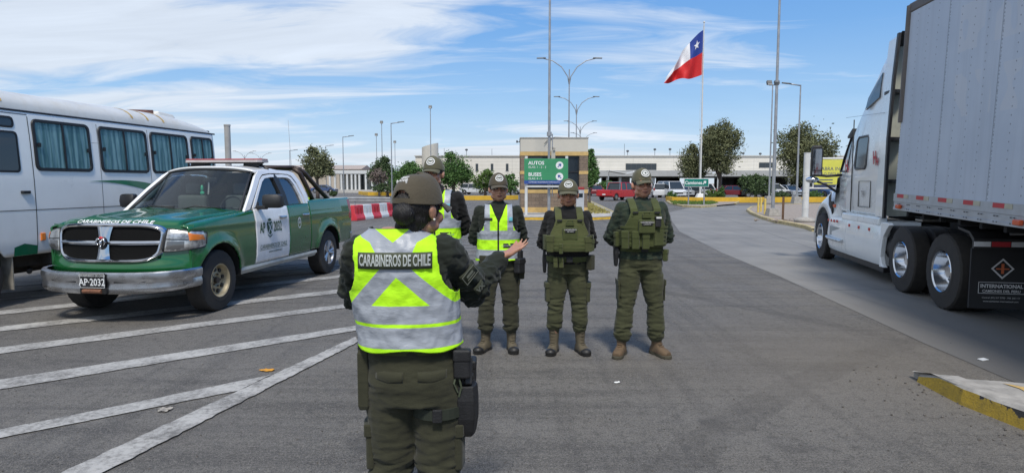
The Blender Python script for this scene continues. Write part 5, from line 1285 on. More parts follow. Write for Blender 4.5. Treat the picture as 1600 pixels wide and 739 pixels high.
# ======================= white minibus =======================
BW = M('bus_white', (.81, .81, .78), .32, var=.03, scale=1.5, coat=.4, dirt=.14, dirtc=(.42, .36, .27))
BG = M('bus_green', (.01, .16, .07), .35, coat=.5, dirt=.2)
_bd = lambda px: 8.34 / ((800 - px) / 1000 + .17)
BUS = thing('minibus', 'old white minibus with teal curtains and rusty roof hatch, left of the pickup', 'bus', (-8.34 + .17 * 7.25 - 1.07 * .986, 7.25 + 1.07 * .168, 0), -math.atan(.17))
bt = lambda px: (_bd(px) - 7.25) / .986
bX = lambda z: ip(z, (.66, .85, 1.31, 1.75, 2.30, 2.69), (1.035, 1.06, 1.07, 1.062, 1.03, .995))
def bus():
    L = bt(346); fa, ra, R_ = bt(-44), bt(268), .50; WRb = .41
    def bside(s):
        nu, nv = 120, 34; P = []; ins = []
        for i in range(nu + 1):
            t = .25 + (L - .12 - .25) * i / nu; row = []; rin = []
            for j in range(nv + 1):
                z = .68 + (2.69 - .68) * j / nv; tt = t; inn = False
                for ax in (fa, ra):
                    dx, dz = tt - ax, z - WRb; d = math.hypot(dx, dz)
                    if d < R_: inn = True; tt = ax + dx / max(d, 1e-3) * R_; z = WRb + dz / max(d, 1e-3) * R_
                row.append(Vector((s * bX(z), tt, z))); rin.append(inn)
            P.append(row); ins.append(rin)
        mb = MB(); m = nv + 1; vs = [p for r in P for p in r]; fs = []
        for i in range(nu):
            for j in range(nv):
                if not (ins[i][j] and ins[i + 1][j] and ins[i][j + 1] and ins[i + 1][j + 1]):
                    fs.append((i * m + j, (i + 1) * m + j, (i + 1) * m + j + 1, i * m + j + 1))
        mb.add(vs, fs); o = mb.build('side_wall', BW, BUS, smooth='all'); md = o.modifiers.new('s', 'SOLIDIFY'); md.thickness = .03; md.offset = 0
    bside(1); bside(-1)
    # roof shell with rounded shoulders, dropping at the tail
    rings = []
    for t in [.1, .35, .8, 1.5, 2.5, 3.5, 4.4, 5.0, 5.35, 5.7, L - .25, L - .06, L]:
        dr = ip(t, (.0, .35, 4.9, 5.5, L - .15, L), (.16, 0, 0, .05, .20, .27)); e = .995 - ip(t, (0, .3, L - .3, L), (.12, 0, 0, .08)); zt = 3.02 - dr * 1.0
        ring = [(e, t, 2.66)]
        for a in np.linspace(0, PI, 19): ring.append((e * math.copysign(abs(math.cos(a)) ** .62, math.cos(a)) , t, 2.69 + (zt - 2.69) * math.sin(a) ** .75))
        ring.append((-e, t, 2.66)); rings.append(ring)
    mb = MB(); mb.rings(rings, cap=True, closed=True); mb.build('roof', M('bus_roof', (.64, .63, .585), .45, var=.05, scale=2, coat=.2, dirt=.45, dirtc=(.45, .36, .2)), BUS, smooth=True, angle=60)
    mb = MB()
    for s in (1, -1): mb.tube([(s * 1.005, .3, 2.69), (s * 1.005, L - .05, 2.69)], .016, 6)
    mb.build('roof_gutter', BLK, BUS)
    # ends
    for t, nm, dy in ((L, 'rear_wall', -.12), (.0, 'front_wall', .25)):
        mb = MB(); n = 14
        mb.grid(lambda u, v: (lambda z, x: (x * bX(z), t + dy * abs(x) ** 4 + (0 if nm == 'rear_wall' else .0), z))(.68 + 2.02 * v, 2 * u - 1), 24, 12); mb.build(nm, BW, BUS, smooth='all')
    mb = MB(); mb.b2((-.75, .10, 1.75), (.75, -.012, 2.6)); mb.build('windscreen', GLS, BUS, bevel=.02)
    mb = MB(); mb.b2((-.85, .3, .5), (.85, L - .3, .74)); mb.b2((-.5, .4, .36), (.5, L - 1.2, .5))
    mb.cyl((.62, 1.7, .44), (.70, 2.5, .52), .05); mb.cyl((.9, 1.9, .42), (.3, 2.5, .42), .035); mb.b2((.5, 2.15, .50), (1.0, 2.75, .66)); mb.build('chassis', M('grimy_chassis', (.045, .04, .035), .9, var=.4), BUS)
    mb = MB(); mb.b2((.90, 2.5, .42), (1.01, 3.6, .66)); mb.build('side_locker', M('grimy_chassis'), BUS)
    # green skirt stripe and swoosh
    mb = MB(); T0, T1 = .3 , bt(56)
    pts = [(fa + .55, .68), (T1, .68), (T1, .80), (fa + .70, .845), (fa + .55, .80)]
    mb.add([(bX(z) + .018, t, z) for t, z in pts], [tuple(range(5))]); mb.build('green_skirt', BG, BUS)
    n = 16; up = []; lo = []
    for i in range(n + 1):
        q = i / n; t = bt(141) + (bt(262) - bt(141)) * q; up.append((bX(1.7) + .018, t, 1.715 + .03 * math.sin(q * PI) - .12 * q ** 3)); lo.append((bX(1.6) + .018, t, 1.715 - .30 * q ** 2.0))
    mb = MB(); mb.add(up + lo, [(i, i + 1, n + 2 + i, n + 1 + i) for i in range(n)]); mb.build('green_swoosh', BG, BUS)
    # windows
    CUR, nt, p = new_mat('teal_curtain'); x, y, z = xyz(nt); w_ = nz(nt, coords(nt, scale=(1, 1, .08)), 11, 3, .6)
    f_ = ((y * 52 + w_ * 14).sin() * .5 + .5)
    nt.links.new(mix(nt, f_, (.095, .20, .215), (.29, .43, .44)), p.inputs['Base Color']); p.inputs['Roughness'].default_value = .9
    WGL = car_glass('bus_glass', (.85, .93, .94), .0, fm=.35)
    RB_ = M('window_rubber', (.012, .012, .013), .55)
    def rrect(t0, t1, z0, z1, r, off, n=5):
        out = []
        for cx, cz, a0 in ((t1 - r, z1 - r, 0), (t0 + r, z1 - r, PI / 2), (t0 + r, z0 + r, PI), (t1 - r, z0 + r, 1.5 * PI)):
            for i in range(n + 1):
                a = a0 + PI / 2 * i / n; tt = cx + r * math.cos(a); zz = cz + r * math.sin(a); out.append(Vector((bX(zz) + off, tt, zz)))
        return out
    for s in (1, -1):
        for (a, b, gap) in ((60, 149, .50), (162, 236.5, .52), (241.5, 299.5, .50), (304, 338, .5)):
            t0, t1, z0, z1 = bt(a), bt(b), 1.86, 2.60
            w = bpy.data.objects.new('window', None); col.objects.link(w); w.parent = BUS; w.scale = (s, 1, 1)
            O = rrect(t0, t1, z0, z1, .085, .016); O2 = rrect(t0 + .008, t1 - .008, z0 + .008, z1 - .008, .08, .034); I2 = rrect(t0 + .045, t1 - .045, z0 + .045, z1 - .045, .05, .034); I = rrect(t0 + .05, t1 - .05, z0 + .05, z1 - .05, .048, .016)
            mb = MB(); mb.rings([O, O2, I2, I], cap=False); mb.build('window_frame', RB_, w, smooth=True)
            mb = MB(); mb.grid(lambda u, v: (bX(z0 + .02 + (z1 - z0 - .04) * v) + .019 + .003 * math.sin(u * 70), t0 + .02 + (t1 - t0 - .04) * u, z0 + .02 + (z1 - z0 - .04) * v), 90, 8); mb.build('curtain', CUR, w, smooth='all')
            mb = MB(); mb.grid(lambda u, v: (bX(z0 + .03 + (z1 - z0 - .06) * v) + .029, t0 + .03 + (t1 - t0 - .06) * u, z0 + .03 + (z1 - z0 - .06) * v), 4, 8); mb.build('pane', WGL, w, smooth='all')
            tm = (t0 + t1) / 2; mb = MB(); mb.rings([[(bX(z) + o_, tm + dt, z) for o_, dt in ((.031, -.014), (.040, -.014), (.040, .014), (.031, .014))] for z in (z0 + .04, (z0 + z1) / 2, z1 - .04)])
            mb.box((bX(2.2) + .04, t0 + .075, 2.23), (.016, .045, .06)); mb.box((bX(2.2) + .04, t1 - .075, 2.19), (.016, .045, .06)); mb.rings([[(bX(z) + o_, t0 + .05 + q_ * (t1 - t0 - .1), z) for o_ in (.031, .038)] for q_ in (0, 1) for z in (z1 - .075,)][:2], cap=False, closed=False)
            mb.build('slider_bar', RB_, w)
        # front door
        w = bpy.data.objects.new('front_door', None); col.objects.link(w); w.parent = BUS; w.scale = (s, 1, 1)
        for z0, z1, t1 in ((1.83, 2.40, bt(37)), (2.44, 2.60, bt(34))):
            O = rrect(.62, t1, z0, z1, .06, .016); O2 = rrect(.63, t1 - .01, z0 + .01, z1 - .01, .055, .026); I2 = rrect(.65, t1 - .03, z0 + .03, z1 - .03, .04, .026)
            mb = MB(); mb.rings([O, O2, I2], cap=False); mb.build('window_frame', RB_, w); mb = MB(); mb.grid(lambda u, v: (bX(z0 + .015 + (z1 - z0 - .03) * v) + .020, .635 + (t1 - .65) * u, z0 + .015 + (z1 - z0 - .03) * v), 4, 8); mb.build('pane', GLS, w, smooth='all')
        mb = MB(); mb.rings([[(bX(z) + .0175, t_ , z) for t_ in (bt(55.5) - .006, bt(55.5) + .006)] for z in np.linspace(.70, 2.62, 16)], cap=False, closed=False)
        mb.rings([[(bX(z) + .0175, t_, z) for z in (2.64, 2.65)] for t_ in (.4, bt(55.5))], cap=False, closed=False)
        mb.build('shut_line', M('shut_line_grey', (.06, .06, .055), .8), w)
        mb = MB(); mb.rings([[(1.066 + a, t_, 1.56 + b) for a, b in ((.015, -.022), (.05 * e, -.018), (.05 * e, .018), (.015, .022))] for t_, e in ((bt(33), .5), (bt(35), 1), (bt(45), 1), (bt(48), .6))]); mb.build('door_handle', BLK, w, bevel=.004)
        mb = MB()
        for q in (bt(161), bt(238.7)): mb.rings([[(bX(z) + .0175, t_, z) for t_ in (q - .004, q + .004)] for z in np.linspace(.95, 2.62, 14)], cap=False, closed=False)
        mb.rings([[(bX(1.31) + .0175, t_, z) for z in (1.303, 1.314)] for t_ in (.4, L - .2)], cap=False, closed=False)
        mb.rings([[(bX(2.2) + .0172, t_, z) for z in (2.318, 2.322)] for t_ in (bt(149.5), bt(161.5))], cap=False, closed=False)
        o = mb.build('panel_seam', M('shut_line_grey'), BUS); o.scale = (s, 1, 1)
        mb = MB(); mb.rings([[(bX(z) + o_, t_, z) for t_ in (bt(60), bt(67))] for z, o_ in ((.865, .016), (.87, .035), (.97, .035), (.975, .016))], cap=False, closed=False); mb.b2((1.07, bt(60.5), .868), (1.10, bt(66.5), .972)); o = mb.build('side_marker', M('amber'), BUS, bevel=.006); o.scale = (s, 1, 1)
        wheel(BUS, (s * .93, fa, WRb), WRb, .24, .22, s, M('bus_rim', (.3, .28, .25), .5, .5, dirt=.5), 'dish'); wheel(BUS, (s * .93, ra, WRb), WRb, .24, .22, s, M('bus_rim'), 'dish')
        mb = MB(); mb.b2((.80, fa + .53, .22), (1.04, fa + .545, .72)); o = mb.build('mudflap', M('pale_mudflap', (.25, .23, .19), .9, var=.3), BUS); o.scale = (s, 1, 1)
    # roof hatch with rusty panel and pod
    RU = M('rusted_panel', (.13, .052, .032), .85, var=.4, scale=6, bump=.3)
    t0, t1 = bt(240), bt(292)
    mb = MB(); mb.rings([[(.62, t0, 2.97), (-.1, t0, 3.01), (-.1, t0, 3.02), (.58, t0, 2.99)], [(.74, (t0 + t1) / 2 + .1, 2.93), (-.1, (t0 + t1) / 2 + .1, 3.0), (-.1, (t0 + t1) / 2 + .1, 3.05), (.56, (t0 + t1) / 2 + .1, 3.045)], [(.50, t1, 2.96), (-.1, t1, 3.0), (-.1, t1, 3.09), (.44, t1, 3.08)]]); mb.build('roof_hatch', RU, BUS)
    mb = MB(); t2 = bt(325)
    mb.rings([[(e, t, 2.90 + b), (e * .92, t, zt + b - .03), (.0, t, zt + b), (-e * .92, t, zt + b - .03), (-e, t, 2.9 + b)] for t, e, zt, b in ((bt(285), .42, 2.98, 0), (bt(292), .60, 3.09, 0), (bt(312), .62, 3.06, 0), (t2 + .05, .5, 2.93, -.04))]); mb.build('roof_pod', M('bus_roof'), BUS, bevel=.04, seg=3)
    mb = MB(); mb.box((.78, L - .02, 2.74), (.10, .14, .06)); mb.build('marker_lamp', BLK, BUS, bevel=.01)
    # rust streaks from roof edge
    m = M('rust_streak', (.50, .33, .10), .8, var=.3, scale=9)
    for px in (17, 219, 243, 267):
        t = bt(px); mb = MB(); vs = []; fs = []
        for i in range(9):
            q = i / 8; a = R(62) * (1 - q) + R(12) * q; w_ = .012 + .012 * math.sin(q * 9) ** 2; xx = .995 * math.cos(a) ** .62 + .004; zz = 2.69 + .33 * math.sin(a) ** .75 + .003
            vs += [(xx, t - w_ + q * .03, zz), (xx, t + w_ + q * .03, zz)]
        mb.add(vs, [(2 * i, 2 * i + 1, 2 * i + 3, 2 * i + 2) for i in range(8)]); mb.build('rust_streak', m, BUS)
bus()

# ======================= articulated lorry: tractor =======================
TW = M('lorry_white', (.82, .85, .85), .3, var=.03, scale=1.2, coat=.6, dirt=.16, dirtc=(.40, .38, .33))
TR = thing('lorry_tractor', 'white long-nosed sleeper lorry cab seen from behind, pulling the grey trailer', 'lorry', (7.11, 8.935, 0), -math.atan(.2))
ALU = M('polished_alloy', (.60, .62, .65), .12, 1.0, var=.05)
def tractor():
    # frame + running gear
    mb = MB()
    for s in (-1, 1): mb.b2((s * .36, -2.0, .72), (s * .48, 5.9, .98))
    mb.b2((-.5, -.6, .98), (.5, .9, 1.16)); mb.cyl((-.85, -.68, .51), (.85, -.68, .51), .09); mb.cyl((-.85, .70, .51), (.85, .70, .51), .09); mb.ell((0, -.68, .5), (.22, .22, .22)); mb.ell((0, .70, .5), (.22, .22, .22)); mb.b2((-.48, 1.2, .55), (.48, 5.6, .74))
    mb.b2((-.36, -1.95, .80), (.36, -1.85, .96)); mb.build('chassis', UND, TR)
    for s in (-1, 1):
        for y in (-.68, .70):
            w = wheel(TR, (s * 1.115, y, .51), .51, .27, .285, s, ALU, 'dish'); w = wheel(TR, (s * .80, y, .51), .51, .27, .285, s, M('inner_rim', (.1, .1, .1), .6), 'plain')
        w = wheel(TR, (s * 1.09, 5.30, .51), .51, .29, .285, s, ALU, 'dish'); w.rotation_euler = (0, 0, R(-2))
    # fairings below the cab: closed loft along y (outer skin with rolled shelf)
    for s in (-1, 1):
        def ring(y, top, bot, out, shelf=.75):
            return [(s * q, y, z) for q, z in ((.62, top), (shelf, top), (out - .10, top + .01), (out - .03, top - .03), (out, top - .12), (out + .02, top - .35), (out, bot + .10), (out - .04, bot), (.62, bot))]
        mb = MB(); mb.rings([ring(1.62, 1.03, .30, 1.22), ring(1.9, 1.04, .30, 1.25), ring(3.2, 1.035, .30, 1.25), ring(3.40, 1.035, .30, 1.25)]); mb.build('rear_fairing', TW, TR, smooth=True, angle=40)
        mb = MB(); mb.rings([ring(3.415, 1.035, .30, 1.25), ring(4.3, 1.0, .30, 1.24), ring(4.74, .98, .30, 1.21)]); mb.build('front_fairing', TW, TR, smooth=True, angle=40)
        # rear shelf wing curling over towards the wheels
        prof = [(1.62, 1.03), (1.30, 1.04), (1.26, 1.00), (1.36, .93), (1.50, .80), (1.56, .6), (1.58, .45), (1.50, .32), (1.42, .29), (1.62, .28)]
        mb = MB(); n = len(prof); mb.rings([[(s * x_, a, b) for a, b in prof] for x_ in (1.16, 1.235)]); mb.build('fairing_tail', TW, TR, bevel=.01)
        mb = MB(); mb.b2((s * .95, 1.615, .18), (s * 1.17, 4.70, .298)); mb.build('rubber_skirt', BLK, TR, bevel=.01)
        mb = MB(); mb.b2((s * .55, 1.26, .30), (s * 1.10, 1.61, .98)); mb.cyl((s * .85, 1.2, .62), (s * .85, 3.2, .62), .31, .31, 24); mb.build('fuel_tank', M('tank_dark', (.035, .035, .036), .5, .2), TR, bevel=.03)  # dark fuel tank between fairing and drive wheels
        # step
        mb = MB(); mb.rings([[(s * x_, y, z + dz) for x_, z in ((1.18, .50), (1.31, .51), (1.33, .54), (1.31, .57), (1.18, .58))] for y, dz in ((3.55, 0), (3.65, .0), (4.45, .0), (4.55, .02))]); mb.build('step', M('silver_paint', (.55, .57, .58), .3, .5), TR, bevel=.01)
        mb = MB(); mb.b2((s * 1.225, 3.6, .60), (s * 1.2565, 4.5, .80)); mb.build('step_recess', M('recess_grey', (.30, .32, .32), .5), TR, bevel=.02)
        for y, z in ((4.58, .93), (4.38, .93), (4.18, .93), (3.98, .935), (3.2, .90), (2.65, .90), (2.1, .90)):
            mb = MB(); mb.box((s * 1.262, y, z - .02), (.014, .07, .055)); mb.build('side_reflector', M('reflector_red', (.55, .04, .03), .3, coat=.5), TR, bevel=.004)
        # cab body: loft of closed vertical outlines along y
    def cring(y, hw, zb, zt, tw=None, r=.22):
        tw = hw - .02 if tw is None else tw; out = []
        for s in (1, -1):
            seg = [(hw - .05, zb), (hw, zb + .05), (hw + .01, (zb + zt) * .42), ((hw + tw) / 2, zt - .55 * (zt - zb) * .4), (tw, zt - r), (tw - r * .3, zt - r * .3), (tw - r, zt)]
            if s < 0: seg = seg[::-1]
            out += [(s * a, y, b) for a, b in seg]
        return out
    # sleeper + raised roof
    mb = MB(); mb.rings([cring(1.95, 1.20, 1.12, 3.98, 1.12, .24), cring(2.2, 1.20, 1.12, 3.97, 1.12, .26), cring(2.6, 1.20, 1.12, 3.84, 1.08, .32), cring(3.0, 1.20, 1.12, 3.62, 1.06, .34), cring(3.35, 1.19, 1.12, 3.33, 1.04, .34), cring(3.60, 1.18, 1.12, 3.10, 1.03, .30), cring(3.85, 1.15, 1.12, 2.88, 1.00, .22)])
    mb.build('sleeper_cab', TW, TR, smooth=True, angle=55)
    # door section and windscreen wedge
    def dring(y, hw, zt, tw): 
        out = []
        for s in (1, -1):
            seg = [(hw - .03, 1.12), (hw, 1.2), (hw, 1.85), (tw, zt - .10), (tw - .10, zt)]
            if s < 0: seg = seg[::-1]
            out += [(s * a, y, b) for a, b in seg]
        return out
    mb = MB(); mb.rings([dring(3.86, 1.13, 2.80, 1.0), dring(4.15, 1.10, 2.70, .96), dring(4.45, 1.06, 2.35, .92), dring(4.75, 1.02, 1.93, .98)]); cb = mb.build('door_cab', TW, TR, smooth=True, angle=40)
    mb = MB(); mb.add([(-.88, 4.20, 2.66), (.88, 4.20, 2.66), (.93, 4.80, 1.92), (-.93, 4.80, 1.92)], [(0, 1, 2, 3)]); o = mb.build('windscreen', GLS, TR); md = o.modifiers.new('s', 'SOLIDIFY'); md.thickness = .03; md.offset = 1
    for s in (-1, 1):
        mb = MB(); pts = [(3.92, 1.93), (4.62, 1.93), (4.50, 2.20), (4.22, 2.60), (3.95, 2.66)]
        f = lambda y, z, o_=.012: (s * (ip(z, (1.85, 2.7), (ip(y, (3.86, 4.15, 4.45, 4.75), (1.13, 1.10, 1.06, 1.03)), ip(y, (3.86, 4.15, 4.5), (1.0, .96, .94)))) + o_), y, z)
        mb.add([f(a, b) for a, b in pts], [(0, 1, 2, 3, 4)]); mb.build('door_window', GLS, TR)
        mb = MB(); mb.tube([f(a, b, .02) for a, b in pts + pts[:1]], .018, 6); mb.build('window_seal', BLK, TR)
        mb = MB(); mb.add([(s * 1.212, 2.55, 1.98), (s * 1.212, 3.12, 1.98), (s * 1.175, 3.12, 2.52), (s * 1.175, 2.55, 2.52)], [(0, 1, 2, 3)]); o = mb.build('sleeper_window', GLS, TR, bevel=0); md = o.modifiers.new('s', 'SOLIDIFY'); md.thickness = .012
        sf = M('seal_grey', (.10, .105, .11), .5); mb = MB(); P_ = [(1.222, 2.60, 1.955), (1.222, 3.08, 1.955), (1.222, 3.15, 2.02), (1.185, 3.15, 2.48), (1.18, 3.08, 2.545), (1.18, 2.60, 2.545), (1.185, 2.53, 2.48), (1.222, 2.53, 2.02), (1.222, 2.60, 1.955)]; mb.tube([(s * a, b, c_) for a, b, c_ in P_], .022, 6); mb.build('window_seal', sf, TR, smooth='all')
        mb = MB(); mb.add([(s * a, b, c_) for a, b, c_ in ((1.155, 2.1, 3.16), (1.165, 2.75, 3.02), (1.135, 2.72, 3.22), (1.10, 2.45, 3.46), (1.11, 2.12, 3.58))], [(0, 1, 2, 3, 4)]); o = mb.build('roof_window', GLS, TR); md = o.modifiers.new('s', 'SOLIDIFY'); md.thickness = .04
        # cab extenders with rubber edge
        mb = MB(); mb.rings([[(s * a, b, z) for a, b in ((1.21 - t_, 2.0), (1.235 - t_, 1.56), (1.215 - t_, 1.555), (1.18 - t_, 2.0))] for z, t_ in ((1.12, 0), (2.4, .01), (3.4, .05), (4.08, .10))]); mb.build('side_extender', TW, TR)
        mb = MB(); mb.rings([[(s * a, b, z) for a, b in ((1.245 - t_, 1.565), (1.245 - t_, 1.49), (1.205 - t_, 1.49), (1.205 - t_, 1.565))] for z, t_ in ((1.10, 0), (2.4, .01), (3.4, .05), (4.12, .10))]); mb.build('rubber_edge', BLK, TR)
        mb = MB(); mb.add([(s * 1.224, y_, z) for y_, z in ((1.7, 2.86), (3.8, 2.98), (3.8, 2.985), (1.7, 2.865))], [(0, 1, 2, 3)])
        for a, b, c_, e in ((3.33, 3.345, 1.14, 2.9), (2.9, 2.905, 1.25, 1.72), (2.28, 2.285, 1.25, 1.72)): mb.b2((s * 1.20, a, c_), (s * 1.2165, b, e))
        mb.b2((s * 1.2, 2.28, 1.72), (s * 1.2165, 2.9, 1.725)); mb.b2((s * 1.2, 2.28, 1.25), (s * 1.2165, 2.9, 1.255)); mb.build('panel_seam', M('shut_line_grey'), TR)
        mb = MB(); mb.rings([[(s * a, y, b) for a, b in ((1.10, 1.13), (1.235, 1.10), (1.25, .98), (1.20, .96), (1.1, .97))] for y in (1.72, 3.75)]); mb.build('lower_trim', TW, TR, bevel=.02)
        # markings on the sleeper side (red logo marks, small dark lettering)
        RT = M('marking_red', (.42, .03, .04), .5); DT_ = M('marking_dark', (.05, .05, .06), .5)
        fr_ = (lambda y, z: frame((s * 1.226, y, z), (0, 1, 0) if s > 0 else (0, -1, 0), (0, 0, 1)))
        for y, z in ((3.62, 2.02), (2.08, 2.12)): text('H', .30, fr_(y, z), RT, 'red_logo', TR, shear=-.2, bold=.012, xs=.8); text('H', .16, fr_(y - .10, z - .07), RT, 'red_logo', TR, shear=.2, bold=.01)
        for i, t_ in enumerate(('TRANSPORTES', 'R.U.C. 2049', 'TACNA - PERU', 'CARGA UTIL')): text(t_, .085, frame((s * 1.135, 4.02, 1.74 - i * .12), (0, 1, 0) if s > 0 else (0, -1, 0), (0, 0, 1)), DT_, 'side_lettering', TR)
        text('TPH', .17, fr_(2.62, 1.48), DT_, 'side_lettering', TR, xs=.6)
        # mirror
        mr = bpy.data.objects.new('wing_mirror', None); col.objects.link(mr); mr.parent = TR
        mb = MB(); mb.rings([[(s * (1.50 + a), 4.75 + b, z) for a, b in ((-.11 * e, .05), (-.12 * e, -.03), (.12 * e, -.03), (.11 * e, .06))] for z, e in ((1.83, .75), (1.88, 1), (2.42, 1), (2.49, .75))]); mb.build('mirror_housing', BLK, mr, bevel=.02)
        mb = MB(); mb.b2((s * 1.41, 4.712, 1.97), (s * 1.59, 4.718, 2.42)); mb.b2((s * 1.41, 4.712, 1.87), (s * 1.59, 4.718, 1.95)); mb.build('mirror_glass', M('mirror', (.5, .5, .5), .03, 1), mr)
        mb = MB(); mb.tube([(s * 1.45, 4.74, 1.86), (s * 1.30, 4.72, 1.84), (s * 1.02, 4.55, 1.86)], .028, 8); mb.tube([(s * 1.50, 4.80, 1.74), (s * 1.30, 4.75, 1.66), (s * 1.05, 4.75, 1.48)], .026, 8); mb.build('mirror_arm', BLK, mr, smooth='all')
        mb = MB(); mb.ell((s * 1.56, 4.80, 1.76), (.14, .10, .07), 16, 10); mb.build('convex_mirror', ALU, mr, smooth='all')
        # bonnet wing / fender
        mb = MB(); n = 15; rings = []
        for i in range(n):
            a = PI * (i / (n - 1)) ; yy = 5.30 + math.cos(a) * .64; zz = .53 + math.sin(a) * .64
            rings.append([(s * 1.20, yy, zz), (s * 1.17, yy + math.cos(a) * .10, zz + math.sin(a) * .12), (s * .98, yy + math.cos(a) * .14 - .05, zz + math.sin(a) * .36), (s * .72, yy, zz + .30 * math.sin(a) + .25 * (math.sin(a)))])
        mb.rings(rings, cap=False, closed=False); o = mb.build('wheel_arch', TW, TR, smooth='all'); md = o.modifiers.new('s', 'SOLIDIFY'); md.thickness = .03
        mb = MB(); mb.rings([[(s * a, y, b) for a, b in ((.55, 1.0), (w_, 1.0), (w_ + .01, 1.15), (w_ - .04, zt - .10), (w_ - .20, zt), (.0, zt + .06))] for y, w_, zt in ((4.72, 1.12, 1.90), (5.0, 1.05, 1.78), (5.5, .98, 1.62), (6.0, .90, 1.42), (6.35, .78, 1.18))], closed=False, cap=False); mb.build('bonnet', TW, TR, smooth='all')
        mb = MB(); mb.b2((s * 1.13, 4.72, .95), (s * 1.16, 5.0, 1.3)); mb.add([(s * 1.165, 4.78, 1.50), (s * 1.165, 5.0, 1.40), (s * 1.165, 4.95, 1.12), (s * 1.165, 4.80, 1.16)], [(0, 1, 2, 3)]); mb.build('side_vent', BLK, TR)
        mb = MB(); mb.box((s * 1.15, 4.60, 1.21), (.03, .14, .07)); mb.build('indicator', M('amber_red', (.6, .10, .03), .3), TR, bevel=.01)
    mb = MB(); mb.rings([[(x_, 6.15 + a - .18 * abs(x_), b) for a, b in ((0, .28), (.22, .30), (.24, .52), (.12, .60), (0, .60))] for x_ in (-1.15, -.6, 0, .6, 1.15)]); mb.build('front_bumper', ALU, TR, bevel=.02)
    mb = MB(); mb.rings([[(x_, 4.20 + a, b) for a, b in ((0, 2.72), (.28, 2.62), (.30, 2.66), (0, 2.80))] for x_ in (-.98, 0, .98)]); mb.build('sun_visor', BLK, TR)
    # back wall, white paint with shade mixed into its pale green grey, with brackets
    mb = MB(); mb.rings([[(-1.08, 1.94, z), (1.08, 1.94, z), (1.08, 1.90, z), (.9, 1.87, z), (-.9, 1.87, z), (-1.08, 1.90, z)] for z in (1.13, 3.97)]); mb.build('back_wall', M('cab_back_shaded', (.42, .43, .36), .5, var=.05, dirt=.35), TR)
    mb = MB()
    for z in (1.72, 2.42, 3.20):
        for s in (-1, 1): mb.rings([[(s * a, b, z + c_) for a, b in ((1.19, 1.56), (1.18, 1.92), (.85, 1.86), (.92, 1.70), (1.1, 1.58))] for c_ in (-.03, .03)])
    mb.build('extender_bracket', BLK, TR, bevel=.01)
    mb = MB(); mb.rings([[(x_, y_, z_) for y_, z_ in ((1.95, 3.95), (1.50, 4.10), (1.48, 4.14), (1.95, 4.01))] for x_ in (-1.10, 0, 1.10)]); mb.build('roof_spoiler_lip', BLK, TR)
    # quarter fenders, mudflap
    LT = M('flap_white', (.55, .55, .55), .6)
    for s in (-1, 1):
        mb = MB(); mb.b2((s * .58, -1.50, .17), (s * 1.27, -1.47, .90)); fl = mb.build('mudflap', M('flap_black', (.014, .014, .015), .7, var=.3), TR)
        mb = MB(); mb.rings([[(s * x_, y_, z_) for y_, z_ in ((-1.52, .90), (-1.52, 1.02), (-1.40, 1.10), (-1.10, 1.14), (-1.10, 1.11), (-1.38, 1.07), (-1.48, .99), (-1.48, .90))] for x_ in (.62, 1.26)]); mb.build('quarter_fender', BLK, TR)
        FTt = lambda x, z: frame((x, -1.506, z), (1, 0, 0), (0, 0, 1)); cx = s * .93
        mb = MB()
        for k in range(4):
            a = PI / 2 * k; b = a + PI / 2
            for rr, ww in ((.125, .018),):
                p0, p1 = Vector((math.cos(a) * rr, 0, math.sin(a) * rr)), Vector((math.cos(b) * rr, 0, math.sin(b) * rr)); q0, q1 = p0 * .8, p1 * .8
                o_ = Vector((cx, -1.5065, .66)); mb.add([p0 + o_, p1 + o_, q1 + o_, q0 + o_], [(0, 1, 2, 3)])
        mb.build('diamond_emblem', LT, fl)
        mb = MB(); mb.b2((cx - .015, -1.508, .60), (cx + .015, -1.5065, .72)); mb.b2((cx - .07, -1.508, .65), (cx + .07, -1.5068, .665)); mb.build('emblem_bars', M('emblem_orange', (.5, .12, .04), .5), fl)
        text('INTERNATIONAL', .060, FTt(cx, .445), LT, 'flap_lettering', fl, bold=.002, xs=.98); text('CAMIONES DEL PERU', .043, FTt(cx, .385), LT, 'flap_lettering', fl, bold=.001)
        mb = MB()
        for a, b in (((cx - .25, .49), (cx + .25, .496)), ((cx - .25, .355), (cx + .25, .361)), ((cx - .25, .361), (cx - .244, .49)), ((cx + .244, .361), (cx + .25, .49))): mb.b2((a[0], -1.5075, a[1]), (b[0], -1.506, b[1]))
        mb.build('flap_border', LT, fl); text('Central: (01) 517 3700 - 946 200 117', .027, FTt(cx, .305), LT, 'flap_lettering', fl); text('www.camiones-international.com', .028, FTt(cx, .262), LT, 'flap_lettering', fl)
        for i, (a, b) in enumerate(((.66, .86), (.87, 1.07), (1.08, 1.26))):
            if s < 0: a, b = -b, -a
            mb = MB(); mb.b2((a, -1.526, .925), (b, -1.521, .985)); mb.build('reflective_strip', (M('tape_white', (.65, .65, .65), .4) if (i + (s < 0)) % 2 else M('tape_red', (.45, .02, .03), .4)), TR)
    # grab rail, brackets seen under the trailer
    mb = MB(); mb.tube([(-1.0, -1.75, 1.10), (-.55, -1.9, 1.12), (-.2, -1.95, 1.1)], .02, 6); mb.b2((-1.2, .1, 1.13), (-.5, .35, 1.16)); mb.build('bracket', M('dull_steel', (.25, .25, .24), .5, .5), TR)
tractor()
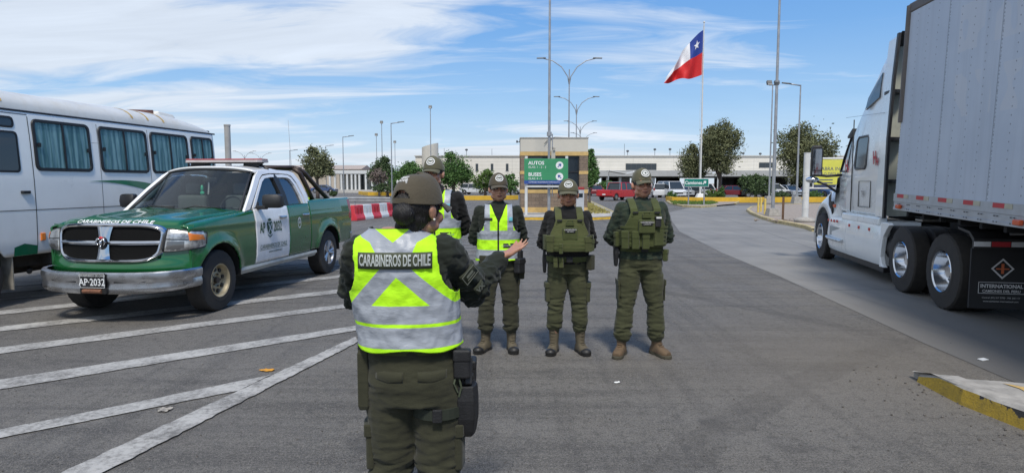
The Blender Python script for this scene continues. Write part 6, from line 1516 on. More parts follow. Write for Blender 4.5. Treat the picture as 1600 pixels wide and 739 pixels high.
# ======================= trailer =======================
def trailer():
    root = thing('semi_trailer', 'tall grey riveted box trailer coupled behind the white lorry cab, filling the right edge', 'trailer', (5.80, 9.72, 1.29), 0)
    fw = Vector((.160, .987, .0)); rz = -math.atan2(fw.x, fw.y)
    root.rotation_euler = (R(1.3), R(1.1), rz)      # nose slightly up, body leaning outwards
    # local: x to the right (0..2.6), y forward (0 at nose, negative back), z from rail bottom
    L, Wd, H = 14.6, 2.6, 3.02
    m, nt, p = new_mat('riveted_sheet'); x, y, z = xyz(nt); v = coords(nt)
    n = nz(nt, v, .8, 5, .6); streak = nz(nt, coords(nt, scale=(1, 3, .10)), 3, 4, .6)
    cc = mix(nt, n.ramp(.35, .65), (.42, .47, .54), (.49, .535, .60)); cc = mix(nt, streak.ramp(.5, .8, 0, .3), cc, (.26, .28, .31))
    # paler ghosts where old lettering was peeled off
    gx = (y * -1.25 + .3).mod(1.0); gz = z; blk = nz(nt, coords(nt, scale=(1, 2.2, 1.1)), 1.6, 1, .3)
    gh = z.between(2.05, 2.62).max(z.between(1.25, 1.78)) * (y < -1.35) * gx.between(.16, .88) * (blk > .47)
    cc = mix(nt, gh * .45, cc, (.56, .56, .57))
    seam = (y * -1 + .02).mod(1.22).between(0, .012)
    zr = (z.mod(.095) - .0475); yr = ((y * -1 + .02).mod(.305) - .025); riv = ((yr * yr + zr * zr).pow(.5) < .0095)
    zr2 = (z.mod(.042) - .021); yr2 = ((y * -1 + .02).mod(1.22) - .028); riv2 = ((yr2 * yr2 + zr2 * zr2).pow(.5) < .008)
    rv = riv.max(riv2)
    cc = mix(nt, seam * .7, cc, (.10, .11, .12)); cc = mix(nt, rv * .72, cc, (.10, .10, .11))
    nt.links.new(cc, p.inputs['Base Color']); p.inputs['Roughness'].default_value = .5; p.inputs['Metallic'].default_value = .15
    bn = nt.nodes.new('ShaderNodeBump'); bn.inputs['Strength'].default_value = .5; bn.inputs['Distance'].default_value = .006
    nt.links.new((rv + n * 1.5 - seam).v, bn.inputs['Height']); nt.links.new(bn.outputs[0], p.inputs['Normal'])
    mb = MB(); mb.b2((0, -L, .24), (Wd, -.0, H - .14)); mb.build('box_body', m, root)
    EDG = M('grey_brown_edge', (.13, .115, .105), .6, .3, var=.2, dirt=.3); RL = M('aluminium_rail', (.42, .44, .46), .45, .5, var=.08, dirt=.25)
    mb = MB(); mb.b2((-.012, -L, H - .14), (Wd + .012, .02, H)); mb.build('top_rail', EDG, root, bevel=.02)
    for x_ in (0, Wd): mb = MB(); mb.cyl((x_ + (.02 if x_ == 0 else -.02), -.0, 1.30), (x_ + (.02 if x_ == 0 else -.02), -.0, H - .03), .06, .06, 12); mb.build('corner_post', EDG, root, smooth=True)
    mb = MB(); prof = [(-.012, .0), (-.012, .035), (-.004, .04), (-.004, .12), (-.014, .125), (-.014, .245), (.03, .245), (.03, 0)]
    mb.rings([[(a, y_, b) for a, b in prof] for y_ in (-L, .01)]); mb.rings([[(Wd - a, y_, b) for a, b in prof] for y_ in (-L, .01)]); mb.b2((.03, -.03, 0), (Wd - .03, .01, .24)); mb.build('bottom_rail', RL, root)
    mb = MB()
    for i in range(46):
        y_ = -.15 - i * .31
        for z_ in (.03, .095): mb.box((-.013, y_, z_), (.006, .022, .012)); mb.box((-.013, y_ - .06, z_), (.006, .022, .012))
    mb.build('rail_bolts', M('bolt_dark', (.08, .08, .08), .6), root)
    y_ = -.12; k = 0
    while y_ > -L + .5:
        mb = MB(); mb.b2((-.020, y_ - .22, .185), (-.0145, y_, .238)); mb.build('red_reflective_tape', M('tape_red'), root)
        mb = MB(); mb.b2((-.020, y_ - .36, .185), (-.0145, y_ - .222, .238)); mb.build('pale_reflective_tape', M('tape_pale', (.42, .40, .30), .5), root)
        y_ -= .62
    for y_ in (-.22, -3.1, -6.5, -10):
        mb = MB(); mb.box((-.03, y_, .055), (.045, .13, .06)); o = mb.build('marker_lamp', M('amber_red'), root, bevel=.012, seg=3)
    # underside: cross members, landing gear, rear bogie (behind the camera but real)
    mb = MB(); mb.b2((.03, -L + .05, .02), (Wd - .03, -.05, .10))
    for i in range(30): mb.b2((.04, -.4 - i * .48, -.08), (Wd - .04, -.34 - i * .48, .02))
    mb.b2((.75, -13.8, -.45), (1.85, -10.4, -.08)); mb.cyl((.3, -13.0, -.78), (2.3, -13.0, -.78), .07); mb.cyl((.3, -11.7, -.78), (2.3, -11.7, -.78), .07); mb.build('underframe', UND, root)
    mb = MB()
    for x_ in (.62, 1.98): mb.b2((x_ - .07, -3.2, -.75), (x_ + .07, -3.05, 0)); mb.b2((x_ - .12, -3.25, -.78), (x_ + .12, -3.0, -.75))
    mb.b2((.62, -3.15, -.30), (1.98, -3.10, -.22)); mb.build('landing_gear', UND, root)
    for s, x_ in ((-1, .17), (1, Wd - .17)):
        for y_ in (-13.0, -11.7): wheel(root, (x_, y_, -.78), .50, .27, .285, s, ALU, 'dish')
trailer()
# ======================= people =======================
def cloth_mat(name, c, rough=.9, var=.14, weave=260, patches=None):
    if name in _mc: return _mc[name]
    m, nt, p = new_mat(name); v = coords(nt)
    n = nz(nt, v, 7, 5, .65); f = nz(nt, v, weave, 2, .5); w = nz(nt, coords(nt, scale=(1, 1, 2.4)), 15, 4, .6)
    cc = mix(nt, (n * .6 + f * .4).ramp(.35, .65), tuple(q * (1 - var) for q in c), tuple(q * (1 + var * 1.3) for q in c))
    if patches:
        a = nz(nt, v, 16, 3, .6)
        cc = mix(nt, a.ramp(.52, .56), cc, patches[0]); b = nz(nt, coords(nt, loc=(5, 3, 1)), 19, 3, .6); cc = mix(nt, b.ramp(.56, .60), cc, patches[1])
    nt.links.new(cc, p.inputs['Base Color']); p.inputs['Roughness'].default_value = rough; p.inputs['Specular IOR Level'].default_value = .2
    p.inputs['Sheen Weight'].default_value = .12
    bn = nt.nodes.new('ShaderNodeBump'); bn.inputs['Strength'].default_value = .5; bn.inputs['Distance'].default_value = .006
    nt.links.new((w * 1.2 + f * .12).v, bn.inputs['Height']); nt.links.new(bn.outputs[0], p.inputs['Normal'])
    _mc[name] = m; return m
def skin_mat(name, c):
    m, nt, p = new_mat(name); v = coords(nt); n = nz(nt, v, 22, 4, .6)
    nt.links.new(mix(nt, n.ramp(.3, .7), tuple(q * .86 for q in c), (min(1, c[0] * 1.12), c[1] * .98, c[2] * .95)), p.inputs['Base Color'])
    p.inputs['Roughness'].default_value = .48; p.inputs['Subsurface Weight'].default_value = .12; p.inputs['Subsurface Radius'].default_value = (.02, .008, .005); p.inputs['Subsurface Scale'].default_value = .5
    return m
OLV = cloth_mat('olive_drab', (.056, .059, .030)); OLV2 = cloth_mat('brown_olive', (.040, .040, .024)); BLKC = cloth_mat('black_shirt', (.012, .012, .012)); DGC = cloth_mat('dark_green_jacket', (.020, .024, .018))
CAMO = cloth_mat('green_uniform', (.028, .040, .026), patches=((.018, .03, .022), (.04, .045, .028))); CAR = cloth_mat('carrier_green', (.072, .080, .030)); CAR2 = cloth_mat('pouch_green', (.062, .074, .026)); CAPM = cloth_mat('cap_olive', (.105, .10, .062), var=.1); CAPB = cloth_mat('cap_brown', (.085, .072, .05), var=.1)
NYL = M('black_nylon', (.013, .013, .014), .6, var=.3, scale=20, bump=.3, bscale=120); HAIR = M('black_hair', (.010, .008, .007), .5, var=.5, scale=60, stretch=(1, 1, .2), bump=.6, bscale=160)
BT_TAN = M('boot_suede', (.13, .085, .048), .85, var=.2, scale=14, bump=.3, bscale=90, dirt=.3); BT_BRN = M('boot_brown', (.10, .082, .052), .85, var=.25, scale=14, bump=.3, bscale=90); BT_BLK = M('boot_black', (.016, .015, .014), .5, var=.3)
TXW = M('thread_white', (.62, .62, .60), .8)
def hv(name, back=False):
    m, nt, p = new_mat(name); x, y, z = xyz(nt); v = coords(nt)
    if back: x = x - (z - .95) * .114
    n = nz(nt, v, 6, 4, .6); n2 = nz(nt, coords(nt, scale=(1, 1, 2)), 12, 4, .6)
    ax = x.abs()
    if back:
        dx = x.abs(); lo = (z * -1 + 1.419); up = (z - 1.419).ramp(0, .088, 0, .047) + (z - 1.507).max(0) * 1.7
        k = lo.max(0) * (z < 1.419) + up * (z > 1.419)
        band = ((dx - k).abs() < (z - 1.507).max(0) * .35 + .047) * (z > 1.22); band = band.max(z.between(1.182, 1.255)).max(z.between(1.083, 1.168))
        edge = (z * 0)
    else:
        band = ax.between(.085, .143) * (z > 1.17); band = band.max(z.between(1.135, 1.225)).max(z.between(.945, 1.035))
        edge = ((x + .004).abs() < .0085) * (z < 1.34) * (y < 0)
    g = n2.ramp(.3, .7)
    yel = mix(nt, n.ramp(.3, .7), (.46, .94, .008), (.54, .98, .012)); sil = mix(nt, g, (.315, .34, .38), (.35, .375, .415))
    cc = mix(nt, band, yel, sil); cc = mix(nt, edge, cc, (.012, .014, .008))
    nt.links.new(cc, p.inputs['Base Color']); nt.links.new(band.ramp(0, 1, .8, .42).v, p.inputs['Roughness'])
    bn = nt.nodes.new('ShaderNodeBump'); bn.inputs['Strength'].default_value = .45; bn.inputs['Distance'].default_value = .010
    nt.links.new((n2 * 1.2 + band * .15).v, bn.inputs['Height']); nt.links.new(bn.outputs[0], p.inputs['Normal'])
    return m
HVF = hv('hi_vis_front'); HVB = hv('hi_vis_back', True)

TOR = [(.84, .150, .112, .005), (.92, .170, .122, .005), (1.02, .160, .112, 0), (1.12, .158, .110, -.003), (1.22, .170, .117, -.004), (1.32, .182, .122, 0), (1.39, .184, .113, .004), (1.435, .160, .095, .008), (1.465, .110, .078, .010), (1.49, .070, .066, .010), (1.53, .058, .060, .006), (1.60, .055, .058, .004)]
def tor(z, cfg, g=0):
    z = z - cfg.get('lift', 0) * min(1, max(0, (z - 1.2) / .2))
    zs = [t[0] for t in TOR]; w = cfg.get('w', 1); b = cfg.get('belly', 0) * math.exp(-((z - 1.10) / .16) ** 2); sw = 1 + (w - 1) * min(1, max(0, (1.50 - z) / .12)) if z > 1.38 else w
    return ip(z, zs, [t[1] for t in TOR]) * sw + g + b * .5, ip(z, zs, [t[2] for t in TOR]) * sw + g + b, ip(z, zs, [t[3] for t in TOR]) - b * .5
def LN(z, cfg): return cfg.get('lean', 0) * max(0, z - .95) / .5
def tor_pt(z, a, cfg, g=0, n=2.35):
    rx, ry, cy = tor(z, cfg, g); c, s = math.cos(a), math.sin(a); r = (abs(c) ** n + abs(s) ** n) ** (-1 / n)
    return Vector((LN(z, cfg) + rx * r * c, cy + ry * r * s, z))
def surf_y(x, z, cfg, g, front=True, n=2.35):
    rx, ry, cy = tor(z, cfg, g); x = x - LN(z, cfg); q = max(0, 1 - min(1, abs(x) / rx) ** n) ** (1 / n); return cy + (-ry if front else ry) * q
def add_torso(mb, z0, z1, cfg, g=0, n=32, step=.03):
    k = max(2, int((z1 - z0) / step)); mb.rings([[tor_pt(z0 + (z1 - z0) * i / k, 2 * PI * j / n, cfg, g) for j in range(n)] for i in range(k + 1)])
def capsule(mb, pts, rs, n=16):
    P = [Vector(p) for p in pts]; Q = []; RR = []
    for i in range(len(P) - 1):
        for k in range(5): Q.append(P[i].lerp(P[i + 1], k / 5)); RR.append(rs[i] + (rs[i + 1] - rs[i]) * k / 5)
    Q.append(P[-1]); RR.append(rs[-1]); mb.tube(Q, RR, n)
    mb.ell(P[0], (rs[0],) * 3, n, 10); mb.ell(P[-1], (rs[-1],) * 3, n, 10)
    for p, r in zip(P[1:-1], rs[1:-1]): mb.ell(p, (r * 1.01,) * 3, n, 10)
def hand(mb, wrist, dirv, pn, side, curl=.25, spread=.07, s=1.0, thumb_out=.7):
    "dirv along fingers, pn = palm normal, side = +1 if the thumb is on dirv x pn side"
    d = Vector(dirv).normalized(); n = Vector(pn); n = (n - d * n.dot(d)).normalized(); t = d.cross(n) * side; w = Vector(wrist)
    Mx = Matrix((t, d, n)).transposed().to_4x4()
    mb.ell(w + d * .045 * s, (.040 * s, .055 * s, .017 * s), 16, 10, Mx); mb.ell(w + d * .065 * s, (.041 * s, .035 * s, .015 * s), 14, 8, Mx); mb.ell(w + d * .035 * s + t * .024 * s + n * .006, (.018 * s, .034 * s, .017 * s), 12, 8, Mx)
    capsule(mb, [w - d * .04, w + d * .02], [.026 * s, .025 * s], 12)
    for i, (o, l) in enumerate(((.030, .078), (.010, .088), (-.010, .082), (-.029, .064))):
        b = w + (d * (.088 - abs(i - 1) * .004) + t * o) * s; a = (o / .03) * spread; fd = (d * math.cos(a) + t * math.sin(a)).normalized(); pts = [b - fd * .02]; p = b; cur = curl * (.4 + .15 * i)
        ang = 0
        for k, fr_ in enumerate((.45, .31, .24)):
            ang += cur * (.6 + .5 * k); q = fd * math.cos(ang) + n * math.sin(ang); pts.append(p); p = p + q * l * fr_ * s
        pts.append(p); capsule(mb, pts, [.0095 * s, .0092 * s, .0085 * s, .0078 * s, .0065 * s], 10)
    b = w + (d * .022 + t * .026 + n * .006) * s; q1 = (d * .6 + t * thumb_out + n * .25).normalized(); q2 = (d * .85 + t * thumb_out * .45 + n * .2).normalized()
    capsule(mb, [b, b + q1 * .036 * s, b + q1 * .036 * s + q2 * .030 * s, b + q1 * .036 * s + q2 * .054 * s], [.014 * s, .0118 * s, .0105 * s, .0078 * s], 10)
def wrinkle(amp, sc=(9, 9, 20), seed=0, extra=None):
    o = Vector((seed * 3.1, seed * 1.7, seed))
    def f(p, n):
        q = Vector((p.x * sc[0], p.y * sc[1], p.z * sc[2])) + o
        a = 1 - 2 * abs(noise.noise(q)); b = noise.noise(q * 2.3) * .5; k = 1 if extra is None else extra(p)
        return (a * .7 + b - .35) * amp * k
    return f
def part(me, name, m, parent): return link(me, name, m, parent, smooth='all')

def person(label, loc, rz, scale, cfg):
    P = thing('person', label, 'person', loc, rz, 'uniformed police officers', scale)
    vox = cfg.get('vox', .008); arms = cfg['arms']; hx = cfg.get('head', (0, 0, 0)); ht = cfg.get('turn', 0)
    HM = Matrix.Translation(Vector((0, .004, 1.52)) + Vector(hx)) @ Matrix.Rotation(ht, 4, 'Z') @ Matrix.Rotation(cfg.get('nod', 0), 4, 'X') @ Matrix.Translation((0, -.004, -1.52)) @ Matrix.Translation((0, 0, 1.786)) @ Matrix.Scale(cfg.get('hd', 1.11), 4) @ Matrix.Translation((0, 0, -1.786))
    fw = cfg.get('face', 1.0); legs = cfg['legs']
    # ---- one continuous body ----
    mb = MB(); add_torso(mb, .86, 1.50 + cfg.get('lift', 0), cfg, -.012)
    mb.tube([(0, .012, 1.46), Vector((0, .006, 1.52)) + Vector(hx) * .6, HM @ Vector((0, .0, 1.60))], [.062 * fw, .055 * fw, .056 * fw], 16)
    H = []
    def he(c, r, rot=None): mb.ell((0, 0, 0), r, 20, 14, HM @ Matrix.Translation(c))
    he((0, .014, 1.668), (.077 * fw, .097, .092)); he((0, -.020, 1.605), (.063 * fw, .068, .066)); he((0, -.055, 1.562), (.034 * fw, .028, .022)); he((0, -.045, 1.690), (.062, .045, .05))
    he((0, -.082, 1.668), (.052, .013, .010)); he((0, -.100, 1.616), (.0155, .018, .012)); he((-.013, -.092, 1.612), (.010, .012, .009)); he((.013, -.092, 1.612), (.010, .012, .009))
    mb.tube([HM @ Vector((0, -.080, 1.662)), HM @ Vector((0, -.094, 1.640)), HM @ Vector((0, -.106, 1.620))], [.009, .010, .012], 10)
    for s in (-1, 1):
        he((s * .042 * fw, -.058, 1.612), (.026 * fw, .030, .026)); he((s * .080 * fw, .010, 1.633), (.010, .020, .030)); he((s * .083 * fw, .020, 1.640), (.008, .012, .022)); he((s * .078 * fw, .006, 1.612), (.008, .011, .012)); he((s * .046 * fw, -.022, 1.578), (.024, .04, .024))
    he((0, -.082, 1.588), (.024, .013, .006)); he((0, -.080, 1.577), (.021, .013, .007)); he((0, -.073, 1.582), (.032, .018, .018))
    for i, s in enumerate((-1, 1)):
        a = arms[i]; capsule(mb, [a['s'], a['e'], a['w']], [.050, .040, .027]); hand(mb, a['w'], a['hd'], a['pn'], a['side'], a.get('curl', .5), s=cfg.get('hs', 1.0), thumb_out=a.get('to', .7), spread=a.get('sp', .07))
        l = legs[i]; capsule(mb, [l['h'], l['k'], l['a']], [.080, .056, .038])
    me = remesh(mb, vox, 4, 'body'); sk = cfg['skin']; body = part(me, 'body', sk, P)
    # face details
    EYE = M('eye_white', (.55, .52, .48), .3); IR = M('iris_dark', (.015, .010, .007), .2); LIP = skin_mat('lips', (.25, .10, .075)) if 'lips' not in _mc else _mc['lips']; _mc['lips'] = LIP
    for s in (-1, 1):
        mb = MB(); mb.ell((0, 0, 0), (.0125, .010, .0065), 12, 8, HM @ Matrix.Translation((s * .031 * fw, -.0835, 1.648))); e = mb.build('eye', EYE, P, smooth='all')
        mb = MB(); mb.ell((0, 0, 0), (.0055, .005, .0055), 10, 8, HM @ Matrix.Translation((s * .031 * fw, -.0895, 1.6475))); mb.build('iris', IR, e, smooth='all')
        mb = MB(); mb.tube([HM @ Vector((s * .014 * fw, -.094, 1.6655)), HM @ Vector((s * .030 * fw, -.094, 1.672)), HM @ Vector((s * .048 * fw, -.080, 1.667))], [.0035, .0045, .002], 6); mb.build('eyebrow', HAIR, P, smooth='all')
        mb = MB(); mb.tube([HM @ Vector((s * .019 * fw, -.0925, 1.654)), HM @ Vector((s * .031 * fw, -.0955, 1.6565)), HM @ Vector((s * .043 * fw, -.088, 1.652))], .0022, 6); mb.build('eyelid', sk, P, smooth='all')
    sm = cfg.get('smile', 0)
    mb = MB(); mb.tube([HM @ Vector(((-.026 - sm * .006) * 1, -.082 + sm * .004, 1.582 + sm * .005)), HM @ Vector((-.010, -.0955, 1.5845)), HM @ Vector((.010, -.0955, 1.5845)), HM @ Vector(((.026 + sm * .006), -.082 + sm * .004, 1.582 + sm * .005))], [.002, .0042, .0042, .002], 8)
    mb.tube([HM @ Vector((-.018, -.086, 1.578)), HM @ Vector((0, -.0945, 1.5755)), HM @ Vector((.018, -.086, 1.578))], [.002, .005, .002], 8); mb.build('lips', LIP, P, smooth='all')
    # hair cap close to the skull
    mb = MB(); mb.grid(lambda u, v: HM @ Vector((.083 * fw * math.cos(2 * PI * u) * math.sin(.2 + 1.55 * v) * (1 - .02 * v), .016 + .101 * math.sin(2 * PI * u) * math.sin(.2 + 1.55 * v), 1.668 + .088 * math.cos(.2 + 1.55 * v) - (.045 * max(0, math.sin(2 * PI * u)) ** .7 * v ** 2) - .012 * v)), 36, 12)
    if cfg.get('bun'):
        mb2 = MB()
        mb2.ell((0, 0, 0), (.0825, .102, .088), 24, 16, HM @ Matrix.Translation((0, .018, 1.655))); mb2.ell((0, 0, 0), (.066, .058, .055), 20, 12, HM @ Matrix.Translation((-.004, .046, 1.605)))
        mb2.ell((0, 0, 0), (.055, .045, .05), 20, 12, HM @ Matrix.Translation((0, .062, 1.575)))
        mb2.ell((0, 0, 0), (.045, .038, .044), 20, 14, HM @ Matrix.Translation((-.026, .116, 1.622)))
        me = remesh(mb2, .005, 3, 'hair'); displace(me, lambda p, n: .0018 * math.sin((p.x * 3 + p.z) * 260 + noise.noise(p * 20) * 6)); part(me, 'hair', HAIR, P)
    else: mb.build('hair', HAIR, P, smooth='all')
    # cap
    cm = cfg['cap']; cb = MB(); n = 40; CW = .0885 if cfg.get('bun') else .083 * max(fw, 1)
    def crown(u, v):
        a = 2 * PI * u; e = v * PI / 2; c, s_ = math.cos(a), math.sin(a); fr_ = max(0, -s_)
        r = math.cos(e) ** .62 * (1 - .10 * v); z = 1.672 + (.104 + .006 * fr_) * math.sin(e) ** .95 + .004 * fr_
        return HM @ Vector((CW * c * r, .012 + (.106 if s_ < 0 else .108) * s_ * r, z - .012 * (1 - fr_) * (1 - v)))
    bun = cfg.get('bun')
    cb.grid(crown, 120 if bun else n, 48 if bun else 16, keep=(lambda u, v: not (abs(u - .265) < .075 * math.sqrt(max(0, 1 - (v / .30) ** 2)) and v < .30)) if bun else None)
    cp = cb.build('cap', cm, P, smooth='all', clean=True); md = cp.modifiers.new('s', 'SOLIDIFY'); md.thickness = .004; md.offset = 1
    mb = MB(); mb.grid(lambda u, v: HM @ Vector(((CW - .004) * math.sin((u - .5) * 2.3) * (1 + .03 * v), .012 - .104 * math.cos((u - .5) * 2.3) ** .8 - .074 * v * math.cos((u - .5) * 2.3) ** .6, 1.680 - .018 * v - (.010 + .018 * v) * (abs(u - .5) * 2) ** 2)), 20, 6); br = mb.build('brim', cm, cp, smooth='all'); md = br.modifiers.new('s', 'SOLIDIFY'); md.thickness = .005
    mb = MB(); mb.ell((0, 0, 0), (.007, .007, .004), 10, 6, HM @ Matrix.Translation((0, .012, 1.784))); mb.build('cap_button', cm, cp)
    mb = MB()
    for k in range(6):
        a = k / 6 + 1 / 12; pts = [Vector(crown(a, v)) for v in np.linspace(.0, 1, 10)]
        if not (bun and abs(a - .25) < .09): mb.tube(pts, .0022, 5)
    mb.build('cap_seam', cm, cp, smooth='all')
    bc = [Vector(crown(.75 + .085 * math.cos(a), .40 + .23 * math.sin(a))) + (HM.to_3x3() @ Vector((0, -.008, .002))) for a in np.linspace(0, 2 * PI, 18, endpoint=False)]; c0 = sum(bc, Vector()) / 18 + HM.to_3x3() @ Vector((0, -.004, .001))
    def ringm(f0, f1, m_, nm, dy): 
        mb = MB(); A = [c0.lerp(q, f0) + HM.to_3x3() @ Vector((0, dy, 0)) for q in bc]; B = [c0.lerp(q, f1) + HM.to_3x3() @ Vector((0, dy, 0)) for q in bc]; mb.add(A + B, [(i, (i + 1) % 18, 18 + (i + 1) % 18, 18 + i) for i in range(18)]); mb.build(nm, m_, cp, fix=False)
    if not bun: ringm(.76, 1.0, TXW, 'badge_ring', -.001); ringm(.0, .60, TXW, 'badge_centre', -.001); ringm(.60, .76, M('badge_green', (.03, .06, .04), .8), 'badge_field', -.001); ringm(.0, .22, M('badge_green'), 'badge_star', -.002)
    else:
        def onc(txt, size, vv, dz=0, mat_=TXW, nm='cap_lettering', uc=.25):
            me = text_mesh(txt, size, bold=.0006)
            for v_ in me.vertices:
                u_ = uc - v_.co.x / .64; q = Vector(crown(u_, vv + v_.co.y * 6.6)); o_ = (HM @ Vector((0, .012, 1.68))); v_.co = q + (q - o_).normalized() * .0055
            link(me, nm, mat_, cp)
        onc('TENIENCIA', .021, .66, uc=.205); onc('CHACALLUTA', .018, .555, uc=.205); 
        for s in (-1, 1): 
            mb = MB(); q = Vector(crown(.205 + s * .085, .50)); o_ = (HM @ Vector((0, .012, 1.68))); q += (q - o_).normalized() * .006; mb.ell(q, (.004, .003, .010), 8, 6); mb.build('cap_ornament', TXW, cp)
        # strap across the opening with slider
        mb = MB(); A = [Vector(crown(.25 + q, .06)) for q in np.linspace(-.10, .10, 14)]; mb.rings([[p + (p - HM @ Vector((0, .012, 1.668))).normalized() * o_ + Vector((0, 0, z_)) for o_, z_ in ((.001, -.011), (.006, -.011), (.006, .011), (.001, .011))] for p in A]); mb.build('strap', cm, cp)
        mb = MB(); q = Vector(crown(.185, .06)); mb.box(q + (q - HM @ Vector((0, .012, 1.668))).normalized() * .007, (.010, .006, .026), rz=.5); mb.build('slider', GALV, cp)
        mb = MB(); q = HM @ Vector((-.088, .010, 1.605)); mb.ell(q, (.005, .005, .005), 8, 6); mb.build('earring', M('pearl', (.8, .75, .7), .2), P)
    # ---- jacket / shirt ----
    jm = cfg['jacket']; g = cfg.get('jg', .014); mb = MB(); add_torso(mb, 1.05 if 'ptop' in cfg else .93, 1.485 + cfg.get('lift', 0), cfg, g)
    mb.tube([(0, .010, 1.46), Vector((0, .012, 1.485)) + Vector(hx) * .5, Vector((0, .016, 1.492 + cfg.get('lift', 0) * .6)) + Vector(hx) * .7], [.082, .072 * fw, .066 * fw], 18)
    ar = cfg.get('ar', (.073, .060, .042))
    for a in arms: capsule(mb, [a['s'], Vector(a['s']).lerp(Vector(a['e']), .5), a['e'], Vector(a['e']).lerp(Vector(a['w']), .55), Vector(a['w']) + (Vector(a['e']) - Vector(a['w'])).normalized() * .012], [ar[0], ar[0] * .92, ar[1], ar[1] * .86, ar[2]], 18); mb.ell(Vector(a['s']) * .92 + Vector((0, 0, .10)), (.075, .068, .06), 16, 10)
    me = remesh(mb, vox, 4, 'jacket')
    def k_arm(p): 
        b = 1.0
        for a in arms:
            b = max(b, 2.2 * math.exp(-((p - Vector(a['e'])).length / .12) ** 2) + 1)
        return b * cfg.get('wr', 1)
    displace(me, wrinkle(.0070, (11, 11, 20), 2, k_arm)); displace(me, wrinkle(.0018, (26, 26, 50), 6, k_arm)); jk = part(me, 'jacket', jm, P)
    # ---- trousers ----
    tm = cfg['trousers']; mb = MB(); add_torso(mb, .83, cfg.get('ptop', 1.03), cfg, .012 + .012 * ('ptop' in cfg)); w_ = cfg.get('w', 1)
    for l in legs:
        h, k, a = Vector(l['h']), Vector(l['k']), Vector(l['a']); hz = cfg.get('hem', .20); tk = cfg.get('tk', 1.0)
        kn = lambda z: k.lerp(a, (k.z - z) / (k.z - a.z))
        capsule(mb, [h + Vector((0, 0, .0)), h.lerp(k, .5), k, kn(.38), kn(hz + .07), kn(hz + .02), kn(hz - .015)], [.104 * w_ * tk, .094 * w_ * tk, .082 * tk, .082 * tk, .086 * tk, .081 * tk, .060 if cfg.get('blouse', 1) else .084], 18)
        mb.ell(h + Vector((0, .03, -.02)), (.095 * w_, .095, .11), 16, 10)
    me = remesh(mb, vox, 5, 'trousers')
    def k_leg(p): return .5 + 1.3 * math.exp(-((p.z - .50) / .09) ** 2) + 2.2 * math.exp(-((p.z - .25) / .07) ** 2) + 1.3 * math.exp(-((p.z - .82) / .06) ** 2) * (p.y < 0)
    displace(me, wrinkle(.0085 * cfg.get('lw', 1), (5, 5, 17), cfg.get('seed', 1), k_leg)); displace(me, wrinkle(.0022 * cfg.get('lw', 1), (13, 13, 42), 9, k_leg)); part(me, 'trousers', tm, P)
    for i, s in enumerate((-1, 1)):
        l = legs[i]; c = Vector(l['h']).lerp(Vector(l['k']), .62) + Vector((s * .085 * w_, .0, 0)); cg = cfg.get('cargo', 1)
        mb = MB(); mb.rings([[c + Vector((s * a * cg, b, z)) for a, b in ((-.02, -.075), (.014, -.070), (.024, 0), (.014, .070), (-.02, .075))] for z in (-.10, -.06, .05, .09)]); pk = mb.build('cargo_pocket', tm, P, bevel=.012, seg=3, smooth='all')
        mb = MB(); mb.rings([[c + Vector((s * (a * cg + .006), b, z)) for a, b in ((-.02, -.080), (.014, -.076), (.026, 0), (.014, .076), (-.02, .080))] for z in (.045, .10)]); mb.build('pocket_flap', tm, pk, bevel=.006)
        # boots
        a = Vector(l['a']); sp = l.get('splay', .25) * s; B = Matrix.Translation((a.x, a.y, 0)) @ Matrix.Rotation(sp, 4, 'Z'); bmt = cfg['boot']
        mb = MB(); mb.rings([[B @ Vector((rx * math.cos(q), cy + ry * math.sin(q), z)) for q in np.linspace(0, 2 * PI, 16, endpoint=False)] for z, rx, ry, cy in ((.03, .046, .060, .005), (.10, .044, .056, 0), (.16, .050, .056, .004), (.27, .056, .060, .006))])
        mb.rings([[B @ Vector((rx * math.copysign(abs(math.cos(q)) ** .8, math.cos(q)), y, .025 + h_ * max(0, math.sin(q)) ** .7)) for q in np.linspace(0, PI, 12)] for y, rx, h_ in ((.075, .030, .05), (.04, .043, .085), (0, .043, .10), (-.05, .045, .088), (-.10, .052, .062), (-.15, .050, .052), (-.185, .034, .036))])
        me = remesh(mb, .006, 4, 'boot'); bo = part(me, 'boot', bmt[0], P)
        out = [(.036 * 1.15, .072), (.047, .03), (.040, -.03), (.050, -.09), (.055, -.13), (.048, -.175), (.022, -.205), (-.012, -.208), (-.042, -.185), (-.054, -.14), (-.050, -.09), (-.040, -.03), (-.046, .03), (-.036, .075), (0, .090)]
        mb = MB(); mb.prism(out, .030, B @ Matrix.Translation((0, 0, .001))); mb.build('sole', BT_BLK if bmt[2] else M('sole_olive', (.07, .062, .042), .9), bo, bevel=.006)
        mb = MB()
        for q in range(6):
            y = -.09 + q * .018; z = .092 + q * .030 if q > 1 else .086 + q * .016; y = (-.085, -.066, -.050, -.052, -.055, -.058)[q]; z = (.092, .110, .140, .175, .21, .245)[q]
            mb.tube([B @ Vector((-.026, y + .008, z)), B @ Vector((.0, y - .006, z + .006)), B @ Vector((.026, y + .008, z + .012))], .0035, 5); mb.tube([B @ Vector((-.026, y + .008, z + .014)), B @ Vector((.0, y - .006, z + .004)), B @ Vector((.026, y + .008, z))], .0035, 5)
        mb.build('laces', bmt[1], bo)
        if bmt[2]:
            mb = MB(); mb.ell((0, 0, 0), (.055, .060, .040), 16, 10, B @ Matrix.Translation((0, -.152, .036))); mb.build('toe_cap', BT_BLK, bo, smooth='all')
    # ---- belt ----
    zb = cfg.get('belt', 1.015)
    mb = MB(); mb.rings([[tor_pt(zb + dz, a, cfg, g_) for a in np.linspace(0, 2 * PI, 40, endpoint=False)] for dz, g_ in ((-.026, .018), (-.026, .026), (.026, .026), (.026, .018))]); bl = mb.build('belt', cfg.get('beltm', CAR2), P, smooth=True)
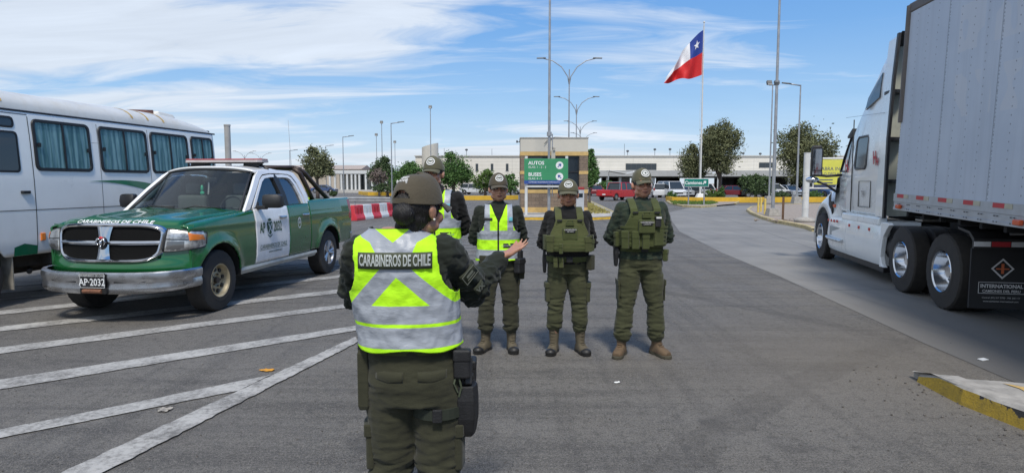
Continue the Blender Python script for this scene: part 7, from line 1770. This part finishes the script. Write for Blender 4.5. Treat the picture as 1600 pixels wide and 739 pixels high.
    y = surf_y(0, zb, cfg, .028); mb = MB(); mb.b2((-.032, y - .012, zb - .026), (.032, y + .004, zb + .026)); mb.build('buckle', NYL, bl, bevel=.006)
    return P
def pouch(P, x, z, w, h, d, cfg, m, name='pouch', front=True, g=.025, flap=True, rz=None, y=None, tilt=0):
    if y is None: y = surf_y(x, z, cfg, g, front)
    rx, ry, cy = tor(z, cfg, g); ang = math.atan2(x / (rx ** 2), (-(y - cy) if front else (y - cy)) / (ry ** 2)) if rz is None else rz
    T = Matrix.Translation((x, y, z)) @ Matrix.Rotation(ang if front else PI - ang, 4, 'Z') @ Matrix.Rotation(tilt, 4, 'Y')
    mb = MB(); mb.box((0, -d / 2, 0), (w, d, h), M_=T); o = mb.build(name, m, P, bevel=min(w, d, h) * .22, seg=3)
    if flap: mb = MB(); mb.box((0, -d / 2 - .002, h * .30), (w * 1.06, d * 1.08, h * .42), M_=T); mb.build('flap', m, o, bevel=min(w, d) * .2, seg=3)
    return o, T
def vest(P, cfg, m, hem, front_v, g=.034, arm_x=.150, arm_z=1.20, top=1.478, res=.0055, seed=3, vz=1.30, flare=.012):
    nz_ = int((top - hem) / res); na = int(2 * PI * .17 / res); W0 = wrinkle(.007, (8, 8, 10), seed); W1 = wrinkle(.0035, (22, 22, 14), seed + 3); W = lambda p, n: W0(p, n) + W1(p, n)
    def fn(u, v):
        z = hem + (top - hem) * v; a = 2 * PI * u + PI / 2; p = tor_pt(z, a, cfg, g + flare * (1 - v) ** 2); rx, ry, cy = tor(z, cfg, 0)
        n = Vector((p.x - LN(z, cfg), p.y - cy, 0)).normalized(); p = p + n * W(p, n) * (1 if z > hem + .02 else .6); p.z += .006 * math.sin(a * 5) * (1 - v) ** 6; return p
    def keep(u, v):
        p = fn(u, v); ax = abs(p.x - LN(p.z, cfg)); t = max(0, p.z - arm_z)
        lim = arm_x + .05 * math.exp(-t / .03) + .35 * max(0, .0 - t)
        if p.z > arm_z and ax > lim - .012 * min(1, t / .1): return False
        if p.y < 0 and p.z > vz and ax < (p.z - vz) * front_v: return False
        return True
    mb = MB(); mb.grid(fn, na, nz_, keep); me = mb.mesh('vest'); bm = bmesh.new(); bm.from_mesh(me); bmesh.ops.remove_doubles(bm, verts=bm.verts, dist=.0008)
    bmesh.ops.delete(bm, geom=[v for v in bm.verts if not v.link_faces], context='VERTS')
    for _ in range(4): bmesh.ops.smooth_vert(bm, verts=[v for v in bm.verts if v.is_boundary and v.co.z > hem + .03], factor=.5, use_axis_x=True, use_axis_y=True, use_axis_z=True)
    bmesh.ops.recalc_face_normals(bm, faces=bm.faces); bm.to_mesh(me); bm.free()
    o = link(me, 'safety_vest', m, P, smooth='all'); md = o.modifiers.new('s', 'SOLIDIFY'); md.thickness = .004; md.offset = 1
    # dark binding along the open edges
    bm = bmesh.new(); bm.from_mesh(me); mb = MB()
    for e in bm.edges:
        if e.is_boundary and e.verts[0].co.z > hem + .03: mb.tube([e.verts[0].co, e.verts[1].co], .0032, 5, cap=False)
    bm.free(); mb.build('binding', M('binding_dark', (.03, .035, .02), .8), o, fix=False)
    return o
def wrap_label(P, cfg, g, x0, x1, z0, z1, m, front, name='label', off=.012):
    mb = MB(); mb.grid(lambda u, v: Vector((x0 + (x1 - x0) * u, surf_y(x0 + (x1 - x0) * u, z0 + (z1 - z0) * v, cfg, g, front) + (-off if front else off), z0 + (z1 - z0) * v)), 24, 4)
    o = mb.build(name, m, P, smooth='all'); md = o.modifiers.new('s', 'SOLIDIFY'); md.thickness = .003; return o
def wrap_text(P, cfg, g, txt, size, cx, cz, m, front, off=.016, xs=1, bold=0, name='lettering', mirror=1, **k):
    me = text_mesh(txt, size, xs=xs, bold=bold, **k); s = 1 if front else -1
    bm = bmesh.new(); bm.from_mesh(me); bmesh.ops.subdivide_edges(bm, edges=[e for e in bm.edges if e.calc_length() > .02], cuts=2); bmesh.ops.triangulate(bm, faces=bm.faces); bm.to_mesh(me); bm.free()
    for v in me.vertices:
        x = cx + v.co.x * s; z = cz + v.co.y; v.co = Vector((x, surf_y(x, z, cfg, g, front) + (-off if front else off), z))
    return link(me, name, m, P)
def behind(wd_=.215, ez=1.13):
    "both hands held behind the back"
    o = []
    for s in (-1, 1): o.append(dict(s=(s * .175, .005, 1.395), e=(s * (wd_), .085, ez), w=(s * .055, .205, .985), hd=(-s * .8, .10, -.35), pn=(0, 1, 0), side=s, curl=.7))
    return o
def stand(fx, kx=None, hx_=.092, splay=(.35, .35), y=(0, 0), az=.085):
    kx = (hx_ + fx) / 2 + .01 if kx is None else kx
    return [dict(h=(s * hx_, .0, .875), k=(s * kx, -.015 + y[i] * .5, .49), a=(s * fx, .01 + y[i], az), splay=splay[i]) for i, s in enumerate((-1, 1))]
SK1 = skin_mat('skin_tan', (.55, .31, .21)); SK2 = skin_mat('skin_brown', (.50, .26, .165)); SK3 = skin_mat('skin_ruddy', (.56, .30, .20)); SKW = skin_mat('skin_warm', (.41, .225, .148))
def place(px, py, ytop, hmodel=1.786):
    g_ = gp(px, py); k = 1000 / g_.y; return g_, (CAM_H + (287 - ytop) / k) / hmodel
LBL = M('patch_dark', (.035, .04, .022), .8)
SILT = M('silver_thread', (.42, .45, .43), .5)
# officer in hi-vis vest, standing second from left
def vest_man(label, loc, rz, s, cfg, pouches=True):
    P = person(label, loc, rz, s, cfg)
    v = vest(P, cfg, HVF, .925, .42, seed=cfg['seed'])
    wrap_label(v, cfg, .036, .045, .150, 1.055, 1.100, LBL, True, 'chest_patch'); wrap_text(v, cfg, .036, 'CARABINEROS', .021, .0975, 1.077, SILT, True, .0175, name='patch_lettering')
    wrap_label(v, cfg, .036, -.150, -.060, 1.325, 1.350, NYL, True, 'name_tape'); 
    wrap_label(v, cfg, .036, .100, .135, 1.315, 1.355, M('pale_teal_print', (.12, .42, .50), .6), True, 'printed_shield', .0125)
    return P
c1 = dict(w=1.06, arms=behind(.245), legs=stand(.13, splay=(.5, .12)), jacket=DGC, trousers=OLV2, cap=CAPB, skin=SK1, boot=(BT_BRN, BT_BRN, True), seed=4, hem=.235, cargo=.5, beltm=CAR2, belt=.97, turn=.10)
g_, s_ = place(779, 547, 270.5)
P2 = vest_man('officer in hi-vis vest facing the camera, between the front officer and stout officer', g_, .04, s_, c1)
pouch(P2, -.135, .93, .085, .10, .035, c1, OLV2); o, T = pouch(P2, .175, .875, .11, .15, .075, c1, NYL, 'radio_pouch'); pouch(P2, .20, .775, .10, .09, .06, c1, OLV2)
mb = MB(); mb.box((.0, -.05, .09), (.055, .035, .12), M_=T); ra = mb.build('radio', BLK, P2, bevel=.008); mb = MB(); mb.tube([T @ Vector((.015, -.05, .14)), T @ Vector((.03, -.05, .27))], [.006, .003], 8); mb.tube([T @ Vector((.02, -.05, .04)), T @ Vector((.085, -.05, .02)), T @ Vector((.095, -.05, .04))], .008, 6); mb.build('aerial', BLK, ra)
c0 = dict(w=1.06, arms=behind(.245), legs=stand(.12), jacket=BLKC, trousers=OLV2, cap=CAPM, skin=SK1, boot=(BT_BRN, BT_BRN, True), seed=7, belt=.97, head=(-.035, -.005, 0), turn=-.12)
d0 = 6.45; P1 = vest_man('tall officer in hi-vis vest half hidden behind the front officer', Vector(((684 - 800) * d0 / 1000, d0, 0)), -.05, (CAM_H + 42.5 * d0 / 1000) / 1.786, c0)
# plate carrier
def carrier(P, cfg, m, zlow=1.03, patch=('CARABINEROS', 'DE CHILE'), variant=0):
    g = .040; top = 1.44
    mm = m
    def shell(front):
        def fn(u, v):
            z = zlow + (1.385 - zlow) * v; x = (u * 2 - 1) * (.165 if z < 1.24 else ip(z, (1.24, 1.32, 1.385), (.165, .135, .118))) * cfg.get('w', 1)
            return Vector((x, surf_y(x, min(z, 1.36), cfg, g, front) + (-.012 if front else .012), z))
        mb = MB(); mb.grid(fn, 30, 30); o = mb.build('front_panel' if front else 'back_panel', mm, pc, smooth='all'); md = o.modifiers.new('s', 'SOLIDIFY'); md.thickness = .032; md.offset = 0; b = o.modifiers.new('b', 'BEVEL'); b.width = .008; b.segments = 2; b.limit_method = 'ANGLE'
        return o
    pc = bpy.data.objects.new('plate_carrier', None); col.objects.link(pc); pc.parent = P
    f = shell(True); shell(False)
    # webbing rows
    mb = MB()
    for z in np.arange(zlow + .03, 1.24, .038):
        mb.rings([[tor_pt(z + dz, a, cfg, g + .022 + o_) for dz, o_ in ((-.011, 0), (-.009, .007), (.009, .007), (.011, 0))] for a in np.linspace(1.5 * PI - .95, 1.5 * PI + .95, 26)], closed=False, cap=False)
    mb.build('webbing', CAR2, f, smooth=True)
    mb = MB(); mb.rings([[tor_pt(z, a, cfg, g_) for a in np.linspace(0, 2 * PI, 48, endpoint=False)] for z, g_ in ((zlow + .01, g - .01), (zlow + .01, g + .012), (zlow + .15, g + .012), (zlow + .15, g - .01))]); cb = mb.build('side_band', m, pc, smooth=True)
    for s in (-1, 1):
        pts = [Vector((s * .100, surf_y(.10, 1.33, cfg, g, True) - .016, 1.33)), Vector((s * .108, surf_y(.10, 1.36, cfg, g, True) + .0, 1.40)), Vector((s * .108, -.055, 1.468)), Vector((s * .106, .01, 1.492)), Vector((s * .108, .07, 1.462)), Vector((s * .104, surf_y(.10, 1.36, cfg, g, False), 1.38))]
        P2_ = []
        for i in range(len(pts) - 1):
            for k in range(4): P2_.append(pts[i].lerp(pts[i + 1], k / 4))
        P2_.append(pts[-1]); rg = []
        for i, p in enumerate(P2_):
            t = (P2_[min(i + 1, len(P2_) - 1)] - P2_[max(i - 1, 0)]).normalized(); nn = t.cross(Vector((1, 0, 0))) * -1
            if nn.z < 0 and abs(t.z) < .7: nn = -nn
            rg.append([p + Vector((a, 0, 0)) + nn * b for a, b in ((-.034, -.010), (.034, -.010), (.034, .012), (-.034, .012))])
        mb = MB(); mb.rings(rg); st = mb.build('shoulder_strap', m, pc, bevel=.006, smooth=True)
        mb = MB(); mb.box(pts[0] + Vector((0, -.016, .045)), (.05, .012, .016)); mb.build('strap_buckle', NYL, st)
    y = surf_y(0, 1.27, cfg, g, True)
    mb = MB(); mb.b2((-.075, y - .062, 1.185), (.075, y - .02, 1.31)); ad = mb.build('admin_pouch', CAR2, pc, bevel=.012, seg=3)
    mb = MB(); mb.b2((-.050, y - .068, 1.258), (.050, y - .061, 1.300)); nt_ = mb.build('name_patch', NYL, ad, bevel=.003)
    for i, t_ in enumerate(patch): text(t_, (.019, .015)[i], frame((0, y - .0695, 1.287 - i * .018), (1, 0, 0), (0, 0, 1)), TXW, 'patch_lettering', nt_)
    mb = MB(); mb.tube([Vector((-.03, y - .03, 1.34)), Vector((-.022, y - .045, 1.378)), Vector((.022, y - .045, 1.378)), Vector((.03, y - .03, 1.34))], .007, 6); mb.b2((-.04, y - .05, 1.325), (.04, y - .02, 1.36)); mb.build('drag_handle', CAR2, pc, bevel=.004)
    if variant == 0:
        pouch(pc, -.175, 1.145, .075, .165, .045, cfg, m, 'magazine_pouch', g=g); pouch(pc, -.085, 1.10, .035, .10, .03, cfg, CAR2, 'small_pouch', g=g + .01)
        pouch(pc, .165, 1.14, .080, .15, .045, cfg, m, 'magazine_pouch', g=g); pouch(pc, .205, 1.13, .05, .12, .04, cfg, CAR2, 'side_pouch', g=g)
        mb = MB(); q = Vector((.165, surf_y(.165, 1.2, cfg, g) - .06, 1.225)); mb.tube([q, q + Vector((.05, .0, .01)), q + Vector((.06, .03, -.03))], .005, 6); mb.build('cord', NYL, pc)
    else:
        for x in (-.165, -.085, -.002): pouch(pc, x, 1.12, .066, .165, .045, cfg, m, 'magazine_pouch', g=g + .008)
        pouch(pc, .115, 1.145, .10, .15, .03, cfg, m, 'utility_pouch', g=g + .008, flap=False); pouch(pc, -.215, 1.12, .05, .14, .05, cfg, CAR2, 'side_pouch', g=g)
        q = Vector((.105, surf_y(.105, 1.29, cfg, g, True) - .045, 1.285)); mb = MB(); mb.box(q, (.055, .035, .085)); mb.box(q + Vector((0, -.004, .045)), (.062, .04, .025)); rm = mb.build('radio_microphone', BLK, pc, bevel=.008, seg=3)
        mb = MB(); mb.b2(q + Vector((-.022, -.0265, .036)), q + Vector((.026, -.0255, .052))); mb.build('pale_label', TXW, rm)
    return pc
def holster(P, cfg, s, zc=.90, thigh=False):
    x = s * (.185 * cfg.get('w', 1) + .03); y = -.01
    mb = MB(); mb.rings([[Vector((x + s * a, y + b, z)) for a, b in ((-.02 * e, -.045 * e2), (.018 * e, -.04 * e2), (.022 * e, .03 * e2), (-.02 * e, .035 * e2))] for z, e, e2 in ((zc + .08, 1, 1), (zc + .02, 1.05, 1.0), (zc - .08, .8, .7), (zc - .10, .6, .55))])
    h = mb.build('holster', NYL, P, bevel=.008, seg=3)
    mb = MB(); mb.box((x + s * .004, y - .015, zc + .125), (.028, .045, .10), rx=-.35); mb.box((x + s * .004, y + .02, zc + .085), (.026, .11, .03)); mb.build('pistol', BLK, h, bevel=.006)
    return h
c3 = dict(turn=-.06, nod=.04, w=1.12, belly=.055, arms=behind(.255), legs=stand(.135, splay=(.3, .3)), jacket=BLKC, trousers=OLV, cap=CAPM, skin=SK2, boot=(BT_BRN, BT_BRN, True), seed=11, face=1.12, smile=1, hem=.27, cargo=1.2, belt=.985)
g_, s_ = place(886, 550, 279.5); P3 = person('stout smiling officer in black shirt and green plate carrier, third from left', g_, .0, s_, c3); carrier(P3, c3, CAR, 1.07)
holster(P3, c3, -1, .93)
for x in (-.125, -.075): pouch(P3, x, .955, .042, .10, .035, c3, CAR, 'belt_pouch')
pouch(P3, .195, .95, .08, .15, .06, c3, OLV2, 'belt_pouch', flap=False)
c4 = dict(turn=.12, w=1.13, arms=behind(.275), legs=stand(.17, splay=(.45, .40)), jacket=CAMO, trousers=OLV, cap=CAPM, skin=SK3, boot=(BT_TAN, BT_TAN, False), seed=15, jg=.018, ar=(.078, .066, .046), hem=.22, cargo=.25, belt=1.035, blouse=0)
g_, s_ = place(998.5, 554, 262.5); P4 = person('tall officer in green uniform, plate carrier and tan boots, furthest right of the group', g_, .03, s_, c4); carrier(P4, c4, CAR2, 1.055, ('CARABINEROS', 'J. DIAZ M.'), 1)
holster(P4, c4, -1, .96); pouch(P4, .195, .97, .05, .11, .045, c4, CAR2, 'belt_pouch')
# front officer seen from behind
cw = dict(w=1.04, lift=.060, lean=.057, ptop=1.12, vox=.0062, hs=.95, arms=[dict(s=(-.128, .0, 1.450), e=(-.245, -.20, 1.262), w=(-.365, -.325, 1.385), hd=(-.80, -.40, .46), pn=(.30, .25, .90), side=1, curl=.22, to=.9, sp=.12),
     dict(s=(.225, .0, 1.450), e=(.268, -.13, 1.265), w=(.13, -.34, 1.27), hd=(-.7, -.7, .1), pn=(0, .3, 1), side=-1, curl=.8)],
     legs=[dict(h=(-.100, 0, .875), k=(-.100, .01, .49), a=(-.11, .05, .085), splay=.2), dict(h=(.092, 0, .875), k=(.105, -.02, .49), a=(.13, 0, .085), splay=.3)], jacket=DGC, trousers=OLV2, cap=CAPB, skin=SKW, boot=(BT_BLK, BT_BLK, True), seed=21, bun=True,
     head=(-.020, .0, .0), turn=-.62, nod=.06, ar=(.080, .070, .048), wr=1.7, belt=1.075, lw=1.8, cargo=1.0, tk=1.10, hd=1.06)
dw = 2.58; sw = (CAM_H + 17 * dw / 1000) / 1.786
WM = person('front officer seen from behind, hi-vis vest, black hair bun, right hand raised', Vector(((645 - 800) * dw / 1000, dw, 0)), PI + .03, sw, cw)
wv = vest(WM, cw, HVB, 1.068, .4, g=.036, arm_x=.180, arm_z=1.29, top=1.560, res=.0045, seed=5, vz=1.3, flare=.016)
wrap_label(wv, cw, .038, -.093, .202, 1.405, 1.470, M('patch_olive', (.055, .065, .035), .8), False, 'back_patch', .014)
wrap_text(wv, cw, .038, 'CARABINEROS DE CHILE', .062, .0545, 1.4375, SILT, False, .0185, xs=.41, bold=.0016, name='back_lettering')
# sleeve badges
def on_sleeve(a, t, ang, w, h, m, name, par, txt=None):
    s_, e_ = Vector(a['s']), Vector(a['e']); ax = (e_ - s_).normalized(); o = s_.lerp(e_, t); out = Vector((-.55, .83, .12)); out = (out - ax * out.dot(ax)).normalized(); out = Matrix.Rotation(ang, 3, ax) @ out
    r = out.cross(ax); T = frame(o + out * .094, -r if r.x > 0 else r, -ax); 
    if (T.to_3x3() @ Vector((0, 0, 1))).dot(out) < 0: T = T @ Matrix.Rotation(PI, 4, 'Y')
    mb = MB(); n = 8; mb.grid(lambda u, v: T @ Vector(((u - .5) * w, (v - .5) * h, -.9 * ((u - .5) * w) ** 2 / .16 - .0)), n, 2); q = mb.build(name, m, par, smooth='all'); md = q.modifiers.new('s', 'SOLIDIFY'); md.thickness = .006; md.offset = 0
    return q, T
q, T = on_sleeve(cw['arms'][0], .36, .15, .086, .060, LBL, 'sleeve_badge', WM)
mb = MB()
for a, b in (((-.040, -.027), (.040, -.024)), ((-.040, .024), (.040, .027)), ((-.040, -.024), (-.037, .024)), ((.037, -.024), (.040, .024)), ((-.02, -.002), (.02, .010)), ((-.024, -.014), (.024, -.010))): mb.b2((a[0], a[1], .0035), (b[0], b[1], .0045))
mb.v = [tuple(T @ Vector(v)) for v in mb.v]; mb.build('badge_lines', M('badge_grey', (.22, .23, .18), .8), q)
q, T = on_sleeve(cw['arms'][0], .72, .15, .055, .050, LBL, 'rank_badge', WM)
text('VX', .040, T @ Matrix.Translation((0, 0, .0045)), M('badge_grey'), 'badge_lettering', q, xs=.8, bold=.002)
# duty gear, hanging under the vest
mb = MB(); T = Matrix.Translation((-.150, .155, 0))
def gear(name, rings, m, par=WM, bev=.006): mb = MB(); mb.rings(rings); return mb.build(name, m, par, bevel=bev, seg=3)
x0 = -.222
h = gear('thigh_holster', [[(x0 + a * e, .02 + b * f, z) for a, b in ((.035, -.055), (-.03, -.055), (-.045, .0), (-.03, .06), (.035, .06))] for z, e, f in ((.90, 1, 1), (.84, 1.1, 1.1), (.76, 1.1, 1.0), (.70, .9, .75), (.675, .7, .6))], NYL)
mb = MB(); mb.box((x0 - .008, .035, .955), (.032, .050, .115), rx=.32); mb.box((x0 - .008, -.01, .915), (.030, .13, .036)); mb.cyl((x0 - .028, .03, .93), (x0 + .010, .03, .93), .016); mb.build('pistol', BLK, h, bevel=.006)
mb = MB(); mb.tube([(x0 + .02, .065, .99), (x0 + .03, .095, .95), (x0 + .02, .090, .90), (x0 + .03, .085, .86)], .0045, 6); mb.tube([(x0 + .035, .085, .97), (x0 + .05, .10, .92), (x0 + .035, .09, .88)], .004, 6); mb.build('lanyard', M('lanyard_green', (.07, .085, .05), .8), h)
mb = MB(); mb.b2((x0 + .005, -.04, .90), (x0 + .022, .055, 1.02)); mb.build('drop_strap', NYL, h, bevel=.003)
mb = MB(); c = Vector((-.100, .005, .795)); mb.rings([[c + Vector((.112 * math.cos(a) * k, .118 * math.sin(a) * k, z)) for a in np.linspace(0, 2 * PI, 28, endpoint=False)] for z, k in ((-.022, 1.0), (-.022, 1.05), (.022, 1.05), (.022, 1.0))]); ts = mb.build('thigh_strap', M('strap_dark_green', (.022, .028, .018), .8), WM)
mb = MB(); mb.box((-.105, .130, .795), (.040, .016, .055)); mb.build('strap_clip', NYL, ts, bevel=.004)
pouch(WM, -.205, 1.0, .07, .12, .045, cw, NYL, 'belt_pouch', front=False, rz=0, y=.06); pouch(WM, -.235, .93, .05, .10, .09, cw, NYL, 'belt_pouch', rz=0, y=-.02)
gear('baton_pouch', [[(.205 + a * e, .045 + b * e, z) for a, b in ((-.022, -.035), (.020, -.035), (.024, .03), (-.022, .035))] for z, e in ((1.06, .7), (1.04, 1), (.82, 1), (.80, .8))], OLV2)
gear('radio_pouch', [[(.200 + a * e, .0 + b * e, z) for a, b in ((-.03, -.035), (.035, -.035), (.035, .03), (-.03, .035))] for z, e in ((1.12, .8), (1.10, 1), (1.0, 1), (.98, .8))], NYL)
mb = MB(); mb.tube([(.185, .05, 1.18), (.20, .03, 1.14), (.20, .01, 1.10)], .008, 6); mb.build('radio_cord', NYL, WM)
for s in (-1, 1):     # back pocket flaps
    mb = MB(); mb.grid(lambda u, v: (s * (.030 + .115 * u), surf_y(s * (.030 + .115 * u), .955, cw, .026, False) + .012 * math.sin(v * 3) - .010 * u ** 3 - .002, .985 - .010 * (1 - abs(2 * u - 1)) * v - .045 * v), 14, 4); q = mb.build('pocket_flap', OLV2, WM, smooth='all'); md = q.modifiers.new('s', 'SOLIDIFY'); md.thickness = .008
# ======================= parked cars behind the planter =======================
HLG = M('head_lamp_small', (.6, .6, .58), .15, .3, coat=.8); TLR = M('tail_lamp_small', (.35, .015, .015), .25, coat=.6)
def car(kind, paint, label, px, py, rz, group='cars parked beyond the yellow wall'):
    g_ = gp(px, py); t = thing('parked_car' if kind != 'pickup' else 'parked_pickup', label, 'car' if kind != 'pickup' else 'pickup truck', (g_.x, g_.y, 0), rz, group)
    S = {'suv': (4.5, 1.82, 1.68, .95), 'hatch': (4.0, 1.72, 1.48, .88), 'sedan': (4.6, 1.78, 1.45, .88), 'van': (4.8, 1.85, 1.95, 1.05), 'pickup': (5.3, 1.85, 1.80, 1.02)}[kind]
    L, W, H, B = S; P = lambda y, z: (y, z); h = L / 2; wr = .34
    hood = .62 * B + .32; lo = .28
    body = {'suv': [(-h, lo), (-h, .62), (-h + .08, .80), (-h + 1.15, B + .03), (h - .12, B + .06), (h, .85), (h, lo)], 'van': [(-h, lo), (-h, .75), (-h + .15, .92), (-h + .8, B + .03), (h - .05, B + .05), (h, .8), (h, lo)]}
    body['hatch'] = body['suv']; body['sedan'] = [(-h, lo), (-h, .60), (-h + .1, .74), (-h + 1.2, B + .02), (h - .9, B + .08), (h - .08, B), (h, .7), (h, lo)]
    body['pickup'] = [(-h, lo + .1), (-h, .75), (-h + .1, .92), (-h + 1.2, B + .04), (h - .05, B + .05), (h, B), (h, lo + .2)]
    pr = body[kind]; mb = MB()
    axs = (-h + .82, h - .85)
    # side outline with wheel cut-outs
    bot = []
    for ax in axs[::-1]: bot += [(ax + math.cos(a) * (wr + .06), max(lo, wr + math.sin(a) * (wr + .06))) for a in np.linspace(0, PI, 9)]
    out = pr + bot
    vs = [(-W / 2, y, z) for y, z in out] + [(W / 2, y, z) for y, z in out]; n = len(out)
    mb.add(vs, [(i, (i + 1) % n, n + (i + 1) % n, n + i) for i in range(n)] + [tuple(range(n)), tuple(range(n, 2 * n))[::-1]]); bo = mb.build('body', paint, t, bevel=.05, seg=2)
    gh = {'suv': ((-h + 1.05, h - .05), (-h + 1.85, h - .35)), 'hatch': ((-h + .95, h - .05), (-h + 1.7, h - .5)), 'sedan': ((-h + 1.1, h - .75), (-h + 1.9, h - 1.4)), 'van': ((-h + .6, h - .04), (-h + 1.25, h - .12)), 'pickup': ((-h + 1.1, h - 1.75), (-h + 1.8, h - 1.95))}[kind]
    (a0, a1), (b0, b1) = gh; zb, zr = B + .02, H
    q = [[(-W / 2 + .04, a0, zb), (W / 2 - .04, a0, zb), (W / 2 - .04, a1, zb), (-W / 2 + .04, a1, zb)], [(-W / 2 + .2, b0, zr - .05), (W / 2 - .2, b0, zr - .05), (W / 2 - .2, b1, zr - .05), (-W / 2 + .2, b1, zr - .05)]]
    mb = MB(); mb.rings(q); mb.build('window', GLS, t, bevel=.03)
    mb = MB(); mb.rings([[(x * 1.02, y, z + dz) for x, y, z in q[1]] for dz in (-.02, .055)]); mb.build('roof', paint, t, bevel=.04, seg=2)
    mb = MB()
    for s in (-1, 1):
        for (u0, u1) in ((0, 0), (1, 1)):
            p0 = Vector(q[0][0 if u0 == 0 else 3]); p1 = Vector(q[1][0 if u1 == 0 else 3]); p0.x = abs(p0.x) * s; p1.x = abs(p1.x) * s; mb.tube([p0, p1], .045, 6)
        ym = (b0 + b1) / 2; mb.tube([(s * (W / 2 - .04), ym, zb), (s * (W / 2 - .19), ym, zr - .05)], .04, 6)
    mb.build('pillar', paint, t)
    for s in (-1, 1):
        for ax in axs:
            mb = MB(); mb.cyl((s * (W / 2 - .20), ax, wr), (s * (W / 2 + .005), ax, wr), wr, wr, 20); w = mb.build('wheel', RUB, t, bevel=.03)
            mb = MB(); mb.cyl((s * (W / 2), ax, wr), (s * (W / 2 + .012), ax, wr), wr * .6, wr * .55, 16); mb.build('rim', CHROME if kind != 'van' else GALV, w)
        mb = MB(); mb.box((s * (W / 2 - .22), -h + .03, .72), (.36, .12, .15)); mb.build('headlight', HLG, t, bevel=.03)
        mb = MB(); mb.box((s * (W / 2 - .10), h - .02, .92 if kind != 'suv' else 1.0), (.18, .10, .28)); mb.build('tail_light', TLR, t, bevel=.03)
        mb = MB(); mb.box((s * (W / 2 + .08), a0 + .45, B + .08), (.18, .10, .13)); mb.build('door_mirror', BLK, t, bevel=.03)
    mb = MB(); mb.box((0, -h - .005, .58), (W * .55, .03, .16)); mb.build('grille', BLK, t, bevel=.01)
    mb = MB(); mb.box((0, h + .005, .62), (.36, .02, .12)); mb.build('number_plate', SW, t)
    if kind == 'pickup':
        mb = MB(); mb.b2((-W / 2 + .1, a1 + .1, B + .052), (W / 2 - .1, h - .1, B + .056)); mb.build('bed_floor', UND, t)
        mb = MB(); mb.tube([(s_ * (W / 2 - .15), y, z) for s_, y, z in ((-1, a1 + .15, B), (-1, a1 + .1, H + .02), (1, a1 + .1, H + .02), (1, a1 + .15, B))], .04, 6); mb.build('roll_bar', CHROME, t)
    return t
C = lambda n, c: M(n, c, .25, .1, var=.04, coat=.7)
RED = C('car_red', (.50, .012, .018)); WHT = C('car_white', (.68, .69, .70)); SIL = C('car_silver', (.38, .40, .42)); BKC = C('car_black', (.015, .016, .018)); MAR = C('car_maroon', (.16, .012, .02)); BLU = C('car_blue', (.05, .09, .2))
car('pickup', RED, 'bright red pickup seen from behind at an angle, left of the tallest officer in green', 967, 313, PI - .75)
car('sedan', MAR, 'dark maroon car directly behind the tail of the bright red pickup', 930, 306, PI)
car('suv', WHT, 'white car seen from behind, just right of the head of the officer in green', 1026, 308.5, PI)
car('van', WHT, 'white van facing the camera, behind the end of the yellow wall', 1048, 309, .15)
car('suv', SIL, 'silver car facing the camera between white van and the Camiones sign', 1065, 308, .05)
car('hatch', BKC, 'black hatchback partly hidden by the left post of the Camiones sign', 1081, 308, .0)
car('suv', WHT, 'white car behind the flagpole foot', 1101, 308, .1)
car('sedan', MAR, 'red sedan parked side-on behind the yellow wall, right of the flagpole', 1143, 309, PI / 2 + .1)
car('sedan', BKC, 'black sedan side-on beside the red sedan, under the bushes', 1182, 309, PI / 2 + .1)
car('suv', WHT, 'white car between the tall grey pole and the armed lamp post', 1211, 308, 1.2)
car('hatch', SIL, 'silver hatchback behind the armed lamp post', 1233, 308, .2)
car('suv', BLU, 'blue car partly hidden behind the billboard post', 1281, 308, .4)
car('suv', WHT, 'white car under the light green shrub behind the left yellow wall', 742, 304, 1.2, 'cars parked left of the booth')
car('sedan', SIL, 'silver sedan between the light shrub and the booth', 793, 304, 1.4, 'cars parked left of the booth')
car('sedan', BLU, 'blue sedan below the round olive tree, far behind the pickup bed', 507, 301.5, 1.5, 'cars parked left of the booth')
car('hatch', WHT, 'white hatchback behind the barriers in front of the pavilion', 573, 299.5, 1.4, 'cars parked left of the booth')
